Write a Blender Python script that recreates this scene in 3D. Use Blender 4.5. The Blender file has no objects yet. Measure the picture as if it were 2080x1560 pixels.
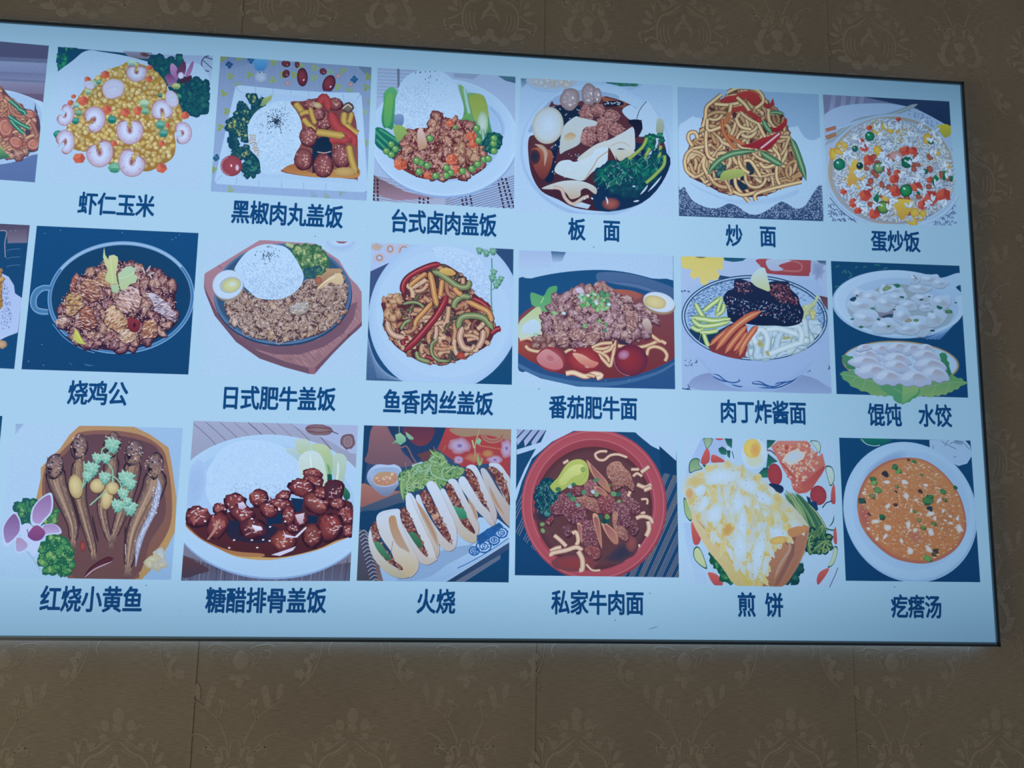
import bpy, math, random
import numpy as np
from mathutils import Matrix, Vector
from mathutils.geometry import tessellate_polygon

# ------------------------------------------------------------------ camera
CX, CY = 1040.0, 780.0
VH = (21190.0 - CX, 1425.0 - CY)            # where the board's horizontals meet
VV = (1245.0 - CX, -10750.0 - CY)           # where its verticals meet
FOC = math.sqrt(-(VH[0]*VV[0] + VH[1]*VV[1]))
hx = Vector((VH[0], VH[1], FOC)).normalized()       # world X in camera axes (right, down, forward)
vz = Vector((VV[0], VV[1], FOC)).normalized()       # world Z
vz = (vz - hx*vz.dot(hx)).normalized()
wy = vz.cross(hx).normalized()
if wy.z < 0: wy = -wy                                # world Y points into the wall
DIST = 1.36                                          # camera to the wall
CAMZ = 1.45
CAM = Vector((0.0, -DIST, CAMZ))
SHEET = -0.045                                       # y of the printed sheet
def ray(px, py):
    d = Vector((px - CX, py - CY, FOC))
    return Vector((d.dot(hx), d.dot(wy), d.dot(vz)))
def unp(px, py, y=SHEET):
    d = ray(px, py); t = (y - CAM.y)/d.y
    return (CAM.x + d.x*t, CAM.z + d.z*t)

sc = bpy.context.scene
cam = bpy.data.cameras.new('camera'); camo = bpy.data.objects.new('camera', cam)
sc.collection.objects.link(camo); sc.camera = camo
cam.sensor_fit = 'HORIZONTAL'; cam.sensor_width = 36.0
cam.lens = FOC/2080.0*36.0
cam.clip_start = 0.05
cam.dof.use_dof = True; cam.dof.focus_distance = 0.7; cam.dof.aperture_fstop = 27.0     # hand-held phone softness
R = Matrix(((hx.x, -hx.y, -hx.z), (wy.x, -wy.y, -wy.z), (vz.x, -vz.y, -vz.z)))
camo.matrix_world = Matrix.Translation(CAM) @ R.to_4x4()

# ------------------------------------------------------------------ light
w = bpy.data.worlds.new('room_ambient'); sc.world = w; w.use_nodes = True
w.node_tree.nodes['Background'].inputs[0].default_value = (0.58, 0.56, 0.56, 1)
w.node_tree.nodes['Background'].inputs[1].default_value = 0.42
def area(name, loc, aim, size, power, col):
    l = bpy.data.lights.new(name, 'AREA'); l.shape = 'RECTANGLE'; l.size = size[0]; l.size_y = size[1]
    l.energy = power; l.color = col
    o = bpy.data.objects.new(name, l); sc.collection.objects.link(o); o.location = loc
    o.rotation_euler = (Vector(aim) - Vector(loc)).to_track_quat('-Z', 'Y').to_euler()
    return o
area('room_lamp', (-1.6, -1.9, 1.0), (-0.1, 0, 1.0), (0.9, 0.5), 11, (1.0, 0.80, 0.50))
vs = sc.view_settings
vs.view_transform = 'Standard'; vs.look = 'None'; vs.exposure = 0.0; vs.gamma = 1.0
vs.use_curve_mapping = False

# ------------------------------------------------------------------ helpers
def link(o, parent=None, **kw):
    sc.collection.objects.link(o)
    if parent: o.parent = parent
    for k, v in kw.items(): o[k] = v
    return o
def mesh(name, verts, faces, mat, smooth=False):
    me = bpy.data.meshes.new(name); me.from_pydata(verts, [], faces); me.update()
    if mat: me.materials.append(mat)
    if smooth: me.shade_smooth()
    return me
def nodes(name):
    m = bpy.data.materials.new(name); m.use_nodes = True
    nt = m.node_tree; b = nt.nodes['Principled BSDF']
    return m, nt, b
def N(nt, t, **kw):
    n = nt.nodes.new(t)
    for k, v in kw.items():
        if k in n.inputs: n.inputs[k].default_value = v
        else: setattr(n, k, v)
    return n
def math_(nt, op, a, b=None, clamp=False):
    n = nt.nodes.new('ShaderNodeMath'); n.operation = op; n.use_clamp = clamp
    for i, v in enumerate((a, b)):
        if v is None: continue
        if isinstance(v, (int, float)): n.inputs[i].default_value = v
        else: nt.links.new(v, n.inputs[i])
    return n.outputs[0]

# corners of the board, on the sheet plane
X_R = 0.5*(unp(1955, 168)[0] + unp(2030, 1314)[0])
Z_T = unp(1000, 106)[1]
Z_B = unp(1000, 1307)[1]
X_L = unp(-420, 700)[0]

# ------------------------------------------------------------------ print material (back-lit film)
def make_print():
    m, nt, b = nodes('backlit_film_print')
    b.inputs['Base Color'].default_value = (0.006, 0.006, 0.006, 1)
    b.inputs['Roughness'].default_value = 0.5
    b.inputs['Specular IOR Level'].default_value = 0.03
    at = N(nt, 'ShaderNodeAttribute', attribute_name='ink')
    geo = N(nt, 'ShaderNodeNewGeometry'); sep = N(nt, 'ShaderNodeSeparateXYZ')
    nt.links.new(geo.outputs['Position'], sep.inputs[0])
    def ramp(sock, a, b_, lo, hi):
        n = N(nt, 'ShaderNodeMapRange', interpolation_type='SMOOTHSTEP')
        n.inputs['From Min'].default_value = a; n.inputs['From Max'].default_value = b_
        n.inputs['To Min'].default_value = lo; n.inputs['To Max'].default_value = hi
        nt.links.new(sock, n.inputs['Value']); return n.outputs[0]
    # uneven backlight painted into the emission: dims toward top, bottom and right
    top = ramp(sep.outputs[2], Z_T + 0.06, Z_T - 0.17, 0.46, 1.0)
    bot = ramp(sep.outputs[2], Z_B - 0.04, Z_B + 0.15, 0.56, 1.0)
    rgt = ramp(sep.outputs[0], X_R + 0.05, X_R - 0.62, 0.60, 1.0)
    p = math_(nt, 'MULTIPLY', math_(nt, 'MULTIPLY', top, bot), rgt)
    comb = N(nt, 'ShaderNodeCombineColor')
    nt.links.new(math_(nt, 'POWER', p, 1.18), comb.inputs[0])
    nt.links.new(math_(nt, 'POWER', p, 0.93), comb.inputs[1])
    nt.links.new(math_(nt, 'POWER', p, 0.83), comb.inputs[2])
    # film grain, carried in the alpha of the ink
    no = N(nt, 'ShaderNodeTexNoise'); no.inputs['Scale'].default_value = 420; no.inputs['Detail'].default_value = 3
    nt.links.new(geo.outputs['Position'], no.inputs['Vector'])
    g = N(nt, 'ShaderNodeMapRange'); g.inputs['From Min'].default_value = .3; g.inputs['From Max'].default_value = .7
    nt.links.new(no.outputs[0], g.inputs['Value'])
    amp = math_(nt, 'MULTIPLY', at.outputs['Alpha'], 0.32)
    gr = math_(nt, 'ADD', math_(nt, 'MULTIPLY', math_(nt, 'SUBTRACT', g.outputs[0], 0.5), amp), 1.0)
    mx = N(nt, 'ShaderNodeMix', data_type='RGBA', blend_type='MULTIPLY'); mx.inputs[0].default_value = 1
    nt.links.new(at.outputs['Color'], mx.inputs[6]); nt.links.new(comb.outputs[0], mx.inputs[7])
    vm = N(nt, 'ShaderNodeVectorMath', operation='SCALE')
    nt.links.new(mx.outputs[2], vm.inputs[0]); nt.links.new(gr, vm.inputs['Scale'])
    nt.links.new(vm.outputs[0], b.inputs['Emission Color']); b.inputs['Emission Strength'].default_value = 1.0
    return m
M_PRINT = make_print()

def hexc(c):
    if isinstance(c, str): return (int(c[0:2], 16)/255, int(c[2:4], 16)/255, int(c[4:6], 16)/255)
    return c
def mix(a, b, t):
    a = hexc(a); b = hexc(b)
    return tuple(a[i]*(1-t) + b[i]*t for i in range(3))
def P_(s):
    if not isinstance(s, str): return [tuple(q) for q in s]
    return [tuple(float(v) for v in q.split(',')) for q in s.split()]
def smooth(pts, closed=False, k=4):
    n = len(pts); out = []
    if n < 3: return pts
    rng = range(n) if closed else range(n-1)
    for i in rng:
        if closed: p0, p1, p2, p3 = pts[i-1], pts[i], pts[(i+1) % n], pts[(i+2) % n]
        else: p0, p1, p2, p3 = pts[max(i-1, 0)], pts[i], pts[i+1], pts[min(i+2, n-1)]
        for j in range(k):
            t = j/k; t2 = t*t; t3 = t2*t
            out.append(tuple(0.5*((2*p1[a]) + (-p0[a]+p2[a])*t + (2*p0[a]-5*p1[a]+4*p2[a]-p3[a])*t2 +
                                  (-p0[a]+3*p1[a]-3*p2[a]+p3[a])*t3) for a in (0, 1)))
    if not closed: out.append(pts[-1])
    return out
def inside(x, y, poly):
    c = False; j = len(poly)-1
    for i in range(len(poly)):
        xi, yi = poly[i]; xj, yj = poly[j]
        if (yi > y) != (yj > y) and x < (xj-xi)*(y-yi)/(yj-yi)+xi: c = not c
        j = i
    return c

DZ = 3.0e-6
class Pic:
    """one printed picture: flat inks laid over each other; coordinates are those of an enlargement
    of the photograph: origin (x0, y0), scale s"""
    def __init__(self, parent, name, label, x0, y0, s, quad, seed=1):
        self.x0, self.y0, self.s = x0, y0, s
        self.name, self.label, self.parent = name, label, parent
        self.q = P_(quad); self.rnd = random.Random(seed)
        self.stuff = set(); self.k = 0; self.buf = {}; self.order = []; self.clip = True; self.gr = 0.35
        self.sub(None)
    def sub(self, name, each=False, stuff=False):
        self.each = each; self.cur = (name, 0)
        if stuff: self.stuff.add(name)
        if self.cur not in self.buf: self.buf[self.cur] = ([], [], []); self.order.append(self.cur)
        elif each: self.nxt(True)
    def nxt(self, force=False):
        """start the next separate piece of the same kind"""
        if not (self.each or force) or not self.buf[self.cur][2]: return
        n = sum(1 for o in self.order if o[0] == self.cur[0])
        self.cur = (self.cur[0], n); self.buf[self.cur] = ([], [], []); self.order.append(self.cur)
    def raw(self, V, C, T, g=None):
        """V list of (x,y), C list of rgb, T triangles"""
        g = self.gr if g is None else g
        vs_, cs_, ts_ = self.buf[self.cur]
        self.k += 1; z = self.k
        if self.clip:
            q = self.q; ok = True
            for i in range(4):
                ax, ay = q[i]; bx, by = q[(i+1) % 4]
                for (x, y) in V:
                    if (bx-ax)*(y-ay) - (by-ay)*(x-ax) < 0: ok = False; break
                if not ok: break
            if not ok:
                for t in T:
                    poly = [(V[i][0], V[i][1]) + tuple(C[i]) for i in t]
                    for i in range(4):
                        ax, ay = q[i]; bx, by = q[(i+1) % 4]; out = []
                        n = len(poly)
                        if n == 0: break
                        ds = [(bx-ax)*(p[1]-ay) - (by-ay)*(p[0]-ax) for p in poly]
                        for a in range(n):
                            b = (a+1) % n
                            if ds[a] >= 0: out.append(poly[a])
                            if (ds[a] >= 0) != (ds[b] >= 0):
                                u = ds[a]/(ds[a]-ds[b])
                                out.append(tuple(poly[a][m]*(1-u)+poly[b][m]*u for m in range(5)))
                        poly = out
                    if len(poly) >= 3:
                        b0 = len(vs_)
                        for p in poly: vs_.append((p[0], p[1], z)); cs_.append((p[2], p[3], p[4], g))
                        for a in range(1, len(poly)-1): ts_.append((b0, b0+a, b0+a+1))
                return
        b0 = len(vs_)
        for (x, y) in V: vs_.append((x, y, z))
        for c in C: cs_.append((c[0], c[1], c[2], g))
        for t in T: ts_.append((b0+t[0], b0+t[1], b0+t[2]))
    def poly(self, pts, c, c2=None, sm=False, g=None, horiz=False):
        pts = P_(pts)
        if sm: pts = smooth(pts, True)
        c = hexc(c); c2 = hexc(c2) if c2 else c
        if horiz: lo = min(p[0] for p in pts); hi = max(p[0] for p in pts); a = 0
        else: lo = min(p[1] for p in pts); hi = max(p[1] for p in pts); a = 1
        C = [mix(c, c2, (p[a]-lo)/(hi-lo+1e-9)) for p in pts]
        T = tessellate_polygon([[Vector((p[0], p[1], 0)) for p in pts]])
        self.raw(pts, C, T, g)
    def el(self, cx, cy, rx, ry, c, e=None, a=0, ox=0, oy=0, n=18, wob=0, g=None, mid=.62):
        c = hexc(c); e = hexc(e) if e else c
        ca, sa = math.cos(math.radians(a)), math.sin(math.radians(a))
        V = [(cx+ox*rx, cy+oy*ry)]; C = [c]
        rs = [1 + (self.rnd.uniform(-wob, wob) if wob else 0) for _ in range(n)]
        mc = mix(c, e, .35)
        for f, cc in ((mid, mc), (1, e)):
            for i in range(n):
                t = 2*math.pi*i/n; x = math.cos(t)*rx*f*rs[i]; y = math.sin(t)*ry*f*rs[i]
                k = (1-f)
                V.append((cx + ox*rx*k + x*ca - y*sa, cy + oy*ry*k + x*sa + y*ca)); C.append(cc)
        T = []
        for i in range(n):
            j = (i+1) % n
            T += [(0, 1+i, 1+j), (1+i, 1+n+i, 1+n+j), (1+i, 1+n+j, 1+j)]
        self.raw(V, C, T, g)
    def dot(self, x, y, rx, ry, a, c, n=6, g=None):
        ca, sa = math.cos(a), math.sin(a); c = hexc(c)
        V = [(x + math.cos(2*math.pi*i/n)*rx*ca - math.sin(2*math.pi*i/n)*ry*sa,
              y + math.cos(2*math.pi*i/n)*rx*sa + math.sin(2*math.pi*i/n)*ry*ca) for i in range(n)]
        self.raw(V, [c]*n, [(0, i, i+1) for i in range(1, n-1)], g)
    def st(self, pts, w_, c, e=None, taper=0.0, k=4, sm=True, g=None, w2=None):
        """a rounded strand: colour c along the middle, e at the edges"""
        pts = P_(pts)
        if sm: pts = smooth(pts, False, k)
        c = hexc(c); e = hexc(e) if e else c
        n = len(pts); V = []; C = []; T = []
        for i, (x, y) in enumerate(pts):
            x0, y0 = pts[max(i-1, 0)]; x1, y1 = pts[min(i+1, n-1)]
            dx, dy = x1-x0, y1-y0; L = math.hypot(dx, dy) or 1
            nx, ny = -dy/L, dx/L
            u = i/(n-1) if n > 1 else 0
            h = (w_ if w2 is None else w_*(1-u)+w2*u)/2
            if taper: h *= max(0.12, min(1, u/taper, (1-u)/taper))
            V += [(x+nx*h, y+ny*h), (x, y), (x-nx*h, y-ny*h)]; C += [e, c, e]
            if i:
                a = 3*i
                T += [(a-3, a, a-2), (a-2, a, a+1), (a-2, a+1, a-1), (a-1, a+1, a+2)]
        self.raw(V, C, T, g)
    def ln(self, pts, w_, c, taper=0, sm=True): self.st(pts, w_, c, None, taper, sm=sm)
    def ring(self, cx, cy, rx, ry, w_, c, e=None, a=0, a0=0, a1=360, n=48):
        ca, sa = math.cos(math.radians(a)), math.sin(math.radians(a))
        pts = []
        for i in range(n+1):
            t = math.radians(a0+(a1-a0)*i/n); x = math.cos(t)*rx; y = math.sin(t)*ry
            pts.append((cx+x*ca-y*sa, cy+x*sa+y*ca))
        self.st(pts, w_, c, e, sm=False)
    def fill(self, region, step, jit=.5):
        reg = P_(region); r = self.rnd
        x0 = min(p[0] for p in reg); x1 = max(p[0] for p in reg)
        y0 = min(p[1] for p in reg); y1 = max(p[1] for p in reg)
        out = []; y = y0; row = 0
        while y <= y1:
            x = x0 + (row % 2)*step/2
            while x <= x1:
                px, py = x+r.uniform(-jit, jit)*step, y+r.uniform(-jit, jit)*step
                if inside(px, py, reg): out.append((px, py))
                x += step
            y += step*.87; row += 1
        return out
    def chunk(self, x, y, r, base, dark, light, ar=.8, nh=3, wob=.22, out=1.14):
        """an irregular faceted morsel: dark rim, facets of differing tone, glints"""
        R_ = self.rnd; a = R_.uniform(0, 6.28); n = R_.randint(7, 10); V = []; ca, sa = math.cos(a), math.sin(a)
        el_ = R_.uniform(.62, 1.0)*ar/.8
        for i in range(n):
            t = 6.283*i/n + R_.uniform(-.2, .2); q = r*R_.uniform(1-wob*1.5, 1+wob*1.2)
            u, v = math.cos(t)*q*1.08, math.sin(t)*q*el_; V.append((x+u*ca-v*sa, y+u*sa+v*ca))
        self.raw([(x, y)]+[(x+(p[0]-x)*out+1, y+(p[1]-y)*out+r*.08) for p in V], [hexc(dark)]*(n+1), [(0, 1+i, 1+(i+1) % n) for i in range(n)])
        W = smooth(V, True, 3); m = len(W); b1 = mix(base, light, R_.uniform(0, .35)); tone = [R_.uniform(0, 1) for _ in range(n)]
        P2 = [(x-r*.12, y-r*.18)] + [(x+(p[0]-x)*.62-r*.05, y+(p[1]-y)*.62-r*.06) for p in W] + W
        C = [mix(b1, light, .3)]
        for i in range(m):
            k = tone[i//3]; C.append(mix(mix(b1, light, .35), mix(base, dark, .5), k))
        for i in range(m):
            up = max(0, min(1, .5+(W[i][1]-y)/(2*r))); C.append(mix(base, dark, .35+.45*up))
        T = []
        for i in range(m):
            j = (i+1) % m; T += [(0, 1+i, 1+j), (1+i, 1+m+i, 1+m+j), (1+i, 1+m+j, 1+j)]
        self.raw(P2, C, T)
        for _ in range(nh+3):
            t = R_.uniform(0, 6.28); q = R_.uniform(0, .75)*r; x1, y1 = x+math.cos(t)*q, y+math.sin(t)*q*.8
            c = mix(base, light, R_.uniform(.4, 1)) if R_.random() < .62 else mix(base, dark, R_.uniform(.4, .9))
            b2 = R_.uniform(0, 6.28); L = r*R_.uniform(.12, .36)
            self.st([(x1, y1), (x1+math.cos(b2)*L, y1+math.sin(b2)*L*.6), (x1+math.cos(b2+.7)*L*1.6, y1+math.sin(b2+.7)*L)], r*R_.uniform(.05, .13), c, k=2, taper=.3)
    def chunks(self, region, step, r, bases, dark, light, ar=.8, nh=3, order=True, wob=.22):
        pts = self.fill(region, step)
        if order: pts.sort(key=lambda p: p[1] + self.rnd.uniform(-step, step))
        else: self.rnd.shuffle(pts)
        for (x, y) in pts:
            self.chunk(x, y, r*self.rnd.uniform(.75, 1.25), self.rnd.choice(bases), dark, light, ar, nh, wob)
    def grains(self, region, step, L, W_, cols, jit=.6):
        for (x, y) in self.fill(region, step, jit):
            self.dot(x, y, L*self.rnd.uniform(.6, 1.2), W_*self.rnd.uniform(.7, 1.2), self.rnd.uniform(0, 3.14), self.rnd.choice(cols), 6)
    def leafy(self, region, step, r, dark, mid, light, strokes=True):
        """curly parsley / broccoli: dark bed, clumps, light tips"""
        pts = self.fill(region, step)
        for (x, y) in pts: self.el(x, y, r*1.3, r*1.3, dark, dark, n=8, wob=.3)
        self.rnd.shuffle(pts)
        for (x, y) in pts:
            c = self.rnd.choice((mid, mid, dark, light))
            self.el(x, y, r*self.rnd.uniform(.5, 1), r*self.rnd.uniform(.5, 1), c, mix(c, dark, .6), n=7, wob=.35)
        if strokes:
            for (x, y) in self.fill(region, step*.55):
                self.dot(x, y, r*self.rnd.uniform(.12, .3), r*.1, self.rnd.uniform(0, 3.14), self.rnd.choice((light, mid, dark)), 5)
    def worms(self, region, n, w_, cols, edge, seg=10, L=None, bend=.5, g=None):
        """noodles: strands wandering inside a region"""
        reg = P_(region); R_ = self.rnd
        xs = [p[0] for p in reg]; ys = [p[1] for p in reg]; L = L or w_*1.2
        for _ in range(n):
            for _t in range(40):
                x, y = R_.uniform(min(xs), max(xs)), R_.uniform(min(ys), max(ys))
                if inside(x, y, reg): break
            a = R_.uniform(0, 6.28); cur = R_.uniform(-bend, bend); pts = [(x, y)]
            for i in range(seg):
                if R_.random() < .2: cur = R_.uniform(-bend, bend)
                a += cur; nx, ny = x+math.cos(a)*L, y+math.sin(a)*L
                if not inside(nx, ny, reg):
                    a += 1.9; nx, ny = x+math.cos(a)*L, y+math.sin(a)*L
                    if not inside(nx, ny, reg): break
                x, y = nx, ny; pts.append((x, y))
            if len(pts) < 4: continue
            c = R_.choice(cols); ww = w_*R_.uniform(.8, 1.15)
            self.st(pts, ww*1.3, edge, edge, k=3, g=g)
            self.st(pts, ww, c, mix(c, edge, .42), k=3, g=g)
    def pea(self, x, y, r, c='7fb060', d='1c6a50', l='c4e4c0'):
        self.nxt()
        self.el(x, y, r*1.12, r*1.12, d, d, n=12)
        self.el(x, y, r, r, c, mix(c, d, .6), ox=-.2, oy=-.25, n=12)
        self.dot(x-r*.3, y-r*.35, r*.28, r*.18, .6, l, 6)
    def cube(self, x, y, r, a=0, c='d0573a', d='8a3038', l='e88860'):
        self.nxt()
        h = []
        for i in range(6):
            t = math.radians(a + 60*i + self.rnd.uniform(-9, 9)); h.append((x+math.cos(t)*r, y+math.sin(t)*r*.9))
        self.poly(h, mix(c, d, .5))
        self.poly([h[0], h[1], h[2], (x, y)], c); self.poly([h[2], h[3], h[4], (x, y)], mix(c, l, .45)); self.poly([h[4], h[5], h[0], (x, y)], mix(c, d, .4))
    def fold(self, q, c, d, dark='34203c', light='e4d0d0', k=.5):
        """a torn piece of meat or fold of noodle: rim, body, folds, streaks"""
        self.nxt(); R_ = self.rnd; q = smooth(P_(q), True, 4); n = len(q); cx = sum(a for a, b in q)/n; cy = sum(b for a, b in q)/n
        rad = sum(math.hypot(a-cx, b-cy) for a, b in q)/n; ph = R_.uniform(0, 6)
        q = [(a+math.sin(i*2.1+ph)*rad*.05, b+math.cos(i*1.7+ph)*rad*.05) for i, (a, b) in enumerate(q)]
        self.poly([(cx+(a-cx)*1.07, cy+(b-cy)*1.07+3) for a, b in q], dark)
        self.poly(q, c, d)
        ang = R_.uniform(-.6, .6)
        for (x, y) in self.fill(q, max(9, rad*.2), .7):
            L = rad*R_.uniform(.1, .28); t = ang+R_.uniform(-.5, .5); cc = R_.choice([mix(c, light, .55), mix(c, light, .8), mix(d, dark, .35), mix(d, dark, .6), c, d])
            self.st([(x-math.cos(t)*L, y-math.sin(t)*L), (x, y+L*.2), (x+math.cos(t)*L, y+math.sin(t)*L)], rad*R_.uniform(.04, .12), cc, taper=.3, k=2)
    def build(self):
        root = None
        for key in self.order:
            vs_, cs_, ts_ = self.buf[key]; nm = key[0]
            if not ts_ and nm is not None: continue
            V = np.array(vs_, dtype=np.float64).reshape(-1, 3)
            px = self.x0 + V[:, 0]/self.s; py = self.y0 + V[:, 1]/self.s
            d = np.stack([px-CX, py-CY, np.full_like(px, FOC)], 1)
            A = np.array([list(hx), list(wy), list(vz)]); wv = d @ A.T
            yy = SHEET - 2e-5 - V[:, 2]*DZ
            t = (SHEET - CAM.y)/wv[:, 1]
            co = np.stack([CAM.x + wv[:, 0]*t, yy, CAM.z + wv[:, 2]*t], 1).astype(np.float32)
            T = np.array(ts_, dtype=np.int32)
            a, b, c = co[T[:, 0]], co[T[:, 1]], co[T[:, 2]]
            ny = (b[:, 2]-a[:, 2])*(c[:, 0]-a[:, 0]) - (b[:, 0]-a[:, 0])*(c[:, 2]-a[:, 2])
            fl = ny > 0; T[fl] = T[fl][:, ::-1]
            name = self.name if nm is None else nm
            me = bpy.data.meshes.new(name)
            me.vertices.add(len(co)); me.vertices.foreach_set('co', co.ravel())
            me.loops.add(T.size); me.loops.foreach_set('vertex_index', T.ravel())
            me.polygons.add(len(T)); me.polygons.foreach_set('loop_start', np.arange(0, T.size, 3, dtype=np.int32))
            me.update(calc_edges=True)
            C = np.array(cs_, dtype=np.float32); rgb = np.clip(C[:, :3], 0, 1); l = rgb.mean(1, keepdims=True)
            rgb = np.clip(rgb*.92 + .08*l*np.array([.86, 1.0, 1.16], dtype=np.float32), 0, 1)
            rgb = np.where(rgb <= .04045, rgb/12.92, ((rgb+.055)/1.055)**2.4)
            al = me.attributes.new('ink', 'FLOAT_COLOR', 'POINT')
            al.data.foreach_set('color', np.concatenate([rgb, C[:, 3:4]], 1).astype(np.float32).ravel())
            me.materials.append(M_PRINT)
            o = bpy.data.objects.new(name, me)
            if nm is None:
                root = link(o, self.parent)
                if self.label: o['label'] = self.label
            else:
                link(o, root)
                if nm in self.stuff: o['kind'] = 'stuff'
        return root
# ------------------------------------------------------------------ the papered wall
def wallpaper_mat(name, base, bump=.25):
    m, nt, b = nodes(name)
    tc = N(nt, 'ShaderNodeTexCoord'); mp = N(nt, 'ShaderNodeMapping'); mp.inputs['Scale'].default_value = (70, 70, 900)
    nt.links.new(tc.outputs['Object'], mp.inputs[0])
    n1 = N(nt, 'ShaderNodeTexNoise'); n1.inputs['Scale'].default_value = 1.0; n1.inputs['Detail'].default_value = 4
    nt.links.new(mp.outputs[0], n1.inputs['Vector'])
    n2 = N(nt, 'ShaderNodeTexNoise'); n2.inputs['Scale'].default_value = 7; n2.inputs['Detail'].default_value = 5
    nt.links.new(tc.outputs['Object'], n2.inputs['Vector'])
    r = N(nt, 'ShaderNodeValToRGB'); e = r.color_ramp.elements
    e[0].position = .3; e[0].color = tuple(c*.80 for c in base) + (1,)
    e[1].position = .7; e[1].color = tuple(c*1.16 for c in base) + (1,)
    nt.links.new(n1.outputs[0], r.inputs[0])
    mx = N(nt, 'ShaderNodeMix', data_type='RGBA', blend_type='MULTIPLY'); mx.inputs[0].default_value = .35
    nt.links.new(r.outputs[0], mx.inputs[6]); nt.links.new(n2.outputs[0], mx.inputs[7])
    nt.links.new(mx.outputs[2], b.inputs['Base Color'])
    b.inputs['Roughness'].default_value = .62; b.inputs['Specular IOR Level'].default_value = .25
    bp = N(nt, 'ShaderNodeBump'); bp.inputs['Strength'].default_value = bump; bp.inputs['Distance'].default_value = .0006
    nt.links.new(n1.outputs[0], bp.inputs['Height']); nt.links.new(bp.outputs[0], b.inputs['Normal'])
    return m
M_PAPER = wallpaper_mat('embossed_tan_wallpaper', (.262, .226, .166))
M_RELIEF = wallpaper_mat('embossed_tan_relief', (.318, .278, .210), .15)
m_plaster, _nt, _b = nodes('plaster'); _b.inputs['Base Color'].default_value = (.5, .47, .42, 1)

def boxv(x0, x1, y0, y1, z0, z1):
    v = [(x, y, z) for x in (x0, x1) for y in (y0, y1) for z in (z0, z1)]
    f = [(0, 1, 3, 2), (4, 6, 7, 5), (0, 4, 5, 1), (2, 3, 7, 6), (0, 2, 6, 4), (1, 5, 7, 3)]
    return v, f
def box(name, x0, x1, y0, y1, z0, z1, mat, parent=None, bev=0, **kw):
    v, f = boxv(x0, x1, y0, y1, z0, z1)
    me = mesh(name, v, f, mat); o = bpy.data.objects.new(name, me); link(o, parent, **kw)
    if bev:
        b = o.modifiers.new('bevel', 'BEVEL'); b.width = bev; b.segments = 2
    return o
wall = box('wall_back', -1.9, 2.2, .002, .10, 0.0, 2.85, m_plaster, kind='structure')
SEAM0, ROLL = .166, .487
sx = [SEAM0 + ROLL*k for k in range(-4, 5)]
for i in range(len(sx)-1):
    # each drop of paper is a thin sheet; its right edge lifts a hair over the next one
    a, b_ = sx[i], sx[i+1] + .0012
    lift = .0006 if i in (2, 3, 4) else .0004
    v = [(a, .0012, 0), (a, .0012, 2.85), (a+.02, 0, 0), (a+.02, 0, 2.85), (b_-.006, 0, 0), (b_-.006, 0, 2.85),
         (b_, -lift, 0), (b_, -lift, 2.85), (b_+.0001, .0012, 0), (b_+.0001, .0012, 2.85)]
    f = [(2*k, 2*k+2, 2*k+3, 2*k+1) for k in range(4)]
    me = mesh('wallpaper_strip', v, f, M_PAPER); link(bpy.data.objects.new('wallpaper_strip', me), wall)

class Relief:
    """raised ornament in enlargement pixels about a motif centre, mirrored left and right"""
    K = .000176
    def __init__(s): s.V = []; s.F = []
    def strand(s, pts, w_, w2=None, mir=True, taper=.12, h=4.5):
        pts = smooth(P_(pts), False, 5); n = len(pts)
        for sg in ((1, -1) if mir else (1,)):
            b0 = len(s.V)
            for i, (x, y) in enumerate(pts):
                x0, y0 = pts[max(i-1, 0)]; x1, y1 = pts[min(i+1, n-1)]
                dx, dy = x1-x0, y1-y0; L = math.hypot(dx, dy) or 1; nx, ny = -dy/L, dx/L
                u = i/(n-1); q = (w_ if w2 is None else w_*(1-u)+w2*u)/2*max(.25, min(1, u/taper, (1-u)/taper))
                s.V += [(sg*(x+nx*q), y+ny*q, 0), (sg*(x+nx*q*.55), y+ny*q*.55, h), (sg*(x-nx*q*.55), y-ny*q*.55, h), (sg*(x-nx*q), y-ny*q, 0)]
                if i:
                    a = b0+4*i
                    for k in range(3):
                        f = (a-4+k, a+k, a+k+1, a-4+k+1)
                        s.F.append(f)
    def leaf(s, pts, mir=True, h=5, sm=True):
        pts = P_(pts)
        if sm: pts = smooth(pts, True, 4)
        n = len(pts); cx = sum(p[0] for p in pts)/n; cy = sum(p[1] for p in pts)/n
        for sg in ((1, -1) if mir else (1,)):
            b0 = len(s.V)
            for f, z in ((1, 0), (.86, h)):
                for x, y in pts: s.V.append((sg*(cx+(x-cx)*f), cy+(y-cy)*f, z))
            s.V.append((sg*cx, cy, h*.8))
            for i in range(n):
                j = (i+1) % n
                s.F.append((b0+i, b0+j, b0+n+j, b0+n+i)); s.F.append((b0+n+i, b0+n+j, b0+2*n))
    def oval(s, cx, cy, rx, ry, a=0, mir=True, lob=0):
        n = 20; ca, sa = math.cos(math.radians(a)), math.sin(math.radians(a)); p = []
        for i in range(n):
            t = 2*math.pi*i/n; q = 1 + (.22*math.cos(lob*t) if lob else 0)
            x, y = math.cos(t)*rx*q, math.sin(t)*ry*q
            p.append((cx+x*ca-y*sa, cy+x*sa+y*ca))
        s.leaf(p, mir, sm=False)
    def spiral(s, cx, cy, r0, r1, a0, a1, w_, mir=True):
        pts = []
        for i in range(9):
            u = i/8; t = math.radians(a0+(a1-a0)*u); r = r0+(r1-r0)*u
            pts.append((cx+math.cos(t)*r, cy+math.sin(t)*r))
        s.strand(pts, w_, w_*.55, mir)
    def mesh(s, name):
        K = s.K
        me = mesh(name, [(x*K, -z*.00008 - .0001, -y*K) for x, y, z in s.V], s.F, M_RELIEF)
        import bmesh
        bm = bmesh.new(); bm.from_mesh(me); bmesh.ops.recalc_face_normals(bm, faces=bm.faces); bm.to_mesh(me); bm.free()
        return me
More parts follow.
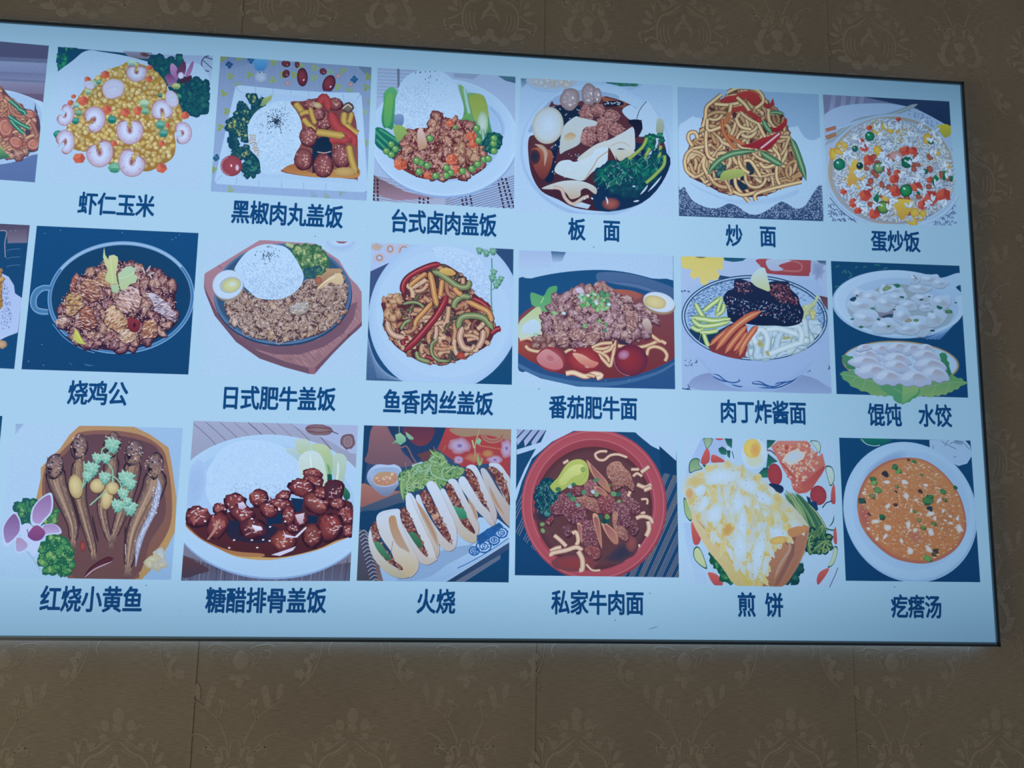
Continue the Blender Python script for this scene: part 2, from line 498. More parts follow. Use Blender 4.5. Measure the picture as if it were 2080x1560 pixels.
# motif A: crown over an arched cartouche (y = 0 at the apex of the arch)
A = Relief()
A.oval(0, -175, 46, 62, mir=False); A.oval(100, -100, 38, 50, 14); A.oval(0, -85, 44, 40, mir=False, lob=5)
A.oval(108, -14, 34, 30, 0, lob=5); A.oval(192, 50, 34, 30, 0, lob=5)
A.spiral(190, -62, 56, 22, 150, 350, 26); A.spiral(262, 28, 44, 16, 150, 360, 22)
A.strand('0,0 60,55 120,105 190,135 240,190 262,290 245,400 205,470 150,540', 22)
A.strand('18,60 70,100 120,130 180,150', 12); A.strand('40,-10 110,30 170,78 230,100', 16)
A.strand('0,170 30,215 62,250 78,300 95,320', 34, 18); A.oval(0, 150, 26, 34, mir=False)
A.strand('0,260 40,262 60,290', 14)
for q in ((150, 250, 118, 430), (190, 230, 160, 440), (222, 260, 200, 420)):
    A.strand([(q[0], q[1]), ((q[0]+q[2])/2+18, (q[1]+q[3])/2), (q[2], q[3])], 14)
A.leaf('275,100 268,40 262,10 290,40 320,5 318,60 292,110'); A.strand('280,100 285,160 270,220', 12)
A.leaf('300,180 330,120 372,100 366,150 330,185'); A.leaf('300,235 350,200 408,205 380,240 320,250')
A.strand('268,250 330,300 400,330', 18); A.spiral(372, 375, 70, 26, -60, 150, 26)
A.strand('240,400 320,380 380,400 420,450', 20); A.leaf('180,470 250,430 330,450 300,490 220,500')
A.oval(0, 450, 44, 52, mir=False); A.oval(48, 500, 36, 30, 20); A.leaf('80,520 130,470 190,520 150,560 100,560')
# motif B: forked stems rising from a looped vase (y = 0 at the loops' top)
B = Relief()
B.strand('58,60 72,20 110,-70 170,-165 270,-245 400,-325', 20, 13); B.strand('455,-380 560,-470 620,-590 645,-720 640,-800', 18, 10)
B.strand('150,-140 128,-210 124,-250 150,-280', 16); B.spiral(88, -240, 36, 16, -10, -210, 20); B.leaf('100,-270 112,-320 128,-300 155,-320 150,-270 125,-250')
B.leaf('222,-235 190,-330 175,-380 200,-410 232,-395 250,-330 262,-250'); B.leaf('300,-310 306,-390 330,-425 356,-405 352,-350 325,-300')
B.strand('150,-140 162,-190 150,-230', 12); B.oval(478, -498, 44, 42, 0, lob=5); B.leaf('520,-480 548,-560 500,-610 545,-625 575,-560 560,-470')
B.oval(575, -640, 30, 30, 0, lob=5); B.strand('520,-490 600,-600 625,-700', 10)
B.spiral(560, -390, 60, 22, -60, 190, 12); B.spiral(640, -350, 50, 18, 200, 420, 11)
B.leaf('0,-385 26,-410 30,-460 0,-500 -30,-460 -26,-410', mir=False); B.leaf('20,-480 60,-500 90,-460 50,-450')
B.strand('20,-530 90,-555 150,-620 160,-680', 10); B.leaf('0,-530 50,-560 60,-620 0,-690 -60,-620 -50,-560', mir=False)
B.strand('90,-560 110,-630 70,-660', 14); B.spiral(200, -660, 44, 20, 90, -150, 18); B.strand('60,-690 130,-720 220,-730 270,-700', 14)
B.strand('0,10 -34,30 -44,100 -40,180', 18, 12, mir=False); B.strand('0,10 34,30 44,100 40,180', 18, 12, mir=False)
B.strand('55,180 62,90 92,70 118,90 96,140 100,190', 20); B.strand('0,40 0,110', 22, mir=False)
B.oval(128, 165, 34, 36); B.strand('0,140 50,190 90,240', 12)
B.strand('150,110 190,40 250,-15 320,-40 348,-10', 26, 12); B.strand('130,130 170,95 250,60', 20); B.spiral(212, 105, 52, 20, -150, 120, 20)
B.leaf('100,200 170,230 200,290 190,360 240,330 200,440 150,470 120,450 160,380 140,280')
B.leaf('0,210 60,230 50,280 14,330 0,360 -14,330 -50,280 -60,230', mir=False)
B.oval(0, 385, 56, 52, mir=False, lob=7); B.leaf('60,420 120,440 150,470 90,470')
B.spiral(232, 520, 44, 16, 200, 480, 14); B.spiral(120, 560, 40, 14, 200, 470, 12); B.strand('180,560 220,640 200,700', 12)
meA, meB = A.mesh('damask_crown_motif'), B.mesh('damask_vase_motif')
for r in range(-3, 7):
    for c in range(-6, 9):
        z = 1.145 + .236*r; x = .2285 + .1625*c
        if x < -1.3 or x > 1.9 or z < .3 or z > 2.8: continue
        isA = (c + r) % 2 == 0
        if X_L + .12 < x < X_R - .12 and Z_B + .2 < z < Z_T - .2: continue   # papered over by the board
        o = bpy.data.objects.new('damask_crown_motif' if isA else 'damask_vase_motif', meA if isA else meB)
        o.location = (x + (.012 if r > 2 else 0), 0, z); link(o, wall)

# ------------------------------------------------------------------ the illuminated menu board
board = bpy.data.objects.new('menu_board', None); board.location = (0, 0, 0)
link(board, None, label='large back-lit menu board of dish photographs with blue Chinese captions on tan wallpaper', category='sign')
m_dark, nt, b = nodes('dark_anodised_trim'); b.inputs['Base Color'].default_value = (.006, .018, .032, 1); b.inputs['Roughness'].default_value = .4; b.inputs['Metallic'].default_value = .3
m_steel, nt, b = nodes('satin_grey_lip'); b.inputs['Base Color'].default_value = (.08, .17, .25, 1); b.inputs['Roughness'].default_value = .5; b.inputs['Metallic'].default_value = .2
m_box, nt, b = nodes('painted_box_side'); b.inputs['Base Color'].default_value = (.10, .11, .12, 1)
m_added_glow, nt, b = nodes('added_wall_glow'); b.inputs['Base Color'].default_value = (.5, .6, .7, 1); b.inputs['Emission Color'].default_value = (.30, .58, 1, 1); b.inputs['Emission Strength'].default_value = 3.6  # unseen emitter, put in to tint the wall round the board
T1, T2 = .0032, .0028
# box body behind the film
box('lightbox_body', X_L+.004, X_R-.004, -.0405, -.010, Z_B+.004, Z_T-.004, m_box, board)
# hidden glowing strips added behind the frame to throw blue light on the wallpaper
for (a, b_, c, d) in ((X_L+.02, X_R-.003, Z_B+.001, Z_B+.003), (X_L+.02, X_R-.003, Z_T-.003, Z_T-.001), (X_R-.003, X_R-.001, Z_B+.004, Z_T-.004)):
    box('added_glow_strip', a, b_, -.0118, -.0030, c, d, m_added_glow, board)
# trims: dark outer angle, grey inner lip; each rail a slightly bowed profile
def rail(name, p0, p1, inw, wd, y0, y1, mat, bow=0, n=16, parent=board):
    V = []; F = []
    for i in range(n+1):
        u = i/n; bx = bow*4*u*(1-u)
        x = p0[0]+(p1[0]-p0[0])*u + inw[0]*bx; z = p0[1]+(p1[1]-p0[1])*u + inw[1]*bx
        for (k, y) in ((0, y0), (0, y1), (wd, y1), (wd, y0)): V.append((x+inw[0]*k, y, z+inw[1]*k))
        if i:
            a = 4*i
            for k in range(4): F.append((a-4+k, a-4+(k+1) % 4, a+(k+1) % 4, a+k))
    F += [(0, 1, 2, 3), (4*n+3, 4*n+2, 4*n+1, 4*n)]
    me = mesh(name, V, F, mat); return link(bpy.data.objects.new(name, me), parent)
fr = rail('trim_rail', (X_L, Z_T), (X_R, Z_T), (0, -1), T1, -.012, -.049, m_dark, .0012)
rail('trim_rail', (X_L, Z_B), (X_R, Z_B), (0, 1), T1, -.012, -.049, m_dark, .0012)
rail('trim_rail', (X_R, Z_B), (X_R, Z_T), (-1, 0), T1*.9, -.012, -.049, m_dark, .0010)
rail('trim_rail', (X_L, Z_B), (X_L, Z_T), (1, 0), T1, -.012, -.049, m_dark)
rail('inner_lip', (X_L+T1, Z_B+T1), (X_R-T1, Z_B+T1), (0, 1), T2, -.044, -.0478, m_steel, .0012)
rail('inner_lip', (X_L+T1, Z_T-T1), (X_R-T1, Z_T-T1), (0, -1), T2*.45, -.044, -.0478, m_steel, .0012)
rail('inner_lip', (X_R-T1, Z_B+T1), (X_R-T1, Z_T-T1), (-1, 0), T2*.6, -.044, -.0478, m_steel, .0010)
# film sheet
PAPER = 'a4cdee'
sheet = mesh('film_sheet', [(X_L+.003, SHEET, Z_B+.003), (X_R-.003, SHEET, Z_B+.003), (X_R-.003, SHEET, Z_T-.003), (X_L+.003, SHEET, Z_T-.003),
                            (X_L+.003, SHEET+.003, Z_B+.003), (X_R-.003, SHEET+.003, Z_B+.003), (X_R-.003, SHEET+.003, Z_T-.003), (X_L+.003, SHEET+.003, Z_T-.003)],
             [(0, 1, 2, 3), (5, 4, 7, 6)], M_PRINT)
al = sheet.attributes.new('ink', 'FLOAT_COLOR', 'POINT')
lin = [((v/12.92) if v <= .04045 else ((v+.055)/1.055)**2.4) for v in hexc(PAPER)]
for i in range(8): al.data[i].color = (*lin, .08)
link(bpy.data.objects.new('film_sheet', sheet), board)

# ------------------------------------------------------------------ captions
M_INKBLUE = M_PRINT
def glyph(ch):
    cu = bpy.data.curves.new('g', 'FONT'); cu.body = ch; cu.size = 1.0; cu.resolution_u = 3; cu.fill_mode = 'FRONT'
    o = bpy.data.objects.new('g', cu); sc.collection.objects.link(o)
    dg = bpy.context.evaluated_depsgraph_get(); dg.update()
    me = bpy.data.meshes.new_from_object(o.evaluated_get(dg))
    bpy.data.objects.remove(o)
    V = np.zeros(len(me.vertices)*3); me.vertices.foreach_get('co', V)
    return me, V.reshape(-1, 3)
INK = [((v/12.92) if v <= .04045 else ((v+.055)/1.055)**2.4) for v in hexc('09467f')]
def caption(text, xl, yl, xr, yr, h, meaning):
    """text from (xl,yl) to (xr,yr) = centres of the left and right ends in photo pixels, h = height"""
    par = bpy.data.objects.new('caption', None)
    x0, z0 = unp(xl, yl); x1, z1 = unp(xr, yr); hh = abs(unp((xl+xr)/2, yl-h/2)[1] - unp((xl+xr)/2, yl+h/2)[1])
    par.location = ((x0+x1)/2, SHEET-.0001, (z0+z1)/2)
    link(par, board, label='dark blue bold caption reading %s (%s)' % (text.replace('\u3000', ' ').replace(' ', ''), meaning))
    n = len(text); units = sum(.5 if c == ' ' else 1 for c in text)
    wv = (x1-x0)/(units-.06*1); u = 0
    for ch in text:
        if ch in ' \u3000': u += .5 if ch == ' ' else 1; continue
        me, V = glyph(ch)
        xa, xb = V[:, 0].min(), V[:, 0].max()
        cx = x0 + wv*(u+.47); cz = z0 + (z1-z0)*((u+.47)/units)
        # em box: width 1, body from -0.12 to 0.88
        em = GLY_EM
        base = V; th = [(0, 0)] + [(.030*math.cos(k*math.pi/5), .026*math.sin(k*math.pi/5)) for k in range(10)]
        tri = np.array([list(p.vertices) for p in me.polygons], dtype=np.int32) if all(len(p.vertices) == 3 for p in me.polygons) else None
        if tri is None:
            me.calc_loop_triangles(); tri = np.array([list(t.vertices) for t in me.loop_triangles], dtype=np.int32)
        V = np.concatenate([base*[1, 1, 0] + [dx, dy, -1e-5*k] for k, (dx, dy) in enumerate(th)])   # bold: the face swept round a small circle
        tri = np.concatenate([tri + len(base)*k for k in range(len(th))])
        bpy.data.meshes.remove(me)
        me = bpy.data.meshes.new('character'); me.from_pydata([tuple(p) for p in V], [], [tuple(t) for t in tri.tolist()]); me.update()
        W = np.empty_like(V)
        W[:, 0] = cx + (V[:, 0]-em[0])*wv*.94*em[2] - par.location.x
        W[:, 1] = V[:, 2]
        W[:, 2] = cz + (V[:, 1]-em[1])*hh*1.06*em[2] - par.location.z
        me.vertices.foreach_set('co', W.astype(np.float32).ravel())
        al = me.attributes.new('ink', 'FLOAT_COLOR', 'POINT')
        al.data.foreach_set('color', np.tile([*INK, .05], len(V)).astype(np.float32))
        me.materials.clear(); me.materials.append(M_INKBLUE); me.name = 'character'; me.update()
        link(bpy.data.objects.new('character', me), par)
        u += 1
# measure the em box once from a full-width glyph
_me, _V = glyph('国')
GLY_EM = ((_V[:, 0].min()+_V[:, 0].max())/2, (_V[:, 1].min()+_V[:, 1].max())/2, .90/(_V[:, 0].max()-_V[:, 0].min()))
for a in (
    ('虾仁玉米', 160, 413, 313, 420, 42, 'shrimp and corn'),
    ('黑椒肉丸盖饭', 471, 430, 696, 442, 43, 'pepper meatball rice'),
    ('台式卤肉盖饭', 794, 449, 1008, 459, 43, 'braised pork rice'),
    ('板  面', 1155, 466, 1259, 470, 41, 'plate noodles'),
    ('炒  面', 1475, 479, 1576, 481, 40, 'fried noodles'),
    ('蛋炒饭', 1770, 490, 1868, 492, 39, 'egg fried rice'),
    ('烧鸡公', 139, 798, 259, 801, 45, 'braised chicken'),
    ('日式肥牛盖饭', 450, 808, 681, 812, 44, 'beef rice'),
    ('鱼香肉丝盖饭', 779, 816, 1001, 821, 44, 'shredded pork rice'),
    ('番茄肥牛面', 1116, 827, 1294, 831, 43, 'tomato beef noodles'),
    ('肉丁炸酱面', 1463, 836, 1637, 840, 43, 'soybean paste noodles'),
    ('馄饨  水饺', 1764, 843, 1932, 846, 42, 'wonton and dumplings'),
    ('红烧小黄鱼', 83, 1217, 289, 1219, 48, 'braised yellow croaker'),
    ('糖醋排骨盖饭', 419, 1220, 662, 1221, 47, 'sweet and sour ribs rice'),
    ('火烧', 847, 1222, 924, 1223, 46, 'baked buns'),
    ('私家牛肉面', 1121, 1224, 1307, 1226, 45, 'beef noodles'),
    ('煎 饼', 1499, 1229, 1590, 1230, 45, 'pancake'),
    ('疙瘩汤', 1811, 1232, 1912, 1234, 43, 'dough drop soup')):
    caption(*a)
# ------------------------------------------------------------------ printed pictures, top row
WH = 'abd0f4'; W2 = '9cc2ee'; W3 = '86aede'; NAVY = '0c4a80'
def picture(label, x0, y0, s, quad, seed, bg=None, bg2=None, horiz=False):
    p = Pic(board, 'dish_picture', label, x0, y0, s, quad, seed)
    if bg: p.poly(p.q, bg, bg2, horiz=horiz)
    return p

def noodles_dish():
    p = picture('printed picture of fried noodles in a white bowl, cut by the edge', 0, 70, 4.727, '-300,40 470,108 335,1420 -330,1370', 11, '5f6a94', '7f92c4')
    for (y, h, c, c2) in ((-20, 90, '6a6a90', '585f88'), (60, 140, '555c86', '50567e'), (240, 110, '8c9cc8', '7484b4'), (340, 70, '6b78a4', '7a86b4'), (430, 120, '8790b8', '746c90'), (540, 120, '6c5f80', '5c5478')):
        p.poly([(-330, y), (500, y+38), (500, y+38+h), (-330, y+h)], c, c2)
    p.poly('-330,1190 420,1100 420,1420 -330,1420', '5876b0', '5470aa')
    p.sub('bowl')
    p.poly('-330,560 -100,520 60,535 200,570 330,620 420,665 400,800 395,1110 300,1160 180,1210 0,1248 -330,1270', 'b0d2f6', '9cc0ec', sm=True)
    p.poly('-330,640 60,560 240,590 340,650 400,760 380,1090 240,1150 100,1180 0,1195 -330,1210', '9fc4f0', '8fb2e4', sm=True)
    p.sub('fried_noodles', stuff=True)
    R = '-330,520 -60,500 20,512 80,580 160,650 240,710 330,740 380,820 382,1090 240,1140 90,1180 -330,1200'
    p.poly(R, '6a4a58', '3c3a58', sm=True)
    p.poly('-100,1010 100,1000 240,1060 300,1130 100,1190 -100,1200', '1d4a70', '1e5c60')
    p.chunks(R, 74, 46, ['a87868', 'b88868', '9a6058', 'c09878'], '5c3c50', 'e0c4b8', nh=4)
    p.worms('-330,560 20,540 160,660 330,760 370,860 370,1080 100,1120 -330,1100', 60, 26, ['c89878', 'b88470', 'd8b48c', 'b0766a'], '6c4450')
    for (x, y, rx, ry, a) in ((60, 900, 80, 110, -10), (160, 1040, 80, 60, 30), (330, 1060, 75, 60, -20), (0, 610, 60, 50, 0), (290, 770, 60, 40, 20)):
        p.el(x, y, rx, ry, 'c08070', '7c4450', a, wob=.15); p.ring(x, y, rx*.62, ry*.62, 16, 'dca898', '90525c', a, 20, 300, 14)
    p.sub('spring_onion', each=True)
    for s_ in ('90,790 190,860 290,910', '110,830 180,910 240,960', '100,640 170,700 240,770', '180,720 240,750 250,780'):
        p.st(s_, 42, '3c9078', '155c68'); p.st(s_, 14, '8cc8a8', '3c9078')
    p.poly('0,1070 70,1150 110,1190 0,1200', '7cb070', '2c7060')
    p.sub(None); p.poly('345,660 338,740 372,800', '48506c')
    return p
noodles_dish().build()

def shrimp(p, x, y, rx, ry, a, gap=60, hole=True):
    p.nxt(); R_ = p.rnd
    V = []; n = 26; w_ = min(rx, ry)*.93; a0 = math.radians(gap)
    pts = []
    for i in range(n):
        u = i/(n-1); t = a0 + math.radians(16) + u*math.radians(328); k = .55 + .05*math.sin(u*9)
        X, Y = math.cos(t)*rx*k, math.sin(t)*ry*k; ca, sa = math.cos(math.radians(a)), math.sin(math.radians(a)); pts.append((x+X*ca-Y*sa, y+X*sa+Y*ca))
    if not hole: p.el(x+2, y+5, rx*1.04, ry*1.02, 'a08888', 'a89078', a, n=16, wob=.05); p.el(x, y, rx, ry, 'b8caf0', 'b4a4c4', a, n=18, wob=.07, mid=.85); p.st([(x-rx*.6, y+ry*.1), (x, y-ry*.2), (x+rx*.6, y-ry*.1)], 6, 'a090b8', 'b8c4ec', taper=.3); return
    p.st(pts, w_*1.12, '98707c', '9c7c80', sm=False, taper=.1)
    p.st(pts, w_, 'bccef4', 'b09cc0', sm=False, taper=.16)
    ins = [(q[0]-(q[0]-x)*.28, q[1]-(q[1]-y)*.28) for q in pts]; p.st(ins, w_*.34, 'c8d8fa', 'b8c8f0', sm=False, taper=.2)
    for i in range(3, n-3, 4):
        q = pts[i]; dx, dy = q[0]-x, q[1]-y; p.st([(x+dx*.55, y+dy*.55), (x+dx*1.25+R_.uniform(-6, 6), y+dy*1.25+R_.uniform(-6, 6))], 4, 'a494c0', 'b4b8e4', sm=False, taper=.3)
    for i in range(0, n, 3):
        q = pts[i]; p.dot(q[0]+(q[0]-x)*.38, q[1]+(q[1]-y)*.38, w_*.12, w_*.05, R_.uniform(0, 3), R_.choice(['c8a0a4', 'b0889c', 'c4b0cc']), 5)
    p.el(x, y, rx*.16, ry*.2, '8c5458', 'a88078', a, n=8, wob=.2)
def corn_dish():
    p = picture('printed picture of shrimp with yellow corn and carrot cubes on a white plate', 0, 70, 4.727, '555,118 2045,205 1955,1500 400,1420', 12, 'a5c9f0', 'a6cbef')
    p.poly('555,118 1450,200 1500,330 900,300 555,400', '0c4c78', '0d4a72')
    p.leafy('600,120 740,135 740,170 610,170', 30, 22, '0c4c70', '1c8060', '3cb070', 0); p.leafy('545,200 640,200 640,330 545,340', 34, 26, '0c5a70', '1c8060', '2ca468', 0)
    p.poly('1180,160 1460,175 1460,240 1250,230', '8c94b8', '6c6c84'); p.el(1390, 195, 60, 25, '4c3440', '8c8ca8', 10)
    p.poly('1440,190 2045,205 2030,470 1900,300 1500,250', '96b0de', 'a0c0ea')
    p.ring(2010, 280, 75, 75, 12, '24405c', '5c789c', 0, 90, 270, 16); p.ln('1960,215 2045,240', 10, '38506c'); p.ln('1950,250 2040,330', 8, '38506c'); p.ln('1420,205 1500,200 1520,230', 9, '2c4058')
    p.sub('plate')
    p.poly('500,400 700,250 790,175 870,152 960,165 1200,205 1460,270 1700,300 1900,280 2010,420 2100,700 1960,1500 400,1430 400,500', 'a8ccf4', 'a6cbef', sm=True)
    p.sub('parsley', stuff=True)
    p.leafy('1460,225 1560,215 1640,250 1720,210 1740,300 1700,360 1600,470 1560,440 1480,370 1440,290', 42, 34, '0d4a66', '145c68', '2a7c70')
    p.leafy('1650,450 1750,420 1900,440 1970,450 2010,600 1990,720 1860,780 1740,730 1690,600', 42, 34, '0b4660', '125a66', '24706c')
    p.sub('orchid')
    p.poly('1640,300 1665,285 1710,340 1715,420 1680,460 1640,370', 'b890c8', '8c5c9c', sm=True); p.poly('1700,350 1770,262 1790,330 1760,420 1715,420', '5c3058', '6c4878', sm=True)
    p.poly('1780,400 1830,290 1862,265 1850,340 1810,420', '94609c', 'a478b4', sm=True); p.poly('1590,400 1650,390 1700,470 1640,510 1600,450', '744078', '9078b0', sm=True); p.el(1740, 400, 30, 34, 'dce4fc', 'a8a0d0')
    p.poly('1720,440 1840,395 1850,430 1800,470 1730,480', '4c2844', '38304c')
    p.sub('corn', stuff=True)
    R = '1170,300 1240,270 1420,310 1530,390 1600,480 1620,600 1700,640 1760,760 1740,860 1680,950 1690,1060 1660,1190 1500,1290 1400,1320 1250,1280 1080,1270 880,1130 720,1110 640,950 690,740 760,600 900,440 1060,340'
    p.poly(R, 'b0903c', '98743c', sm=True)
    for i, (x, y) in enumerate(p.fill(R, 50, .4)):
        p.el(x+3, y+6, 31, 26, '8c6840', '98744a', n=8); a = p.rnd.uniform(0, 180)
        c = p.rnd.choice(['d0bc68', 'c8b060', 'c0a860', 'd4c888', 'b8a868'])
        p.el(x, y, p.rnd.uniform(24, 34), p.rnd.uniform(19, 26), mix(c, 'ffffff', .1), mix(c, '8c6c40', .45), a, ox=-.2, oy=-.2, n=9); 
        if i % 3 == 0: p.dot(x-6, y-7, 9, 5, .5, 'dfe6dc', 5)
    p.sub('carrot_cube', each=True)
    for (x, y, r) in ((850, 447, 36), (1020, 400, 46), (1445, 332, 30), (717, 608, 26), (690, 670, 34), (808, 650, 56), (1035, 735, 52), (1212, 762, 50), (1335, 748, 50), (1785, 790, 44), (1618, 885, 26), (770, 1200, 62), (1560, 1296, 55), (1440, 440, 34), (1105, 1060, 34), (1680, 590, 26), (1560, 1060, 34)):
        p.cube(x, y, r, p.rnd.uniform(0, 60), 'c8604c', '984048', 'dc8468')
    p.sub('cucumber_cube', each=True)
    for (x, y, r, c) in ((900, 490, 50, '8cbc9c'), (960, 470, 30, '5c9c80'), (1395, 675, 48, '9cc8a8'), (1405, 750, 40, '6cac88'), (1085, 830, 46, '14807c'), (735, 840, 42, '24887c'), (765, 765, 40, '6c9c7c'), (740, 690, 36, '8cbcb0'), (570, 970, 48, '1c8878'), (1550, 880, 50, '4c9c88'), (1580, 960, 48, '3c8c80'), (1110, 1290, 60, '54a888'), (1700, 510, 40, 'a0b868'), (1720, 610, 34, '24806c'), (1275, 285, 46, 'a4ccc8'), (860, 560, 42, '9cbc94'), (1545, 600, 24, '2c7c64')):
        p.nxt(); p.el(x, y, r, r*.85, mix(c, 'd8f0f0', .3), c, n=8, wob=.12); p.poly([(x-r*.9, y), (x+r*.8, y+r*.1), (x+r*.5, y+r*.8), (x-r*.6, y+r*.75)], c, mix(c, '0c5058', .5))
    p.sub('shrimp', each=True)
    for a in ((1320, 380, 92, 88, 0, -90), (1095, 535, 108, 95, -15, 40, False), (640, 790, 80, 110, 10, 200), (915, 830, 105, 130, 25, 130), (1255, 935, 118, 150, 0, 270), (1565, 745, 92, 120, -8, 90), (1660, 635, 58, 85, -20, 60, False), (640, 1045, 88, 130, 12, 130), (970, 1150, 118, 155, 0, 250), (1275, 1240, 120, 150, 10, 290), (1762, 960, 88, 105, 0, 170), (870, 500, 52, 40, 20, 0, False)):
        shrimp(p, *a)
    return p
corn_dish().build()

def tex(p, R, step, cols, L=9):
    for (x, y) in p.fill(R, step, .7):
        if p.rnd.random() < .6: p.dot(x, y, L*p.rnd.uniform(.5, 1.5), L*.35, p.rnd.uniform(0, 3.1), p.rnd.choice(cols), 5)
def clover(p, x, y, r, c):
    for k in range(4 if c.startswith('1') else 3):
        t = k*(1.57 if c.startswith('1') else 2.09)+p.rnd.uniform(-.3, .3); p.el(x+math.cos(t)*r*.55, y+math.sin(t)*r*.55, r*.5, r*.46, c, mix(c, '5c8cb8', .25), n=8)
    p.ln([(x, y), (x-r*.2, y+r)], 5, mix(c, '3c6c90', .3), sm=False)
def rice_texture(p, region, step=22, cols=('b8d8fa', 'a0c4f0', 'b0d0f6', '98bcea', 'c0dcfc')): p.grains(region, step, 13, 5, cols)
def meatball_dish():
    p = picture('printed picture of meatballs, white rice with black sesame and broccoli on a square plate', 420, 100, 4.875, '135,70 1632,178 1583,1500 38,1408', 13, '7c96c4', '8caee0')
    p.gr = .25
    for i in range(16): p.ln([(100+100*i, 60), (60+100*i, 1500)], 4, '86a4d4', sm=False)
    p.poly('135,70 500,95 350,180 130,200', '6c88b4', '7c98c8'); p.poly('1500,170 1640,180 1630,330', '62809f', '7090c0')
    for i, (x, y, c) in enumerate(((160, 90, '8c9c50'), (320, 80, '90a458'), (222, 155, '1c4c88'), (235, 268, '90a860'), (425, 257, '88a85c'), (660, 132, '90ac64'), (655, 305, '90b068'), (440, 108, '1c60a0'), (930, 165, '90b070'), (1070, 185, '94b074'), (1062, 283, '90b070'), (1350, 215, '90ac70'), (1225, 225, '88b090'), (1595, 270, '8ca050'), (1460, 300, '1c5c94'), (1300, 375, '90b070'), (1580, 378, '84a464'), (1410, 410, '84ac80'), (865, 255, '98ac54'), (750, 255, '98a454'), (172, 435, '90a854'), (200, 615, '8ca454'), (135, 775, '8ca454'), (95, 1075, '1c5c88'), (75, 1190, '88a458'), (235, 1390, '90b480'), (1060, 1450, '8caccc'), (1185, 1462, '8cb0a0'), (1330, 1418, '8cacb0'), (1560, 620, '90b498'), (1582, 930, '8cac80'), (1605, 520, '88a898'), (305, 352, '88a890'))):
        clover(p, x, y, 38, c)
    p.sub('toadstool')
    p.el(535, 275, 62, 56, 'a8c0e4', '8ca4cc'); p.dot(525, 232, 7, 7, 0, '1c3050'); p.dot(565, 228, 6, 6, 0, '1c3050')
    p.poly('468,110 590,95 598,170 560,212 500,214 470,170', '5ca8e4', '3c84cc', sm=True)
    p.sub('jujube', each=True)
    for (x, y, rx, ry, a) in ((785, 145, 45, 34, 10), (895, 152, 24, 36, 0), (785, 245, 36, 42, 30), (947, 278, 54, 93, -2), (1152, 222, 36, 32, 30), (1210, 345, 62, 92, 22)):
        p.nxt(); p.el(x, y, rx, ry, '8c3c4c', '3c1c38', a, ox=-.2, oy=-.2); p.dot(x+rx*.25, y+ry*.3, rx*.15, ry*.12, .5, 'e0c8d8'); 
        if rx < 50: p.el(x-rx*.4, y+ry*.2, rx*.5, ry*.5, '6c4048', '4c2c40', n=7, wob=.4)
    for (x, y) in ((800, 338), (1305, 265), (1425, 350)): p.nxt(); p.el(x, y, 24, 25, 'c4a0a4', '8c7890')
    p.sub('plate')
    p.poly('300,360 1525,440 1600,1420 80,1310', '7c9cd4', '6f92cc')
    p.poly('285,372 330,358 800,405 1200,428 1510,432 1535,470 1570,1000 1598,1395 1560,1418 1000,1390 500,1362 100,1335 78,1300 130,1060 200,760', 'a8cdf4', 'a4caf2')
    p.poly('340,420 800,455 1480,500 1510,900 1500,1330 800,1290 150,1240 260,800', 'a2c7f2', 'a0c6f0', sm=False)
    for (a, b) in (((300, 1265), (290, 1340)), ((520, 1290), (515, 1360)), ((745, 1310), (742, 1378)), ((960, 1320), (958, 1392)), ((1180, 1330), (1178, 1400)), ((480, 375), (485, 430)), ((655, 390), (660, 440)), ((830, 405), (832, 455)), ((1010, 420), (1010, 470)), ((1190, 430), (1190, 480)), ((1350, 440), (1355, 490)), ((100, 1300), (150, 1250)), ((340, 430), (290, 375)), ((1480, 500), (1525, 445)), ((170, 1100), (140, 1090))):
        p.ln([a, b], 6, '86aade', sm=False)
    p.sub('broccoli', stuff=True)
    for (R, l) in (('410,470 460,440 500,500 560,450 560,560 470,590 410,540', 'a8bc78'), ('290,540 380,520 420,600 440,700 380,740 300,690', '88ac7c'), ('210,710 280,680 400,700 410,820 400,940 310,880 250,860 210,790', 'b4bc70'), ('230,860 300,870 330,960 280,1000 225,980', '14405c'), ('240,1000 410,960 440,1050 380,1110 260,1060', '9cac70'), ('350,1150 430,1050 500,1080 540,1190 440,1275 350,1250', '3c8c7c'), ('440,600 560,520 560,600 470,660 420,760', '2c5c5c')):
        p.leafy(R, 34, 26, '0c4460', '1c5c60', l)
    p.poly('560,500 660,455 640,510 570,570 530,570', 'a0b478', '7c9c68')
    p.sub('cherry_tomato')
    p.el(248, 1162, 108, 104, '9c4858', '783048', mid=.85); p.ring(248, 1162, 96, 92, 10, 'd0a0b4', '8c3c4c', 0, 100, 250); p.el(305, 1180, 20, 34, 'd8d0f0', 'a06c80'); p.dot(247, 1160, 9, 14, 0, 'e8d8f0')
    p.sub('rice', stuff=True)
    p.poly('640,545 740,520 850,545 920,650 945,760 940,960 880,1060 870,1150 740,1240 560,1230 520,1100 440,1000 412,860 420,740 500,620', 'aed3f8', 'a8cef4', sm=True)
    rice_texture(p, '640,565 740,530 850,555 910,650 935,760 930,940 870,1040 850,1130 740,1220 570,1210 540,1100 480,960 430,860 440,740 520,620')
    p.grains('430,860 480,860 520,1000 540,1100 500,1060 430,960', 16, 12, 6, ['a89c8c', 'b8a890', '98a0b0'])
    p.sub('black_sesame', stuff=True)
    for _ in range(190):
        r = abs(p.rnd.gauss(0, 52)); t = p.rnd.uniform(0, 6.28); p.dot(690+math.cos(t)*r, 745+math.sin(t)*r*1.05-p.rnd.random()*30, 8, 4, p.rnd.uniform(0, 3), '123050', 5)
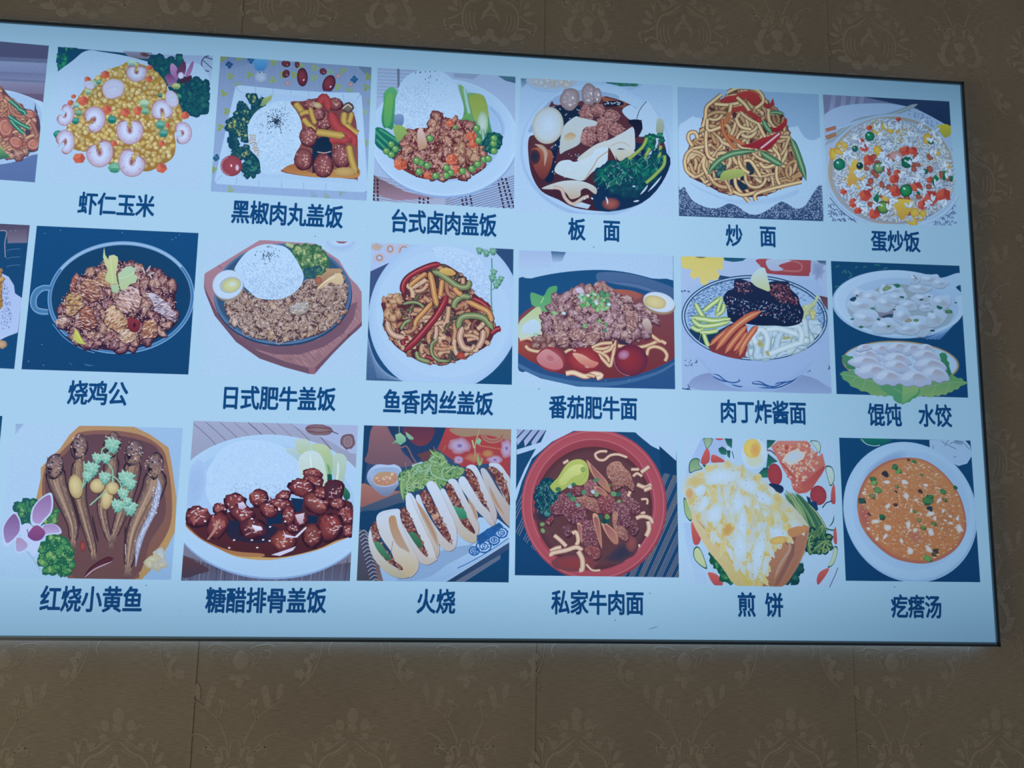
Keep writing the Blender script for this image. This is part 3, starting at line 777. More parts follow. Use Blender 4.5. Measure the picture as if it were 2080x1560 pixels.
    for _ in range(26): p.dot(p.rnd.uniform(590, 850), p.rnd.uniform(580, 830), 8, 4, p.rnd.uniform(0, 3), '1c3c5c', 5)
    p.sub('meatball', each=True)
    p.poly('835,540 960,530 1100,500 1200,510 1340,560 1440,620 1490,800 1500,1270 1460,1300 1240,1280 1050,1280 740,1225 860,1160 880,1060 940,940 945,760 900,640', '743c44', '8c5a50', sm=True)
    p.poly('940,930 1080,900 1240,900 1250,1250 1050,1270 1050,1000', '0e2c50')
    p.poly('760,1215 880,1150 1050,1240 1300,1200 1490,1180 1500,1280 1240,1285 1000,1270', 'a06444', 'b88850', sm=True)
    def yb(pts, w_=50): p.nxt(); p.st(pts, w_+8, '7c5c48'); p.st(pts, w_, 'c8ac60', '98803c', taper=.1)
    p.sub('potato_strip', each=True)
    yb('880,550 930,610 960,670', 60); yb('960,700 1010,760 1080,820', 52); yb('925,665 980,640 1040,640', 44); 
    yb('1370,640 1360,720 1390,760', 60); yb('1440,640 1420,720 1400,760', 46); yb('1380,760 1440,820 1500,850', 60)
    p.sub('meatball', each=True)
    for (x, y, rx, ry) in ((1030, 560, 62, 52), (1270, 555, 74, 62), (1165, 715, 82, 95), (1010, 880, 86, 95), (960, 1100, 88, 105), (1155, 1165, 96, 118), (1335, 1070, 92, 118), (1110, 660, 60, 60)):
        p.nxt(); p.el(x+6, y+8, rx*1.07, ry*1.05, '301c34', '401c30', n=14, wob=.06)
        p.el(x, y, rx, ry, '9c6064', '5c2c3c', ox=.1, oy=-.2, n=16, wob=.06)
        for _ in range(46):
            t = p.rnd.uniform(0, 6.28); r = p.rnd.random()**.6*.9; c = p.rnd.choice(['b07c74', '6c3440', '8c4c50', 'c89c94', '7c4048'])
            p.dot(x+math.cos(t)*r*rx, y+math.sin(t)*r*ry, rx*p.rnd.uniform(.06, .16), rx*.06, p.rnd.uniform(0, 3), c, 5)
        for _ in range(7): p.dot(x+p.rnd.uniform(-.1, .5)*rx, y+p.rnd.uniform(-.4, .6)*ry, rx*.1, rx*.04, p.rnd.uniform(0, 3), 'e4ccd0', 5)
    p.sub('eggplant'); p.poly('1100,905 1220,900 1240,1040 1090,1030', '0c2848', '102c4c', sm=True); p.ln('1100,1035 1170,1045 1235,1030', 8, 'c8a8b0')
    p.sub('wood_ear', each=True); p.el(1400, 600, 60, 50, '7c7064', '3c3440', n=9, wob=.2); p.ln('1350,610 1400,570 1440,600', 12, 'c8c0b0')
    p.sub('pepper_strip', each=True)
    for s_, w_ in (('1120,560 1160,500 1195,540 1210,620', 80), ('1230,640 1290,780 1400,860 1470,930', 92), ('1220,920 1300,905 1400,920', 86), ('1450,880 1465,930 1455,970', 60)):
        p.nxt(); p.st(s_, w_+8, '6c2434', taper=.1); p.st(s_, w_, 'b04850', '98343c', taper=.12)
    p.sub('potato_strip', each=True)
    yb('1090,840 1180,850 1370,880', 66); yb('1410,970 1430,1080 1480,1250', 60); yb('1030,600 1050,680 1080,760', 44); p.nxt(); p.el(1370, 1230, 110, 44, 'c0a468', 'a88c58'); p.nxt(); p.el(1100, 575, 50, 30, 'c8b890', '98785c', 20)
    return p
meatball_dish().build()

def pork_dish():
    p = picture('printed picture of braised pork cubes, peas and a rice dome on a round plate', 740, 120, 4.875, '132,82 1497,175 1482,1482 85,1405', 14, '9cb8e4', '98b8e6')
    p.gr = .25
    for i in range(9): p.poly([(100, 95+34*i), (600, 118+34*i), (600, 128+34*i), (100, 105+34*i)], '8ca4cc')
    p.poly('325,95 350,98 350,280 328,280', '68789c'); p.poly('880,140 1150,150 1080,200 890,180', '8ca4cc'); p.poly('1320,165 1497,175 1497,240 1400,215', '4c7c98', '3c6484')
    for i in range(14): p.poly([(80, 1150+24*i), (900, 1330+20*i), (900, 1341+20*i), (80, 1160+24*i)], '8c7c94', 'a8a8cc')
    for i in range(16): p.poly([(800, 1370+22*i), (1490, 1150+24*i), (1490, 1160+24*i), (800, 1380+22*i)], '6c7ca8')
    p.poly('85,1150 400,1310 700,1380 300,1400 90,1330', '6c5868', '98809c')
    for (x, y0, y1, dx) in ((92, 1150, 1400, 0), (128, 1190, 1400, 4), (545, 1370, 1440, 0), (585, 1380, 1440, 0), (628, 1370, 1440, 0), (960, 1350, 1460, 20), (1000, 1345, 1470, 22), (1045, 1340, 1460, 22), (1320, 1190, 1470, 60), (1360, 1180, 1480, 80), (1400, 1180, 1480, 85)):
        y = y0
        while y < y1: u = (y-y0)/(y1-y0); p.poly([(x+dx*u-9, y), (x+dx*u+9, y-3), (x+dx*u+14, y+22), (x+dx*u-3, y+26)], '2c2438'); y += 38
    p.sub('plate')
    p.el(790, 790, 735, 590, '96bcec', '7ea2d8', 4, n=60, mid=.95); p.el(785, 775, 735, 580, 'a4caf4', 'aed2f8', 4, n=60, mid=.9)
    for k in range(5): p.ring(785, 770, 700-28*k, 550-24*k, 5, '98bdee', 'a6cbf4', 4)
    p.el(770, 740, 600, 475, '9cc2f0', '98beee', 4, n=50)
    p.st('1240,480 1330,580 1370,700 1340,800', 60, '8cb2e6', 'a0c6f2')
    p.sub('rice', stuff=True)
    p.poly('420,170 520,120 620,105 760,120 860,190 920,280 970,420 1000,540 940,640 800,640 640,700 440,710 300,640 290,520 320,380 350,260', 'aed2fa', 'b0d4fa', sm=True)
    rice_texture(p, '330,300 640,200 640,560 640,690 440,700 310,620 310,450', 20, ['98bae8', 'c0dcfc', 'a4c8f4', 'a0c2ee']); rice_texture(p, '500,150 800,160 950,420 960,600 660,600 600,200', 44)
    p.poly('300,560 385,560 380,660 300,650', '7c9ccc', '5c80b4', sm=True)
    for (x, y) in ((510, 143), (550, 140), (558, 133), (605, 130), (650, 130), (655, 172), (640, 190), (605, 205), (718, 212), (638, 240), (700, 125)): p.dot(x, y, 9, 5, p.rnd.uniform(1, 2), '1c3c68', 5)
    p.sub('greens', stuff=True)
    p.poly('195,340 270,280 330,330 310,400 300,560 280,700 200,690 170,600 190,450', '5cb478', '2c8468', sm=True); p.poly('210,400 280,360 260,640 200,650', '70b860', '4ca468', sm=True)
    p.poly('105,695 180,690 300,770 400,830 380,930 300,1000 200,930 105,840', '1c7868', '0c5460', sm=True)
    for s_ in ('110,720 180,790 260,860', '150,700 260,770 370,850', '120,800 200,880 300,960'): p.st(s_, 26, '4ca884', '1c7868')
    p.ln('210,690 300,730 300,760', 16, 'a0ccd8')
    p.poly('290,670 360,660 440,720 420,790 340,820 300,760', '8cb464', '78a460', sm=True)
    p.poly('930,270 980,280 1000,340 1080,340 1180,370 1220,480 1240,620 1280,780 1300,880 1160,920 1080,740 980,620 985,480', '7cb070', '2c7c68', sm=True)
    p.poly('1040,380 1160,360 1215,480 1220,600 1100,620 1060,500', '90a850', '8cac58', sm=True); p.st('990,300 1020,460 1060,640', 34, 'a8d0d8', '78b0a0'); p.el(1170, 640, 56, 120, 'b4d0d8', '88b080', 0); p.st('1170,700 1180,800 1190,900', 30, 'a8c8cc', '3c8c70')
    p.poly('950,620 1050,540 1060,700 1000,760', '6cac60', '2c7c60', sm=True)
    p.leafy('1230,760 1340,760 1365,830 1300,900 1240,930 1150,900', 36, 28, '0c4858', '1c6c60', '4c9c70')
    p.sub('braised_pork', stuff=True)
    R = '700,560 760,570 870,600 960,640 1030,640 1080,720 1120,820 1180,940 1250,980 1100,1120 960,1180 760,1200 580,1190 430,1130 310,1040 320,950 380,880 420,760 520,690 640,680'
    p.poly(R, '5c2c38', '6c3430', sm=True)
    p.chunks(R, 62, 48, ['9c5a50', 'a87058', '8c4848', 'b88868', '7c3c44', 'b07868'], '481c30', 'e0c4c0', nh=5)
    p.chunks('860,840 1080,840 1100,1000 1000,1080 900,1040', 80, 60, ['a87c58', 'b08860'], '5c3038', 'e0ccc0', .7, 7)
    for (x, y, r) in ((360, 1055, 72), (850, 650, 46), (870, 1010, 66), (1060, 780, 60), (1075, 860, 50), (910, 1110, 50), (630, 1165, 46)): p.cube(x, y, r, p.rnd.uniform(0, 60), 'c86048', '943c3c', 'e08c64')
    tex(p, R, 17, ['e0c4c0', 'c89c88', '4c1c30', '8c4c48', 'b07c60'])
    p.poly('525,750 570,710 620,850 600,900 540,920', 'd0bcc8', 'b08c6c', sm=True)
    p.sub('pea', each=True)
    for (x, y) in ((650, 810), (268, 868), (222, 935), (270, 970), (310, 915), (560, 1050), (625, 1078), (520, 1030), (543, 1138), (812, 1100), (855, 1150), (810, 1175), (706, 1180), (970, 1132), (1062, 1110), (1118, 1065), (1182, 1018), (1128, 830), (1280, 935), (1275, 860), (1110, 710), (1280, 810), (1225, 1010), (895, 700)): p.pea(x, y, 33 if x != 895 else 20)
    return p
pork_dish().build()

def dumpling_noodle_dish():
    p = picture('printed picture of dark broth with wide noodles, an egg, beef cubes and greens', 1040, 140, 5.032, '90,90 1640,170 1655,1525 20,1450', 15, '9cc2ee', 'a6cbf2')
    p.gr = .22
    p.sub('small_plate', each=True)
    p.poly('90,95 150,100 150,150 95,200', '5c7c94', '8cb0dc'); p.el(400, 120, 260, 120, 'a8ccf6', '90b6e8'); p.poly('200,96 640,110 600,180 400,212 210,180', 'b0b8c8', '9cb8d8', sm=True)
    p.chunks('215,105 600,115 560,170 420,195 230,170', 44, 26, ['c0a890', 'b8b8b0', 'c8b088', 'a8c0d8'], '9ca8b4', 'd0e0f0', nh=1)
    p.el(1130, 130, 220, 90, 'a4caf4', '8cb2e4'); p.poly('950,128 1300,145 1280,180 1000,180', '2c5c80', '3c7c84')
    for x in (1110, 1240): p.el(x, 160, 52, 22, '2c6c5c', '3c8c80')
    p.sub('bowl')
    p.el(850, 830, 770, 690, '8ab0e4', '9cc2ee', 0, n=60, mid=.97); p.el(850, 815, 745, 665, 'a6ccf6', 'a0c6f2', 0, n=60, mid=.9)
    p.poly('170,620 380,330 640,220 900,230 1100,290 900,420 400,560 230,640', '8cb0dc', '84a8d8', sm=True)
    p.sub('broth', stuff=True)
    p.poly('165,860 175,700 260,640 400,340 470,370 900,290 1000,290 1200,360 1400,500 1540,720 1585,900 1560,1060 1480,1220 1330,1370 1100,1445 900,1455 640,1420 480,1340 300,1250 200,1080', '5c3440', '3c2038', sm=True)
    p.poly('1100,760 1580,860 1570,1100 1330,1370 900,1455 840,1200', '0c2c54', '0c3058', sm=True); p.poly('400,400 700,380 640,560 520,700 440,960 420,1140 330,1120 430,760 520,560', '12284c', '0c2448', sm=True)
    p.poly('200,820 400,840 400,1000 320,1130 230,1020', 'a05c48', '6c3038', sm=True); p.el(230, 900, 60, 80, '1c2848', '5c3038'); p.el(1010, 1380, 95, 65, 'a05850', '4c3048')
    p.poly('900,280 1180,350 1140,400 950,350', 'a05c48', '7c5044'); p.poly('1290,440 1410,520 1370,560 1280,500', 'a86c50', '6c4040')
    for _ in range(120): p.dot(p.rnd.uniform(400, 720), p.rnd.uniform(380, 1120), p.rnd.uniform(4, 14), 4, p.rnd.uniform(0, 3), p.rnd.choice(['8cb0d8', '2c4870', '1c2c50', 'c0d8f4']), 5)
    p.sub('fish_ball', each=True)
    for (x, y, rx, ry, a) in ((590, 310, 100, 118, 15), (785, 265, 78, 118, 0), (870, 275, 46, 80, 0)):
        p.nxt(); p.el(x, y, rx, ry, 'a49cb0', '84747c', a, ox=-.1, oy=-.2, wob=.05); p.grains([(x-rx*.6, y-ry*.6), (x+rx*.6, y-ry*.6), (x+rx*.6, y+ry*.6), (x-rx*.6, y+ry*.6)], 26, 12, 6, ['b8b4cc', '948c9c', 'a89898']); p.dot(x+rx*.3, y-ry*.1, 9, 14, 0, 'e0ecfc'); p.dot(x, y+ry*.5, 8, 12, 0, 'e0ecfc')
    p.sub('beef_cube', each=True)
    for (x, y, r) in ((770, 450, 78), (880, 430, 72), (1010, 490, 80), (940, 580, 92), (1060, 630, 70), (795, 620, 62), (768, 715, 84), (920, 700, 62)):
        a_ = p.rnd.uniform(-.5, .5); p.fold([(x+math.cos(a_+k*1.5708+.78)*r*1.08*p.rnd.uniform(.85, 1.1), y+math.sin(a_+k*1.5708+.78)*r*p.rnd.uniform(.85, 1.1)) for k in (0, .35, 1, 1.4, 2, 2.4, 3, 3.4)], 'a47478', '7c5054', '30203c', 'c8a0a4'); p.grains([(x-r*.6, y-r*.5), (x+r*.6, y-r*.5), (x+r*.6, y+r*.4), (x-r*.5, y+r*.5)], 15, 11, 4, ['b48488', '7c4850', '98646c', 'c49c9c'])
    p.sub('wide_noodle', each=True)
    p.poly('485,870 495,700 530,590 640,500 700,510 850,545 850,590 740,610 700,700 680,780 540,850', 'b4c8d8', 'a8b8c0', sm=True); p.poly('530,700 600,660 650,700 560,760', 'b0946c', 'b8c0b8', sm=True)
    p.poly('660,940 780,830 880,770 1000,730 1130,660 1240,600 1250,700 1240,850 1100,820 1050,870 1060,960 980,940 900,1000 850,900 800,960', 'b8cce0', 'b8c4c4', sm=True)
    p.poly('430,1050 480,960 580,940 640,960 800,900 850,830 990,820 960,960 850,1040 800,1080 720,1150 600,1130 500,1100', 'b8d4f0', 'b4ccdc', sm=True)
    p.st('980,850 880,920 830,1000 740,1140', 14, 'a8886c', 'b4c0c4'); p.st('1000,800 1110,760 1200,800', 10, 'a89874', 'b4c4cc')
    p.poly('1050,840 1240,850 1240,900 1150,950 1080,940', 'b8c4c4', 'b4b4a4', sm=True)
    p.poly('980,810 1000,830 1070,960 970,970', '5c3438', '4c2834')
    p.poly('300,1230 420,1180 560,1150 720,1160 850,1220 850,1290 760,1230 700,1250 690,1310 600,1340 560,1290 500,1240 400,1240', 'b8ccdc', 'b4a898', sm=True)
    p.st('420,1220 500,1240 540,1330 620,1390 720,1330 780,1310', 36, 'c4c4c0', 'a8887c'); p.poly('620,1410 700,1370 800,1400 770,1440', 'b0ccf0', 'a8c4e4')
    p.poly('1120,440 1200,380 1290,420 1370,330 1480,480 1520,520 1450,540 1400,540 1280,530 1200,530', 'accef4', 'a8ccf0', sm=True); p.poly('1290,700 1330,620 1320,540 1440,530 1480,560 1540,600 1490,760 1450,870 1380,900 1470,760 1400,700', 'a8ccf2', 'a8cae8', sm=True)
    p.poly('1480,520 1540,540 1540,660 1470,660', 'a4b8b0', '8ca08c', sm=True); p.ln('1370,340 1300,430 1270,520', 8, '38506c')
    p.st('230,780 300,810 340,870 330,1000', 50, 'b0a49c', '986c60', taper=.3)
    for R in ('940,345 1100,340 1130,380 960,400', '1180,540 1310,535 1320,640 1260,720 1240,620'): p.poly(R, '0e1c3c', '24203c', sm=True)
    for _ in range(26): p.dot(p.rnd.uniform(940, 1110), p.rnd.uniform(345, 375), 9, 4, p.rnd.uniform(0, 3), 'a8c4e4', 5)
    p.sub('greens', stuff=True)
    p.leafy('800,1140 900,1040 1000,980 1160,950 1300,960 1400,900 1480,860 1540,800 1560,950 1480,1100 1320,1230 1160,1260 1000,1270 940,1180', 46, 38, '083c58', '0c5c60', '148068')
    p.leafy('1370,710 1440,700 1450,800 1380,860 1340,800', 34, 26, '0c5058', '148060', '2c9c6c'); p.leafy('1480,690 1540,690 1540,760 1490,750', 26, 20, '0c4c54', '1c7858', '2c9c6c')
    p.leafy('960,1240 1280,1220 1260,1320 1080,1290', 44, 32, '0a3c58', '0c4c5c', '2c6c7c')
    for s_ in ('1370,720 1320,820 1180,940', '1400,830 1340,930', '1550,900 1540,1000 1440,1110 1360,1180', '1510,800 1500,880 1490,930'): p.st(s_, 34, 'a0b858', '5c8c50')
    for _ in range(70):
        x = p.rnd.uniform(840, 1540); y = 1560-x*.5+p.rnd.uniform(-130, 170)
        if inside(x, y, P_('800,1140 900,1040 1160,950 1480,860 1540,900 1480,1100 1320,1230 1160,1260 1000,1250')): p.st([(x-40, y+26), (x, y-6), (x+46, y-p.rnd.uniform(0, 50))], p.rnd.uniform(12, 30), p.rnd.choice(['1c7c64', '0c4c58', '2c9478', '0a3850', '148064']), '0a4454', taper=.35)
    for _ in range(60): x = p.rnd.uniform(860, 1500); y = 1540-x*.45+p.rnd.uniform(-120, 150); p.st([(x, y), (x+p.rnd.uniform(-30, 30), y+p.rnd.uniform(10, 40))], 5, 'a8c8d8', '3c8080', sm=False)
    for (a, b, c, d) in ((950, 1320, 970, 1400), (1300, 1300, 1380, 1200), (1380, 1270, 1520, 1110), (1220, 1215, 1250, 1215), (730, 1330, 730, 1350), (800, 1330, 815, 1350), (1230, 1370, 1290, 1360)): p.st([(a, b), ((a+c)/2+6, (b+d)/2), (c, d)], 18, 'd0e4fc', '8cb0d8', taper=.3)
    p.sub('egg', each=True)
    p.el(362, 595, 158, 190, 'b4d2f4', 'a8aca0', 12, ox=.05, oy=-.15, n=30, mid=.8)
    return p
dumpling_noodle_dish().build()

def chow_mein():
    p = picture('printed picture of a heap of stir-fried noodles with red pepper on a wavy plate', 1360, 160, 5.2, '82,85 1575,165 1625,1505 100,1450', 16, '8cb4e0', '8fb4e2')
    p.gr = .5
    p.poly('90,1140 1620,1130 1625,1510 95,1455', '4c6894', '2c4c7c')
    for (x, y) in p.fill('95,1150 200,1150 400,1370 1200,1320 1500,1180 1620,1140 1620,1500 100,1450', 17, .3): p.dot(x, y, 9, 5, .5, p.rnd.choice(['a8c0e8', '8098c4', '1c3c6c', '30507c']), 4)
    p.gr = .2
    p.sub('wavy_plate')
    p.poly('85,560 160,460 260,400 340,430 1240,520 1330,500 1410,620 1500,660 1640,650 1640,1100 1570,1130 1480,1260 1420,1350 1330,1380 1200,1310 1140,1320 1000,1410 900,1445 800,1420 720,1360 620,1325 520,1370 400,1370 260,1310 190,1230 150,1150 85,1140', 'acd0f6', 'a6ccf4', sm=True)
    p.poly('200,1100 400,1200 700,1290 1100,1260 1350,1180 1300,1250 1000,1330 700,1330 350,1200', '98beee', 'a0c6f2', sm=True)
    p.sub('fried_noodles', stuff=True)
    R = '700,115 870,120 960,190 1080,300 1200,400 1240,540 1290,700 1360,900 1390,1080 1200,1150 1040,1230 860,1260 720,1240 560,1220 380,1130 210,1040 140,880 180,780 230,700 290,600 340,520 360,400 400,290 540,230'
    p.poly(R, '54303c', '4c2c3c', sm=True)
    p.poly('600,900 900,900 860,1060 720,1180 600,1100 460,960', '10304c')
    p.worms(R, 120, 34, ['a87c58', 'b08860', '986850'], '3c2434', seg=12, L=30)
    p.worms(R, 100, 36, ['ccb080', 'd4bc8c', 'c4a070', 'dcc898'], '54303a', seg=14, L=32, bend=.4)
    p.poly('520,250 600,200 690,185 760,150 880,150 950,220 930,300 860,290 800,240 700,250 640,300', 'b83c3c', '983034', sm=True)
    p.poly('640,330 760,300 860,360 960,440 940,480 860,430 760,360 660,370', 'a83c3c', '8c3034', sm=True)
    p.poly('980,250 1040,290 1080,215 1100,290 1030,335 980,310', 'b04040', '8c2c34')
    p.chunks('480,930 560,920 600,1000 500,1010', 40, 34, ['1c4c5c', '2c6c5c'], '0c2c48', '7cb098'); p.poly('800,900 870,900 880,1010 820,1020', '24384c', sm=True); p.poly('630,1080 700,1070 820,1160 740,1190 640,1140', '163450', sm=True)
    for s_ in ('540,180 440,260 380,320 370,420 340,520', '600,160 720,110 880,120 960,180 975,260 900,325', '230,720 190,650 200,590 260,580 290,640', '380,560 375,700 400,830 490,880', '470,280 600,290 720,270', '700,210 780,280 830,350', '640,280 620,380 580,460', '780,880 840,880 900,960 950,1050', '720,880 760,960 830,1010', '1120,930 1120,1060 1180,1180', '680,1060 700,1160 830,1310', '660,1200 760,1240 900,1210 1060,1160', '150,870 170,980 250,1050', '390,440 400,560 540,520', '900,1300 900,1230 1080,1170 1380,1100', '690,430 740,520 850,550', '920,480 960,560 1000,640', '1080,740 1140,820 1150,900', '940,900 1000,950 1100,920', '330,900 360,840 350,940 400,1040'):
        p.st(s_, 46, '54303a'); p.st(s_, 36, 'e4d4a8', 'ac8458')
    p.sub('carrot_strip', each=True)
    for s_ in ('545,420 555,560 620,680 700,760', '640,360 600,440 570,500', '600,600 680,660 780,710', '1220,960 1250,910'): p.nxt(); p.st(s_, 38, 'c87c50', '904838', taper=.1)
    p.sub('red_pepper_strip', each=True)
    p.poly('740,720 860,690 960,640 1040,620 1150,580 1165,610 1100,700 1020,770 900,750 800,740', 'a8303c', '8c2434', sm=True)
    p.poly('1050,520 1110,530 1180,480 1220,430 1228,480 1180,550 1100,580 1060,560', 'b03038', '8c2030', sm=True)
    p.st('950,750 1040,680 1150,590', 22, 'e4d4e8', 'b06478'); p.st('920,440 960,470', 20, 'b03840')
    p.sub('green_pepper_strip', each=True)
    for s_, w_ in (('390,1030 440,950 520,870 640,810 780,785 930,775', 56), ('940,780 1030,840 1110,890 1180,930', 66), ('1265,630 1320,760 1370,900 1430,1090', 62), ('975,450 1010,520 1070,590', 50), ('1040,375 1120,370 1200,390', 34), ('790,210 820,310', 30)):
        p.nxt(); p.st(s_, w_+6, '24483c', taper=.2); p.st(s_, w_, '6c9c74', '2c6c54', taper=.25); p.st(s_, w_*.2, 'b0cca0', '6c9c74', taper=.25)
    p.poly('520,1080 560,990 740,970 780,1030 660,1070 540,1085', 'a8b868', '8ca05c', sm=True)
    return p
chow_mein().build()

def egg_rice():
    p = picture('printed picture of egg fried rice with peas and carrot in a round bowl', 1660, 180, 5.2, '58,62 1395,135 1475,1465 112,1400', 17, 'a4b0dc', 'a8cdf4')
    p.gr = .25
    p.poly('58,62 1400,135 1430,640 1300,380 1000,220 700,160 300,180 75,270', '7c84b0', '6c84b4', horiz=True); p.poly('480,85 1400,135 1430,660 1250,330 1050,210', '2c4878', '0c2c54', sm=False)
    for x in (150, 260, 360, 450): p.poly([(x, 65), (x+50, 70), (x+20, 260), (x-30, 280)], '8c94c0', '98a4d0')
    p.poly('70,290 200,200 400,165 700,155 900,180 1050,220 1250,320 1400,430 1430,640 1300,520 800,300 200,400 80,420', 'a8c4f0', 'a4c0ee', sm=True)
    for (x, y) in p.fill('900,230 1100,240 1300,380 1400,500 1300,500 1000,290', 34): p.dot(x, y, 12, 6, 1, '6c8cc0')
    p.sub('chopstick', each=True)
    p.st('80,600 400,350 760,280 1060,165', 46, 'a8b8c4', '7c98b4', taper=.02); p.st('90,440 200,410', 36, 'c07860', '986058'); p.st('90,520 200,480', 40, 'b88468', '8c5c50'); p.st('200,420 520,330 860,280', 34, 'b0ccf4', '98b8e8')
    p.sub(None); p.poly('1260,400 1350,375 1420,410 1410,480 1350,520 1290,450', 'd4c83c', 'a8a844', sm=True)
    for (x, y) in p.fill('120,1220 380,1410 112,1400 1475,1465', 30): pass
    for (x, y) in p.fill('115,1200 200,1240 400,1400 115,1410', 40): p.st([(x-20, y), (x, y-12), (x+18, y+14)], 7, '1c4878')
    for (x, y) in p.fill('1200,1440 1460,1180 1475,1465', 36): p.st([(x-16, y+10), (x, y-12), (x+12, y+12)], 7, '3c5c90')
    p.sub('bowl')
    p.el(780, 870, 690, 600, 'a0bce4', 'a8c8f0', 0, n=60, mid=.95); p.el(775, 862, 665, 572, '9c9ca0', 'b0a898', 0, n=60, mid=.96)
    p.ring(780, 870, 680, 585, 22, 'b0d0f4', '94b4e0', 0, 0, 360, 60)
    p.ln('130,1150 250,1290 420,1420', 8, '2c5484'); p.ln('1450,1160 1380,1270 1230,1400', 7, '5c84b8')
    p.sub('rice', stuff=True)
    R = '350,450 480,370 640,320 850,330 1050,370 1200,470 1330,600 1400,760 1440,900 1400,1100 1330,1250 1130,1380 900,1430 700,1410 520,1380 330,1270 200,1110 160,950 180,750 240,600'
    p.poly(R, 'a0b4d4', '98a0b8', sm=True)
    egg = [(690, 430), (900, 490), (260, 620), (380, 830), (350, 960), (420, 1030), (850, 1290), (870, 1240), (600, 480), (1230, 700), (1340, 840), (1000, 1400), (600, 680), (640, 400), (1090, 1340), (840, 540), (200, 690), (960, 1210)]
    for (x, y) in egg: p.el(x, y, p.rnd.uniform(50, 84), p.rnd.uniform(46, 80), 'e0c848', 'c09444', p.rnd.uniform(0, 90), n=9, wob=.25)
    for (x, y) in p.fill(R, 30, .6):
        c = p.rnd.choice(['bcd6f4', 'b4d0f4', 'c4dcf8', 'a8c0e4', 'c0ccd8', 'c8d0c8']); a = p.rnd.uniform(0, 3.14)
        p.dot(x+3, y+4, 27, 13, a, p.rnd.choice(['8c90a4', '98a0b4', 'a09c94', '6c7898']), 6); p.dot(x, y, p.rnd.uniform(18, 28), p.rnd.uniform(8, 12), a, c, 6)
    for (x, y) in p.fill('350,780 700,600 1100,660 1380,1000 1000,1360 500,1340', 120, .5): p.el(x, y, 42, 30, 'b46450', '8c4044', p.rnd.uniform(0, 90), n=8, wob=.3)
    for (x, y) in egg[::2]+[(740, 460), (1130, 560), (1230, 700), (440, 960), (690, 1180), (1000, 1330)]: p.el(x, y, p.rnd.uniform(34, 58), p.rnd.uniform(28, 48), 'dcc450', 'c49848', p.rnd.uniform(0, 90), n=9, wob=.3)
    p.poly('800,1190 960,1200 980,1260 870,1410 820,1330 770,1240', 'e0c44c', 'c89c48', sm=True); p.poly('350,780 400,790 440,920 340,1060 290,1000', 'dcc050', 'cc9c50', sm=True)
    p.sub('carrot_cube', each=True)
    for (x, y, r) in ((515, 780, 66), (470, 650, 50), (900, 680, 60), (980, 680, 50), (700, 870, 46), (820, 920, 50), (1020, 1060, 62), (790, 1110, 72), (480, 1150, 72), (1160, 1180, 96), (1300, 1150, 84), (360, 1230, 60), (570, 1340, 68), (400, 1310, 44), (435, 580, 36), (825, 350, 30), (520, 440, 34), (780, 980, 56), (1080, 1250, 60), (1160, 990, 44), (250, 1110, 40)): p.cube(x, y, r, p.rnd.uniform(0, 60), 'c84c40', '982c38', 'e07454')
    p.el(795, 735, 74, 52, 'c8a4ac', 'b07874', 0, n=14, wob=.1)
    p.sub('pea', each=True)
    for (x, y, r, c) in ((525, 530, 46, '1c9068'), (205, 825, 56, '1c8c70'), (915, 805, 54, '147858'), (905, 1100, 60, '2ca05c'), (620, 860, 54, '90b070'), (665, 1275, 62, '84b04c'), (1170, 578, 34, '3c8c44'), (370, 660, 30, '1c7870'), (420, 840, 34, '14404c'), (1110, 900, 26, '1c7058')): p.pea(x, y, r, c, '0c5048', 'b8e4e0')
    for q in ('1170,1000 1210,930 1255,970 1200,1060', '1288,890 1322,890 1316,1000 1290,990', '1370,920 1400,930 1395,1010 1362,1000', '1010,1120 1090,1070 1080,1110 1040,1150', '560,1180 620,1100 620,1200 590,1270'): p.poly(q, '1c8858', '0c6050')
    for (x, y) in p.fill(R, 165, .6):
        a = p.rnd.uniform(0, 3.14)
        for _ in range(4):
            xx, yy = x+p.rnd.uniform(-36, 36), y+p.rnd.uniform(-30, 30); a += p.rnd.uniform(.3, 1); p.dot(xx+2, yy+4, 36, 14, a, '8ca0c8', 7); p.dot(xx, yy, 33, 12, a, p.rnd.choice(['d0e6ff', 'c4dcfc', 'dcecff']), 7)
    p.sub('bowl_rim', each=True); p.st('120,1120 200,1240 360,1370 520,1440', 40, 'b0d0f4', '88acdc'); p.nxt(); p.st('1440,1150 1350,1290 1200,1400 1040,1450', 44, 'b8d8f8', '90b4e4')
    return p
egg_rice().build()
def coriander(p, x, y, r, c='a0d0c0', d='5ca89c'):
    p.nxt(); V = []
    for i in range(22):
        t = i/22*6.283; q = r*(1 if i % 2 else .74)*(1 if (i//4) % 2 else .78); V.append((x+math.cos(t)*q, y+math.sin(t)*q))
    p.poly([(a+4, b+5) for a, b in V], '3c6c64'); p.el(x, y, r*.3, r*.3, c); p.poly(V, c, d)
    for k in range(5): t = k*1.256+.5; p.ln([(x, y), (x+math.cos(t)*r*.7, y+math.sin(t)*r*.7)], 4, mix(c, 'd8f0e8', .5), sm=False)
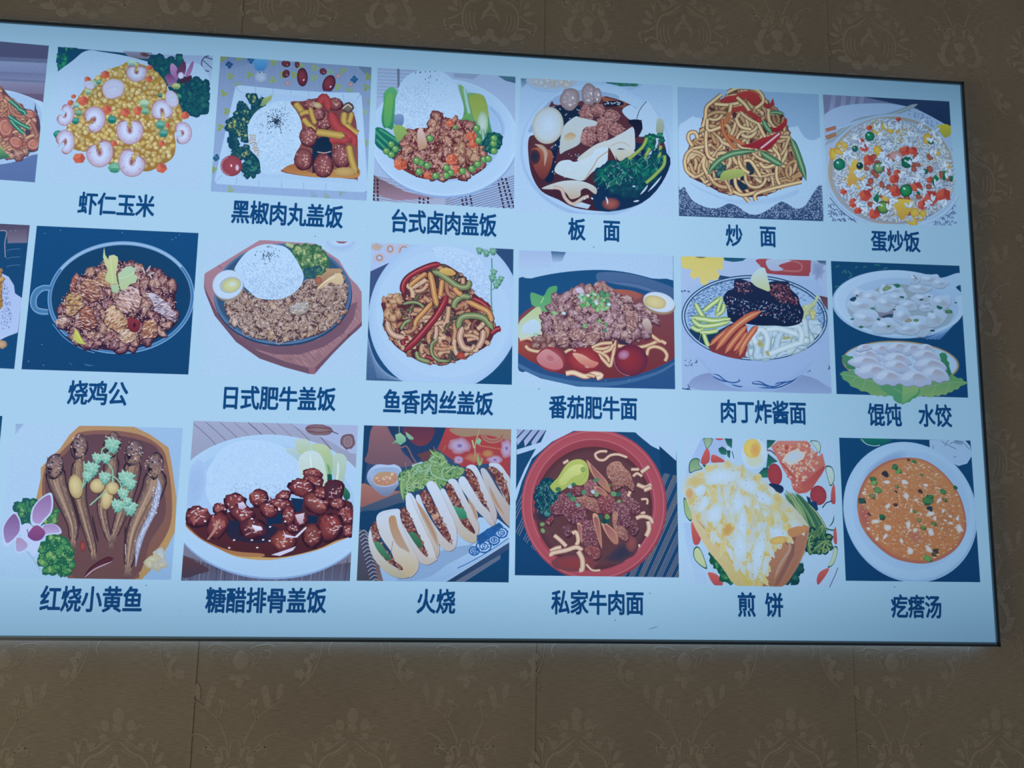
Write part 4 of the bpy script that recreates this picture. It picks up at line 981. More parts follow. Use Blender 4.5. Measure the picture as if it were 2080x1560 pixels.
# ------------------------------------------------------------------ printed pictures, middle row
def doily_dish():
    p = picture('printed picture of fried food on a white paper doily over dark blue, cut by the edge', 0, 440, 4.588, '-420,45 278,80 133,1420 -500,1390', 21, '0f4678', '0c4a80')
    p.poly('-420,50 278,80 260,245 70,250 60,140 -420,110', '4c4868', '645c80', sm=False); p.poly('60,130 250,110 250,240 80,240', '585474', '74708c')
    p.st('0,130 60,140 45,250 50,380', 12, 'a8a4c0', '3c4468'); p.st('70,240 150,235 250,240', 10, '8c94bc', '2c4470')
    for y in (310, 385, 460): p.st([(60, y+8), (110, y-5), (190, y-10)], 8, '5478a8', '1c5084')
    p.sub('paper_doily')
    p.poly('-420,500 0,520 80,560 130,640 140,715 206,760 165,1080 60,1120 0,1150 -420,1180', 'a4bcf0', 'a8c4f4')
    for (x, y) in p.fill('20,600 70,640 110,900 100,1040 10,1060', 24): p.dot(x, y, 8, 5, p.rnd.uniform(0, 3), '6c88c4')
    for k in range(8): p.dot(35+k*9, 620+k*48, 11, 8, .8, '3c5c98', 3)
    p.sub('fried_food')
    p.poly('-300,480 0,480 15,540 25,620 20,720 0,870 -300,900', 'b08448', '9c7844', sm=True); p.el(15, 1190, 55, 42, 'c8a884', '8c7468', wob=.1); p.chunks('-200,500 10,520 0,860 -200,880', 50, 30, ['b88c4c', 'a87c48', 'c49c60'], '745040', 'dcc088')
    return p
doily_dish().build()


def leaf_poly(p, pts, c, c2, vein=None):
    p.poly(pts, c, c2)
    if vein: p.ln(vein, 6, mix(c, 'e0f0d0', .4))
def pot_dish():
    p = picture('printed picture of braised chicken in a dark round pot with one handle', 0, 440, 4.588, '343,85 1850,153 1755,1472 200,1423', 22, '0c4c86', '0b4478')
    p.gr = .15
    for (a, b) in ((390, 1193), (265, 1348), (405, 1385), (1690, 790), (1680, 845)): p.dot(a, b, 5, 3, 0, 'a8c4e8')
    p.st('780,1370 820,1385 880,1390', 16, '4878a8', '10508a', taper=.4); p.ln('645,1360 675,1385', 4, '4878a8')
    p.sub('pot')
    p.el(1130, 755, 670, 505, '0b3f6e', '0c4478', -3, n=60); p.el(1120, 740, 645, 480, '0c3f6c', '0d4270', -3, n=60)
    p.ring(1128, 755, 668, 508, 34, '3470ac', '5c94cc', -3, 0, 360, 80); p.ring(1128, 755, 680, 520, 7, '90bce8', '5c90c8', -3, 0, 360, 80); p.ring(1128, 755, 652, 492, 6, '8cb4e0', '3c78b0', -3, 0, 360, 80)
    p.ring(1128, 752, 664, 503, 22, 'a8c8f0', '5c94cc', -3, 215, 330, 40)
    p.ln('490,1000 600,1130 760,1230 880,1270', 6, '6c9cd0')
    p.sub('pot_handle'); p.st('470,665 400,665 340,700 315,760 310,820 340,870 390,890 450,890', 52, '3c78b0', '4c88c0'); p.st('468,645 400,643 330,675 292,740 285,810 310,870 370,900 448,905', 8, '90bcea', '5c90c8'); p.st('462,688 405,690 350,740 338,800 355,850 445,868', 6, '8cb4e0')
    p.sub('chicken_piece', stuff=True)
    R = '920,470 1000,430 1130,410 1240,460 1340,480 1380,530 1480,520 1600,580 1630,700 1640,830 1660,960 1600,1040 1470,1130 1300,1200 1080,1240 960,1240 840,1200 700,1140 600,1060 550,980 590,780 700,640 740,560 850,520'
    p.poly(R, '3c2440', '34203c', sm=True)
    p.chunks(R, 72, 56, ['8c5454', '9c6454', 'a87c60', '6c3844', '7c4048', 'b08c78'], '301c3c', 'e4ccd0', .75, 6)
    for _ in range(420):
        x, y = p.rnd.choice(p.fill(R, 60)) if False else (p.rnd.uniform(560, 1640), p.rnd.uniform(440, 1230))
        if inside(x, y, P_(R)): p.dot(x, y, p.rnd.uniform(5, 15), p.rnd.uniform(3, 6), p.rnd.uniform(0, 3), p.rnd.choice(['dcc4cc', '3c2040', 'b88c84', 'c8a8b0', '5c2c3c']), 5)
    tex(p, R, 18, ['dcc4cc', '3c2040', 'b88c84', 'c8a8b0', '5c2c3c', 'a06858'])
    p.sub('chicken_chunk', each=True)
    for (q, c, d) in (('650,760 700,740 790,750 780,860 720,930 645,930', 'c8a870', '8c6050'), ('1030,860 1080,845 1140,890 1215,1000 1200,1060 1150,1090 1060,1060 1000,1000', 'd0b898', 'a06c50'), ('1110,820 1150,720 1250,670 1320,720 1330,840 1240,900 1180,910 1110,860', 'c8b0b8', 'a07468'), ('1410,730 1500,760 1600,850 1665,950 1650,1000 1560,950 1470,880', 'c0c0dc', '8c7890'), ('800,620 900,600 950,680 940,790 860,810 790,740', 'b08468', '7c4448'), ('780,900 850,850 900,930 920,1020 850,1080 780,1020', 'b0745c', '6c3840'), ('1150,1080 1260,1070 1290,1140 1240,1190 1150,1170', 'd4c0a8', 'a88068'), ('940,560 1000,520 1030,600 1040,680 950,650', 'c09868', '9c6c58'), ('550,990 620,960 660,980 620,1030 560,1020', 'd8c8c8', '9c6c58'), ('1380,1000 1470,990 1480,1130 1350,1140', 'c0906c', '8c5850'), ('700,620 740,555 760,570 730,680 750,720 700,700', 'b06c5c', '8c4848')):
        p.fold(q, c, d)
    p.sub('chilli'); p.poly('1230,960 1300,980 1340,1010 1310,1090 1250,1090 1220,1040', '8c3444', '6c2438', sm=True); p.el(1280, 1030, 14, 22, '3c1c30')
    p.sub('celery_leaf', each=True)
    leaf_poly(p, '1000,310 1010,380 1040,430 1045,390 1090,380 1125,400 1130,440 1120,500 1110,560 1120,620 1130,650 1060,650 1010,620 1020,560 1035,520 1010,470 990,400', 'c4d09c', 'b4c890', '1060,400 1070,520 1080,640'); p.nxt()
    leaf_poly(p, '1125,560 1160,530 1200,490 1250,485 1290,510 1280,560 1310,590 1290,640 1240,650 1200,700 1160,710 1140,660', 'a8ccb0', 'b0c898', '1150,600 1220,580 1280,540'); p.nxt()
    leaf_poly(p, '1060,660 1130,650 1140,700 1120,740 1075,720', 'a8c8a0', '9cc0a0'); p.nxt()
    leaf_poly(p, '735,1055 770,1110 830,1210 770,1200 715,1160', 'c4cc50', 'b4c064', '745,1090 790,1180')
    for (a, b, c, d) in ((1390, 540, 1430, 480), (1350, 490, 1380, 560), (1400, 570, 1470, 540), (1420, 560, 1440, 600)): p.st([(a, b), ((a+c)/2, (b+d)/2), (c, d)], 14, 'c4ccd8', '9c8c90', taper=.2)
    return p
pot_dish().build()

def sizzling_dish():
    p = picture('printed picture of sizzling beef, white rice, boiled egg and broccoli on an iron plate', 400, 470, 5.032, '75,85 1680,100 1690,1500 60,1480', 23, 'a7ccf0', 'a7ccf0')
    p.gr = .25
    p.el(1470, 140, 160, 80, '9cbcec', 'a7ccf0'); p.el(1470, 105, 150, 62, 'b8d6fa', '98bcec'); p.poly('1415,100 1545,105 1500,124 1450,122', '8c5870')
    for i in range(6): p.poly([(1100+60*i, 1460-i*90), (1240+60*i, 1450-i*100), (1300+60*i, 1300-i*100)], 'a0c0ee')
    p.sub('wooden_board')
    p.poly('78,440 225,350 650,85 900,110 1200,130 1450,300 1560,480 1640,560 1698,640 1690,960 1640,1010 1560,1080 1400,1240 1200,1460 1150,1458 900,1390 640,1300 400,1130 180,860 90,640 72,570', '6c5068', '6c5068')
    p.poly('80,430 225,342 650,85 900,105 1200,125 1450,290 1560,470 1640,550 1696,640 1688,920 1540,1060 1380,1220 1210,1390 1140,1395 900,1330 640,1230 400,1080 200,820 100,620 78,560', 'a88098', '94707c')
    TOP_ = P_('640,1230 900,1330 1140,1395 1210,1390 1380,1220 1540,1060 1688,920 1696,640 1640,550 1580,700 1500,900 1300,1080 1000,1180 700,1180')
    for (x, y) in p.fill(TOP_, 26, .6):
        if inside(x+34, y+34, TOP_) and inside(x-34, y-30, TOP_): p.st([(x-34, y-30), (x, y+2), (x+34, y+32)], 4, p.rnd.choice(['80606c', 'b8909c', '745868', 'a07c8c']), taper=.3)
    p.poly('1140,1395 1210,1390 1210,1460 1150,1458', '8c6478'); p.ln('1540,1060 1560,1050 1545,1090', 6, '443850'); p.ln('220,350 260,380', 5, '5c4460')
    p.poly('300,950 450,1080 700,1170 1000,1170 1250,1100 1450,950 1570,750 1640,720 1600,900 1500,1040 1300,1180 1050,1260 800,1260 560,1190 400,1080', '785870', '70546c')
    p.sub('iron_plate')
    p.el(882, 655, 705, 520, '2c4c78', '20436c', -2, n=60); p.el(878, 640, 700, 515, '3c6494', '4c74a4', -2, n=60, mid=.97); p.el(874, 630, 668, 480, '3c628c', '30547c', -2, n=60)
    p.ring(880, 640, 692, 506, 10, '6c94c4', '3c6494', -2, 60, 200, 40); p.ring(880, 640, 692, 506, 12, '5c80b4', '34588c', -2, -60, 60, 40)
    p.sub('beef_slice', stuff=True)
    R = '480,600 600,680 900,700 1050,560 1130,500 1300,400 1470,400 1510,520 1545,620 1530,740 1490,850 1400,960 1240,1060 1000,1110 860,1130 700,1110 500,1040 380,940 300,840 290,740 420,700'
    p.poly(R, '5c4450', '54404c', sm=True)
    p.chunks(R, 56, 44, ['b09c94', 'a88c80', '9c8480', 'c0aca4', 'b89878', '8c706c'], '48303c', 'dcd0d0', .62, 3, wob=.32)
    for (x, y) in p.fill(R, 64):
        r = p.rnd.uniform(24, 42); a0 = p.rnd.uniform(0, 360); p.ring(x, y, r, r*.7, 12, p.rnd.choice(['c8b8ac', 'd0c0b8', 'b8a498']), '5c444c', p.rnd.uniform(0, 180), a0, a0+p.rnd.uniform(140, 260), 9)
    tex(p, R, 18, ['dcd0cc', '4c3440', 'b8a090', 'c8b8b0', '6c4c50', 'b08858'])
    p.sub('onion_slice', each=True); p.poly('1215,470 1300,410 1470,400 1480,440 1400,450 1320,520 1230,620 1250,550', 'b49474', '8c7060', sm=True); p.nxt(); p.poly('1230,610 1300,540 1400,460 1480,450 1505,540 1440,560 1370,540 1300,590', 'd4c4a0', 'c0a888', sm=True); p.ln('1240,600 1320,530 1420,480', 8, 'ece4d0'); p.fold('960,790 1060,740 1140,740 1150,810 1070,870 980,850', 'a8acb8', '9c9488', '5c4c58'); p.nxt(); p.el(1250, 520, 36, 36, 'b07058', '8c5050')
    p.sub('broccoli', stuff=True)
    p.st('920,145 980,170 1050,210', 46, 'b4c49c', '7c9c74')
    p.leafy('1000,210 1120,130 1280,210 1340,340 1320,400 1220,460 1120,490 1080,400 990,260', 46, 36, '34684c', '6c946c', 'b4c888'); p.leafy('1100,420 1280,400 1230,470 1130,500', 32, 26, '24506c', '2c6c64', '5c8c6c')
    p.sub('rice')
    p.poly('560,210 700,155 860,165 940,200 1000,270 1060,370 1100,470 1080,560 1010,640 900,700 780,715 640,700 560,640 480,560 420,440 400,400 470,290', 'b0d4fa', 'acd0f8', sm=True)
    rice_texture(p, '500,500 1080,480 1050,590 900,695 700,710 580,650', 19, ['98bae8', 'c0dcfc', '90b0dc', 'a8c8f4']); rice_texture(p, '450,350 1000,300 1080,480 500,500', 24, ['98bcec', 'c4defc']); rice_texture(p, '600,220 900,200 1000,320 480,350', 50)
    p.sub('black_sesame', stuff=True)
    for _ in range(60): p.dot(p.rnd.gauss(745, 48), p.rnd.gauss(272, 34), 8, 4, p.rnd.uniform(0, 3), '14385c', 5)
    for (x, y) in ((598, 358), (615, 270), (630, 230), (730, 185), (762, 175), (780, 190), (845, 285), (712, 352)): p.dot(x, y, 8, 4, .5, '14385c', 5)
    p.sub('half_egg'); p.el(345, 590, 155, 145, 'a89c9c', '98887c', -25, n=30); p.el(335, 565, 158, 145, 'bcd8f8', 'a8c8ee', -25, n=30, mid=.9); p.el(360, 570, 112, 82, 'b4c8cc', 'a0b4c0', -15, n=24); p.el(370, 572, 92, 68, 'c8d4a8', 'b8bc84', -15, n=24); p.el(385, 560, 40, 26, 'c0d8e0', 'c0d0b8', 0)
    return p
sizzling_dish().build()

def shredded_pork_dish():
    p = picture('printed picture of shredded pork with red and green pepper strips on a white plate', 735, 480, 5.032, '98,65 1550,132 1533,1518 43,1472', 24, '2c4c80', '0c4a7c')
    p.gr = .2
    p.poly('98,65 740,95 500,260 300,260 85,360', 'a8c0ec', 'a4c0f0'); p.el(150, 110, 60, 40, 'b8a494', 'a8b0d0', wob=.2)
    for (x, y, rx, ry) in ((430, 160, 100, 110), (180, 220, 70, 50), (290, 130, 60, 60)): p.ring(x, y, rx*.6, ry*.7, 34, 'c0b4b4', 'a8b8e0', 0, 0, 360, 16); p.ring(x, y, rx*.42, ry*.5, 14, '9c6c64', 'b09ca8', 0, 0, 360, 14)
    p.poly('85,360 300,270 500,260 90,1000 60,900', '3c5488', '34508a')
    for i in range(34):
        p.ln([(45+14*i, 1480), (62-8+i*3, 980+i*14)], 3, '7c9ccc', sm=False); p.ln([(45, 1080+13*i), (480, 1180+13*i)], 2, '30609c', sm=False)
    p.sub('plate')
    p.el(845, 790, 765, 815, 'a8ccf4', '9cc2f0', 28, n=70, mid=.92)
    p.el(830, 800, 690, 640, 'a2c8f2', 'a8cdf4', 20, n=60)
    p.sub('rice')
    p.poly('720,120 900,110 1080,150 1200,220 1260,330 1310,480 1320,700 1280,760 1180,640 1100,560 1040,400 900,300 800,240', 'aed0f8', 'a8caf4', sm=True); rice_texture(p, '900,150 1200,240 1300,480 1310,740 1180,640 1060,400 900,300', 20, ['98bae8', 'c0dafc', '9cbeec']); rice_texture(p, '700,140 900,110 900,280 760,220', 34)
    p.sub('shredded_pork', stuff=True)
    R = '420,440 560,370 800,280 960,350 1080,450 1100,540 1280,700 1350,860 1350,1000 1280,1120 1120,1210 960,1280 800,1310 620,1290 480,1220 330,1110 240,960 220,780 200,680 300,640 400,600'
    p.poly(R, '5c343c', '542838', sm=True)
    for q in ('800,830 860,840 850,900 790,890', '1050,890 1130,890 1130,960 1050,960', '420,920 500,900 520,980 430,1000'): p.poly(q, '143050', sm=True)
    p.worms(R, 80, 44, ['c09478', 'b08068', 'a06c5c', 'cca888'], '5c2c38', seg=7, L=28, bend=.35)
    p.worms(R, 60, 30, ['5c5c50', '4c4044', '8c5c50', '6c6c50'], '34203c', seg=8, L=28, bend=.3)
    p.worms(R, 70, 42, ['d0b090', 'c89c78', 'd8c0a0', 'b88868'], '6c3c40', seg=6, L=28, bend=.4)
    for _ in range(240):
        x, y = p.rnd.uniform(230, 1340), p.rnd.uniform(300, 1290)
        if inside(x, y, P_(R)): p.dot(x, y, 9, 4, p.rnd.uniform(0, 3), p.rnd.choice(['e4d0cc', '3c2038', 'c8a49c']), 5)
    p.chunks('220,620 380,600 400,800 300,880 240,800', 60, 44, ['c09c70', 'b88860'], '744848', 'dcc4a8')
    def strip(s_, w_, c, e): p.nxt(); p.st(s_, w_+12, '3c2438', taper=.08); p.st(s_, w_, c, e, taper=.1); p.st([(x-4, y-5) for x, y in P_(s_)], w_*.16, mix(c, 'f0e0e0', .55), c, taper=.25)
    p.sub('red_pepper_strip', each=True)
    for s_, w_ in (('810,290 700,310 560,370 460,440 420,520 430,590', 54), ('870,600 830,700 760,820 680,920 560,1060 430,1180', 64), ('1130,640 1220,680 1305,750', 54), ('1320,1000 1370,960 1420,945', 50), ('430,1120 420,1060 480,1040', 40), ('640,1230 700,1250 740,1270', 40)): strip(s_, w_, 'a03040', '742838')
    p.el(1010, 1225, 42, 38, 'b84c40', '903840')
    p.sub('green_pepper_strip', each=True)
    for s_, w_ in (('720,365 800,390 900,460 990,520 1080,520 1100,450', 60), ('940,740 950,680 1020,620 1110,630', 60), ('980,960 1000,860 1060,820 1180,820 1270,860 1340,960', 64), ('780,1060 720,1100 715,1200 780,1270 900,1280', 32), ('560,1180 580,1250 700,1290', 44), ('420,700 500,680 580,690 640,740', 30), ('400,960 440,890 500,860', 34)): strip(s_, w_, '8c9c6c', '5c7450')
    p.sub('carrot_strip', each=True)
    for s_, w_ in (('690,370 720,480 740,600 770,720', 58), ('480,520 560,450 660,380', 44), ('940,530 980,580 1020,600', 56), ('1080,670 1180,720 1290,780 1330,880', 56), ('720,680 640,770 560,860 540,930', 46), ('820,450 810,540 800,620', 50)): strip(s_, w_, 'd0a060', 'a86c48')
    p.nxt(); p.poly('790,360 850,330 920,345 960,390 900,410 830,390', 'd4b468', 'c09858', sm=True)
    p.sub('pork_strip', each=True)
    for s_, w_ in (('260,870 280,960 340,1020 440,1040', 60), ('760,920 760,1000 745,1060', 44), ('1030,930 1000,1040 1040,1140 1120,1160', 66), ('1240,960 1230,1060 1180,1150', 60), ('500,760 480,850', 44), ('900,1030 890,1130', 44), ('600,880 650,860', 50)): strip(s_, w_, 'd0b4a0', 'a07464')
    p.sub('coriander')
    p.ln('1325,230 1330,400 1320,560 1328,780', 12, '4c8c84'); p.ln('1330,560 1370,510', 8, '4c8c84')
    for (x, y, r_) in ((1200, 150, 44), (1270, 175, 46), (1340, 160, 44), (1345, 370, 42), (1330, 430, 46), (1395, 470, 44), (1370, 505, 40), (1420, 435, 36)): coriander(p, x, y, r_, '6cac98', '3c8474')
    return p
shredded_pork_dish().build()

def beef_tomato_dish():
    p = picture('printed picture of tomato beef noodles with half tomatoes and an egg in a dark bowl', 1040, 495, 5.115, '72,65 1675,122 1695,1512 60,1475', 25, 'a2c6f0', 'a8cdf2')
    p.gr = .15
    p.poly('72,70 405,80 405,250 72,260', '9cb8e8', 'a4c4ee'); p.poly('405,78 560,88 520,180 420,200', '2c6094', 'a4c0ee')
    p.poly('1672,120 1690,120 1712,1512 1690,1512', '1c4468')
    p.sub('bowl')
    p.poly('60,1150 60,1290 300,1400 680,1485 1720,1520 1720,1080 1400,1300', '2c5890', '245290')
    p.poly('50,425 200,360 500,300 850,272 1150,290 1450,360 1720,450 1720,1200 1500,1330 1200,1420 900,1450 500,1420 200,1330 50,1250', '134f86', '28508a', sm=True)
    p.poly('900,300 1200,310 1500,390 1700,480 1700,600 1400,480 1050,400 900,400', '44689c', '3c6094', sm=True)
    p.poly('60,1240 300,1350 700,1430 1100,1430 1500,1330 1700,1220 1700,1250 1480,1370 1100,1470 700,1480 300,1390 60,1280', '4470a4', '3868a0', sm=True)
    p.st('1000,400 1300,440 1600,540', 50, '5478ac', '34588c', taper=.3)
    p.sub('broth')
    p.poly('55,800 200,660 440,550 700,500 1000,470 1200,490 1400,540 1720,720 1720,1130 1500,1290 1200,1380 900,1400 600,1370 300,1280 55,1050', '7c4c58', '74303c', sm=True)
    p.poly('1050,480 1250,490 1350,550 1200,600 1050,560', 'a85c50', '905458', sm=True); p.poly('60,1000 300,1100 300,1260 60,1130', '9c4c48', '84343c', sm=True); p.poly('1000,800 1200,820 1250,1040 1120,1040', '3c3c58', '34304c', sm=True)
    p.sub('noodle', each=True)
    def nd(s_, w_=34, c='e0cca8', e='b08470'): p.nxt(); p.st(s_, w_+10, '8c4c48'); p.st(s_, w_, c, e)
    for s_ in ('830,1080 920,1040 1040,1030', '840,1110 920,1130 990,1180 1010,1230', '860,1090 960,1090 1060,1060', '900,1150 980,1240 1020,1270 1040,1200 1060,1100 1070,1000', '950,1130 1020,1100 1050,1050', '1100,1060 1260,1080 1400,1060 1530,1010 1600,1040', '1400,1160 1420,1090 1490,1070 1570,1100 1610,1160 1590,1220', '140,1060 180,1100 280,1120 330,1090', '1420,930 1500,990 1540,1020', '80,1000 160,980 220,1000'): nd(s_)
    nd('560,1350 640,1340 760,1380 850,1350 930,1370 880,1400', 50, 'ecdcc4', 'c49c84')
    for s_ in ('550,1130 600,1100 640,1110', '780,1360 860,1380'): nd(s_, 30)
    p.sub('cabbage', each=True)
    p.poly('195,510 280,530 330,540 380,460 465,440 460,510 420,580 400,620 395,700 300,700 230,650 200,620', '4ca470', '64a878', sm=True); p.ln('330,560 300,620', 8, 'b8d8a0'); p.nxt()
    p.poly('70,830 150,740 270,655 310,720 320,900 290,960 180,970 70,980', 'b0c898', 'b8d0c8', sm=True); p.poly('110,850 200,790 270,800 290,900 180,940 100,920', 'b4d4f0', 'b0cce8', sm=True)
    p.sub('beef_slice', stuff=True)
    R = '430,560 640,480 720,490 850,425 960,430 1060,500 1200,560 1300,650 1450,690 1500,760 1440,900 1300,1010 1180,1020 1000,960 900,1030 740,1080 560,1090 430,1060 330,940 320,760 400,680'
    p.poly(R, '603c4c', '54344c', sm=True)
    p.chunks(R, 76, 60, ['a48494', '947080', 'b08c94', '8c6070', 'a87868', 'b89890'], '4c2c40', 'd4bcc8', .72, 4, wob=.3)
    for (x, y) in p.fill(R, 78):
        a0 = p.rnd.uniform(0, 360); r = p.rnd.uniform(26, 46); p.ring(x, y, r, r*.65, 10, p.rnd.choice(['c4a8b0', 'b89494', 'd0b8b8']), '684450', p.rnd.uniform(0, 180), a0, a0+p.rnd.uniform(120, 220), 8)
    tex(p, R, 20, ['d4bcc8', '4c2c40', 'b08c94', 'c4a8a8', '84545c'])
    p.chunks('150,1000 400,970 420,1080 200,1090', 66, 50, ['a08078', '90706c'], '5c3038', 'd0b8b8')
    p.sub('beef_piece', each=True)
    for q in ('740,960 800,930 900,960 880,1020 760,1080 730,1080', '1180,720 1240,700 1300,740 1280,880 1200,940 1180,830', '840,440 900,425 980,445 1040,495 900,510', '590,920 660,890 750,930 730,1000 620,1010', '440,960 520,910 560,960 550,1040 470,1060'): p.fold(q, 'b08c88', '8c6468')
    p.nxt(); p.poly('1360,800 1400,790 1440,860 1420,930 1380,900 1340,840', 'c8bcb8', '9c8080', sm=True); p.nxt(); p.poly('650,490 700,465 740,520 690,530', 'c4bcdc', sm=True)
    p.sub('chopped_scallion', each=True)
    for (x, y) in p.fill('640,560 780,530 900,500 980,520 1030,580 980,680 900,740 860,680 700,660', 40, .5)+[(745, 865), (970, 850), (435, 735), (240, 960), (900, 815), (955, 915), (530, 735)]:
        p.nxt(); c = p.rnd.choice(['4c9c5c', '74b464', 'a4d0c0', 'c8e4f8', '2c8460', '8cc480']); p.el(x, y, p.rnd.uniform(22, 36), p.rnd.uniform(14, 24), mix(c, 'ffffff', .15), mix(c, '1c6450', .4), p.rnd.uniform(0, 180), n=8, wob=.15)
    p.sub('cherry_tomato', each=True)
    p.el(400, 1210, 150, 125, 'a8505c', '8c3444', 25, n=26); p.poly('255,1180 330,1110 400,1120 500,1200 520,1290 440,1320 330,1290 265,1240', 'c48c98', 'bc6c78', sm=True); p.el(390, 1200, 60, 40, 'b06470', 'c08890', 25); p.nxt()
    p.el(735, 1215, 178, 128, 'a84048', '842c3c', 8, n=26); p.poly('620,1150 720,1160 820,1220 890,1250 820,1300 700,1250', 'd8a898', 'c06c68', sm=True); p.dot(640, 1120, 20, 10, .3, 'd8a0a0'); p.dot(770, 1290, 26, 12, .3, 'c88c94'); p.nxt()
    p.el(1220, 1222, 176, 165, '94303c', '5c2848', 0, ox=-.15, oy=-.1, n=30); p.ring(1220, 1222, 168, 158, 8, 'c08494', '74304c', 0, 95, 190, 16); p.el(1150, 1165, 64, 52, 'b088b4', '943c54', -20, n=14)
    p.sub('half_egg'); p.el(1515, 640, 172, 105, 'b89c78', '947c6c', 15, n=30); p.el(1515, 620, 168, 100, 'ccdcf4', 'a8c4e4', 15, n=30, mid=.9); p.el(1475, 620, 118, 68, 'd4cc98', 'bcb080', 12, n=24, wob=.04)
    return p
beef_tomato_dish().build()

def bean_paste_dish():
    p = picture('printed picture of soybean paste noodles, carrot and cucumber shreds in a patterned bowl', 1370, 510, 5.2, '65,53 1600,102 1660,1510 80,1465', 26, '9cbcec', '98b8e8')
    p.gr = .2
    p.poly('65,53 1600,102 1620,520 1500,300 300,330 70,430', 'a4c0ec', 'a0bcec')
    p.poly('65,60 200,50 515,65 510,200 450,200 480,260 440,310 380,300 340,360 280,350 260,270 200,300 160,260 180,190 120,190 80,170', 'd0c870', 'd4cc80', sm=False); p.el(280, 60, 60, 18, '6c5c50', 'b8a860')
    p.poly('515,68 760,75 720,105 620,115 530,100', '14587c', '1c5c80'); p.poly('480,255 600,275 460,300', '24487c')
    p.poly('895,82 1430,95 1425,240 1380,265 1000,240 950,200 900,150', 'a84c58', '9c4454', sm=True); p.poly('980,90 1240,98 1100,150 1160,200 1010,200', 'a8c0e4', 'a4b4dc', sm=True); p.st('1240,100 1340,140 1320,210 1140,205', 30, 'b87478', '9c4454'); p.el(1520, 210, 80, 110, '8094c4', 'a4bcec', wob=.3)
    p.poly('1500,100 1600,102 1605,150 1540,130', '34507c', '7c94c4'); p.poly('1530,470 1620,490 1630,640 1570,560', '5c3c50', '7c5c74')
    for (x, y) in ((80, 425), (110, 420), (150, 428)): p.dot(x, y, 16, 8, .3, '34507c')
    for _ in range(14): p.dot(p.rnd.uniform(100, 240), p.rnd.uniform(1150, 1220), 12, 5, p.rnd.uniform(0, 3), '3c5c90', 5)
    for (s_) in ('80,1450 180,1470', '140,1410 160,1450 130,1450', '1620,1500 1660,1465', '1630,1210 1640,1240 1620,1245'): p.ln(s_, 10, '24447c')
    p.poly('150,1400 400,1280 1300,1300 1600,1420 1650,1500 900,1490 300,1470', '7c94c8', '8ca8dc', sm=True)
    p.sub('bowl')
    p.poly('75,700 1620,720 1600,850 1520,1080 1420,1230 1330,1330 1180,1430 1000,1490 820,1485 600,1440 480,1370 380,1290 240,1120 150,920', '9cb8ec', '90b0e6', sm=True)
    p.poly('200,980 1540,980 1400,1200 1100,1400 850,1440 500,1350 300,1150', '9cbaee', '94b4ea', sm=True)
    for s_ in ('395,1300 460,1310 540,1370 620,1390 690,1370 670,1350', '400,1320 480,1360 560,1385', '820,1380 900,1380 980,1420 1060,1430 1160,1390 1240,1370 1350,1305', '870,1440 980,1445 1100,1440 1220,1390 1300,1340', '1060,1410 1110,1390 1220,1380', '600,1410 680,1430 720,1430', '830,1380 830,1400 920,1410 1000,1440'): p.st(s_, 14, '2c5ca4', taper=.2)
    for s_ in ('1400,1280 1440,1255', '1420,1260 1440,1280'): p.ln(s_, 6, '34609c')
    p.el(845, 705, 772, 452, '34588c', '14406c', 2, n=70, mid=.97); p.el(845, 706, 760, 440, 'b0d0f4', 'a0c4f0', 2, n=70, mid=.96); p.ring(845, 706, 738, 420, 14, '1c4474', '2c5484', 2, 0, 360, 70); p.el(845, 706, 730, 412, '9cc0ee', '98bcec', 2, n=60)
    for (x, y) in p.fill('120,700 200,480 460,330 680,290 700,420 520,560 300,720 180,900', 22, .6)+p.fill('1220,340 1450,440 1500,540 1300,540', 40, .6)+p.fill('1500,560 1590,620 1600,760 1560,860 1500,760', 22, .6):
        p.st([(x-12, y+p.rnd.uniform(-12, 12)), (x, y), (x+10, y+p.rnd.uniform(-14, 14))], 6, p.rnd.choice(['2c60a0', '3c70b0', '245090']))
    p.poly('160,820 400,860 620,760 560,900 420,1000 350,1010 240,930', '1c4464', '14305c', sm=True); p.poly('360,1010 620,760 760,800 740,1120 500,1100', '5c3040', '883c44', sm=True)
    p.sub('noodle', stuff=True)
    R = '760,1120 800,960 870,800 960,780 1200,770 1340,700 1420,740 1520,740 1530,850 1440,960 1340,1020 1180,1090 1000,1130'
    p.poly(R, 'b8d4e8', 'b4d0ec', sm=True)
    p.worms(R, 34, 70, ['c4dcf0', 'bcd8f4', 'c0d8e4', 'cce0f0'], '84a4b8', seg=9, L=46, bend=.5)
    for (x, y, rx, ry, a) in ((900, 980, 50, 36, 40), (980, 1080, 40, 22, 60), (1160, 1010, 46, 20, -30), (1240, 990, 30, 20, 0), (1180, 920, 60, 18, -5)): p.el(x, y, rx, ry, 'a8a060', 'b0c0b0', a, n=9, wob=.2)
    for s_ in ('860,980 830,900 900,830 960,870 980,960 960,1050', '970,830 1080,820 1200,850 1290,880', '1000,1090 1120,1040 1260,990 1400,940', '1210,790 1300,800 1340,880 1330,970'): p.st(s_, 64, '94b0c4'); p.st(s_, 56, 'd0e4f6', 'b0cce0')
    p.chunks('1360,580 1460,560 1490,680 1440,740 1370,690', 50, 34, ['c8c890', 'd0cc80', 'bccca0'], '8c9c70', 'e0e4b8'); p.st('1350,720 1400,620 1480,540 1510,470', 34, 'c0d0b0', 'a0b890')
    p.sub('bean_paste')
    p.poly('630,310 700,300 800,330 900,380 1000,330 1080,320 1200,330 1220,400 1300,480 1320,560 1360,640 1340,740 1290,780 1180,800 1060,790 900,790 740,770 620,760 560,700 545,600 510,500 560,420 620,400', '1c2c54', '0e2448', sm=True)
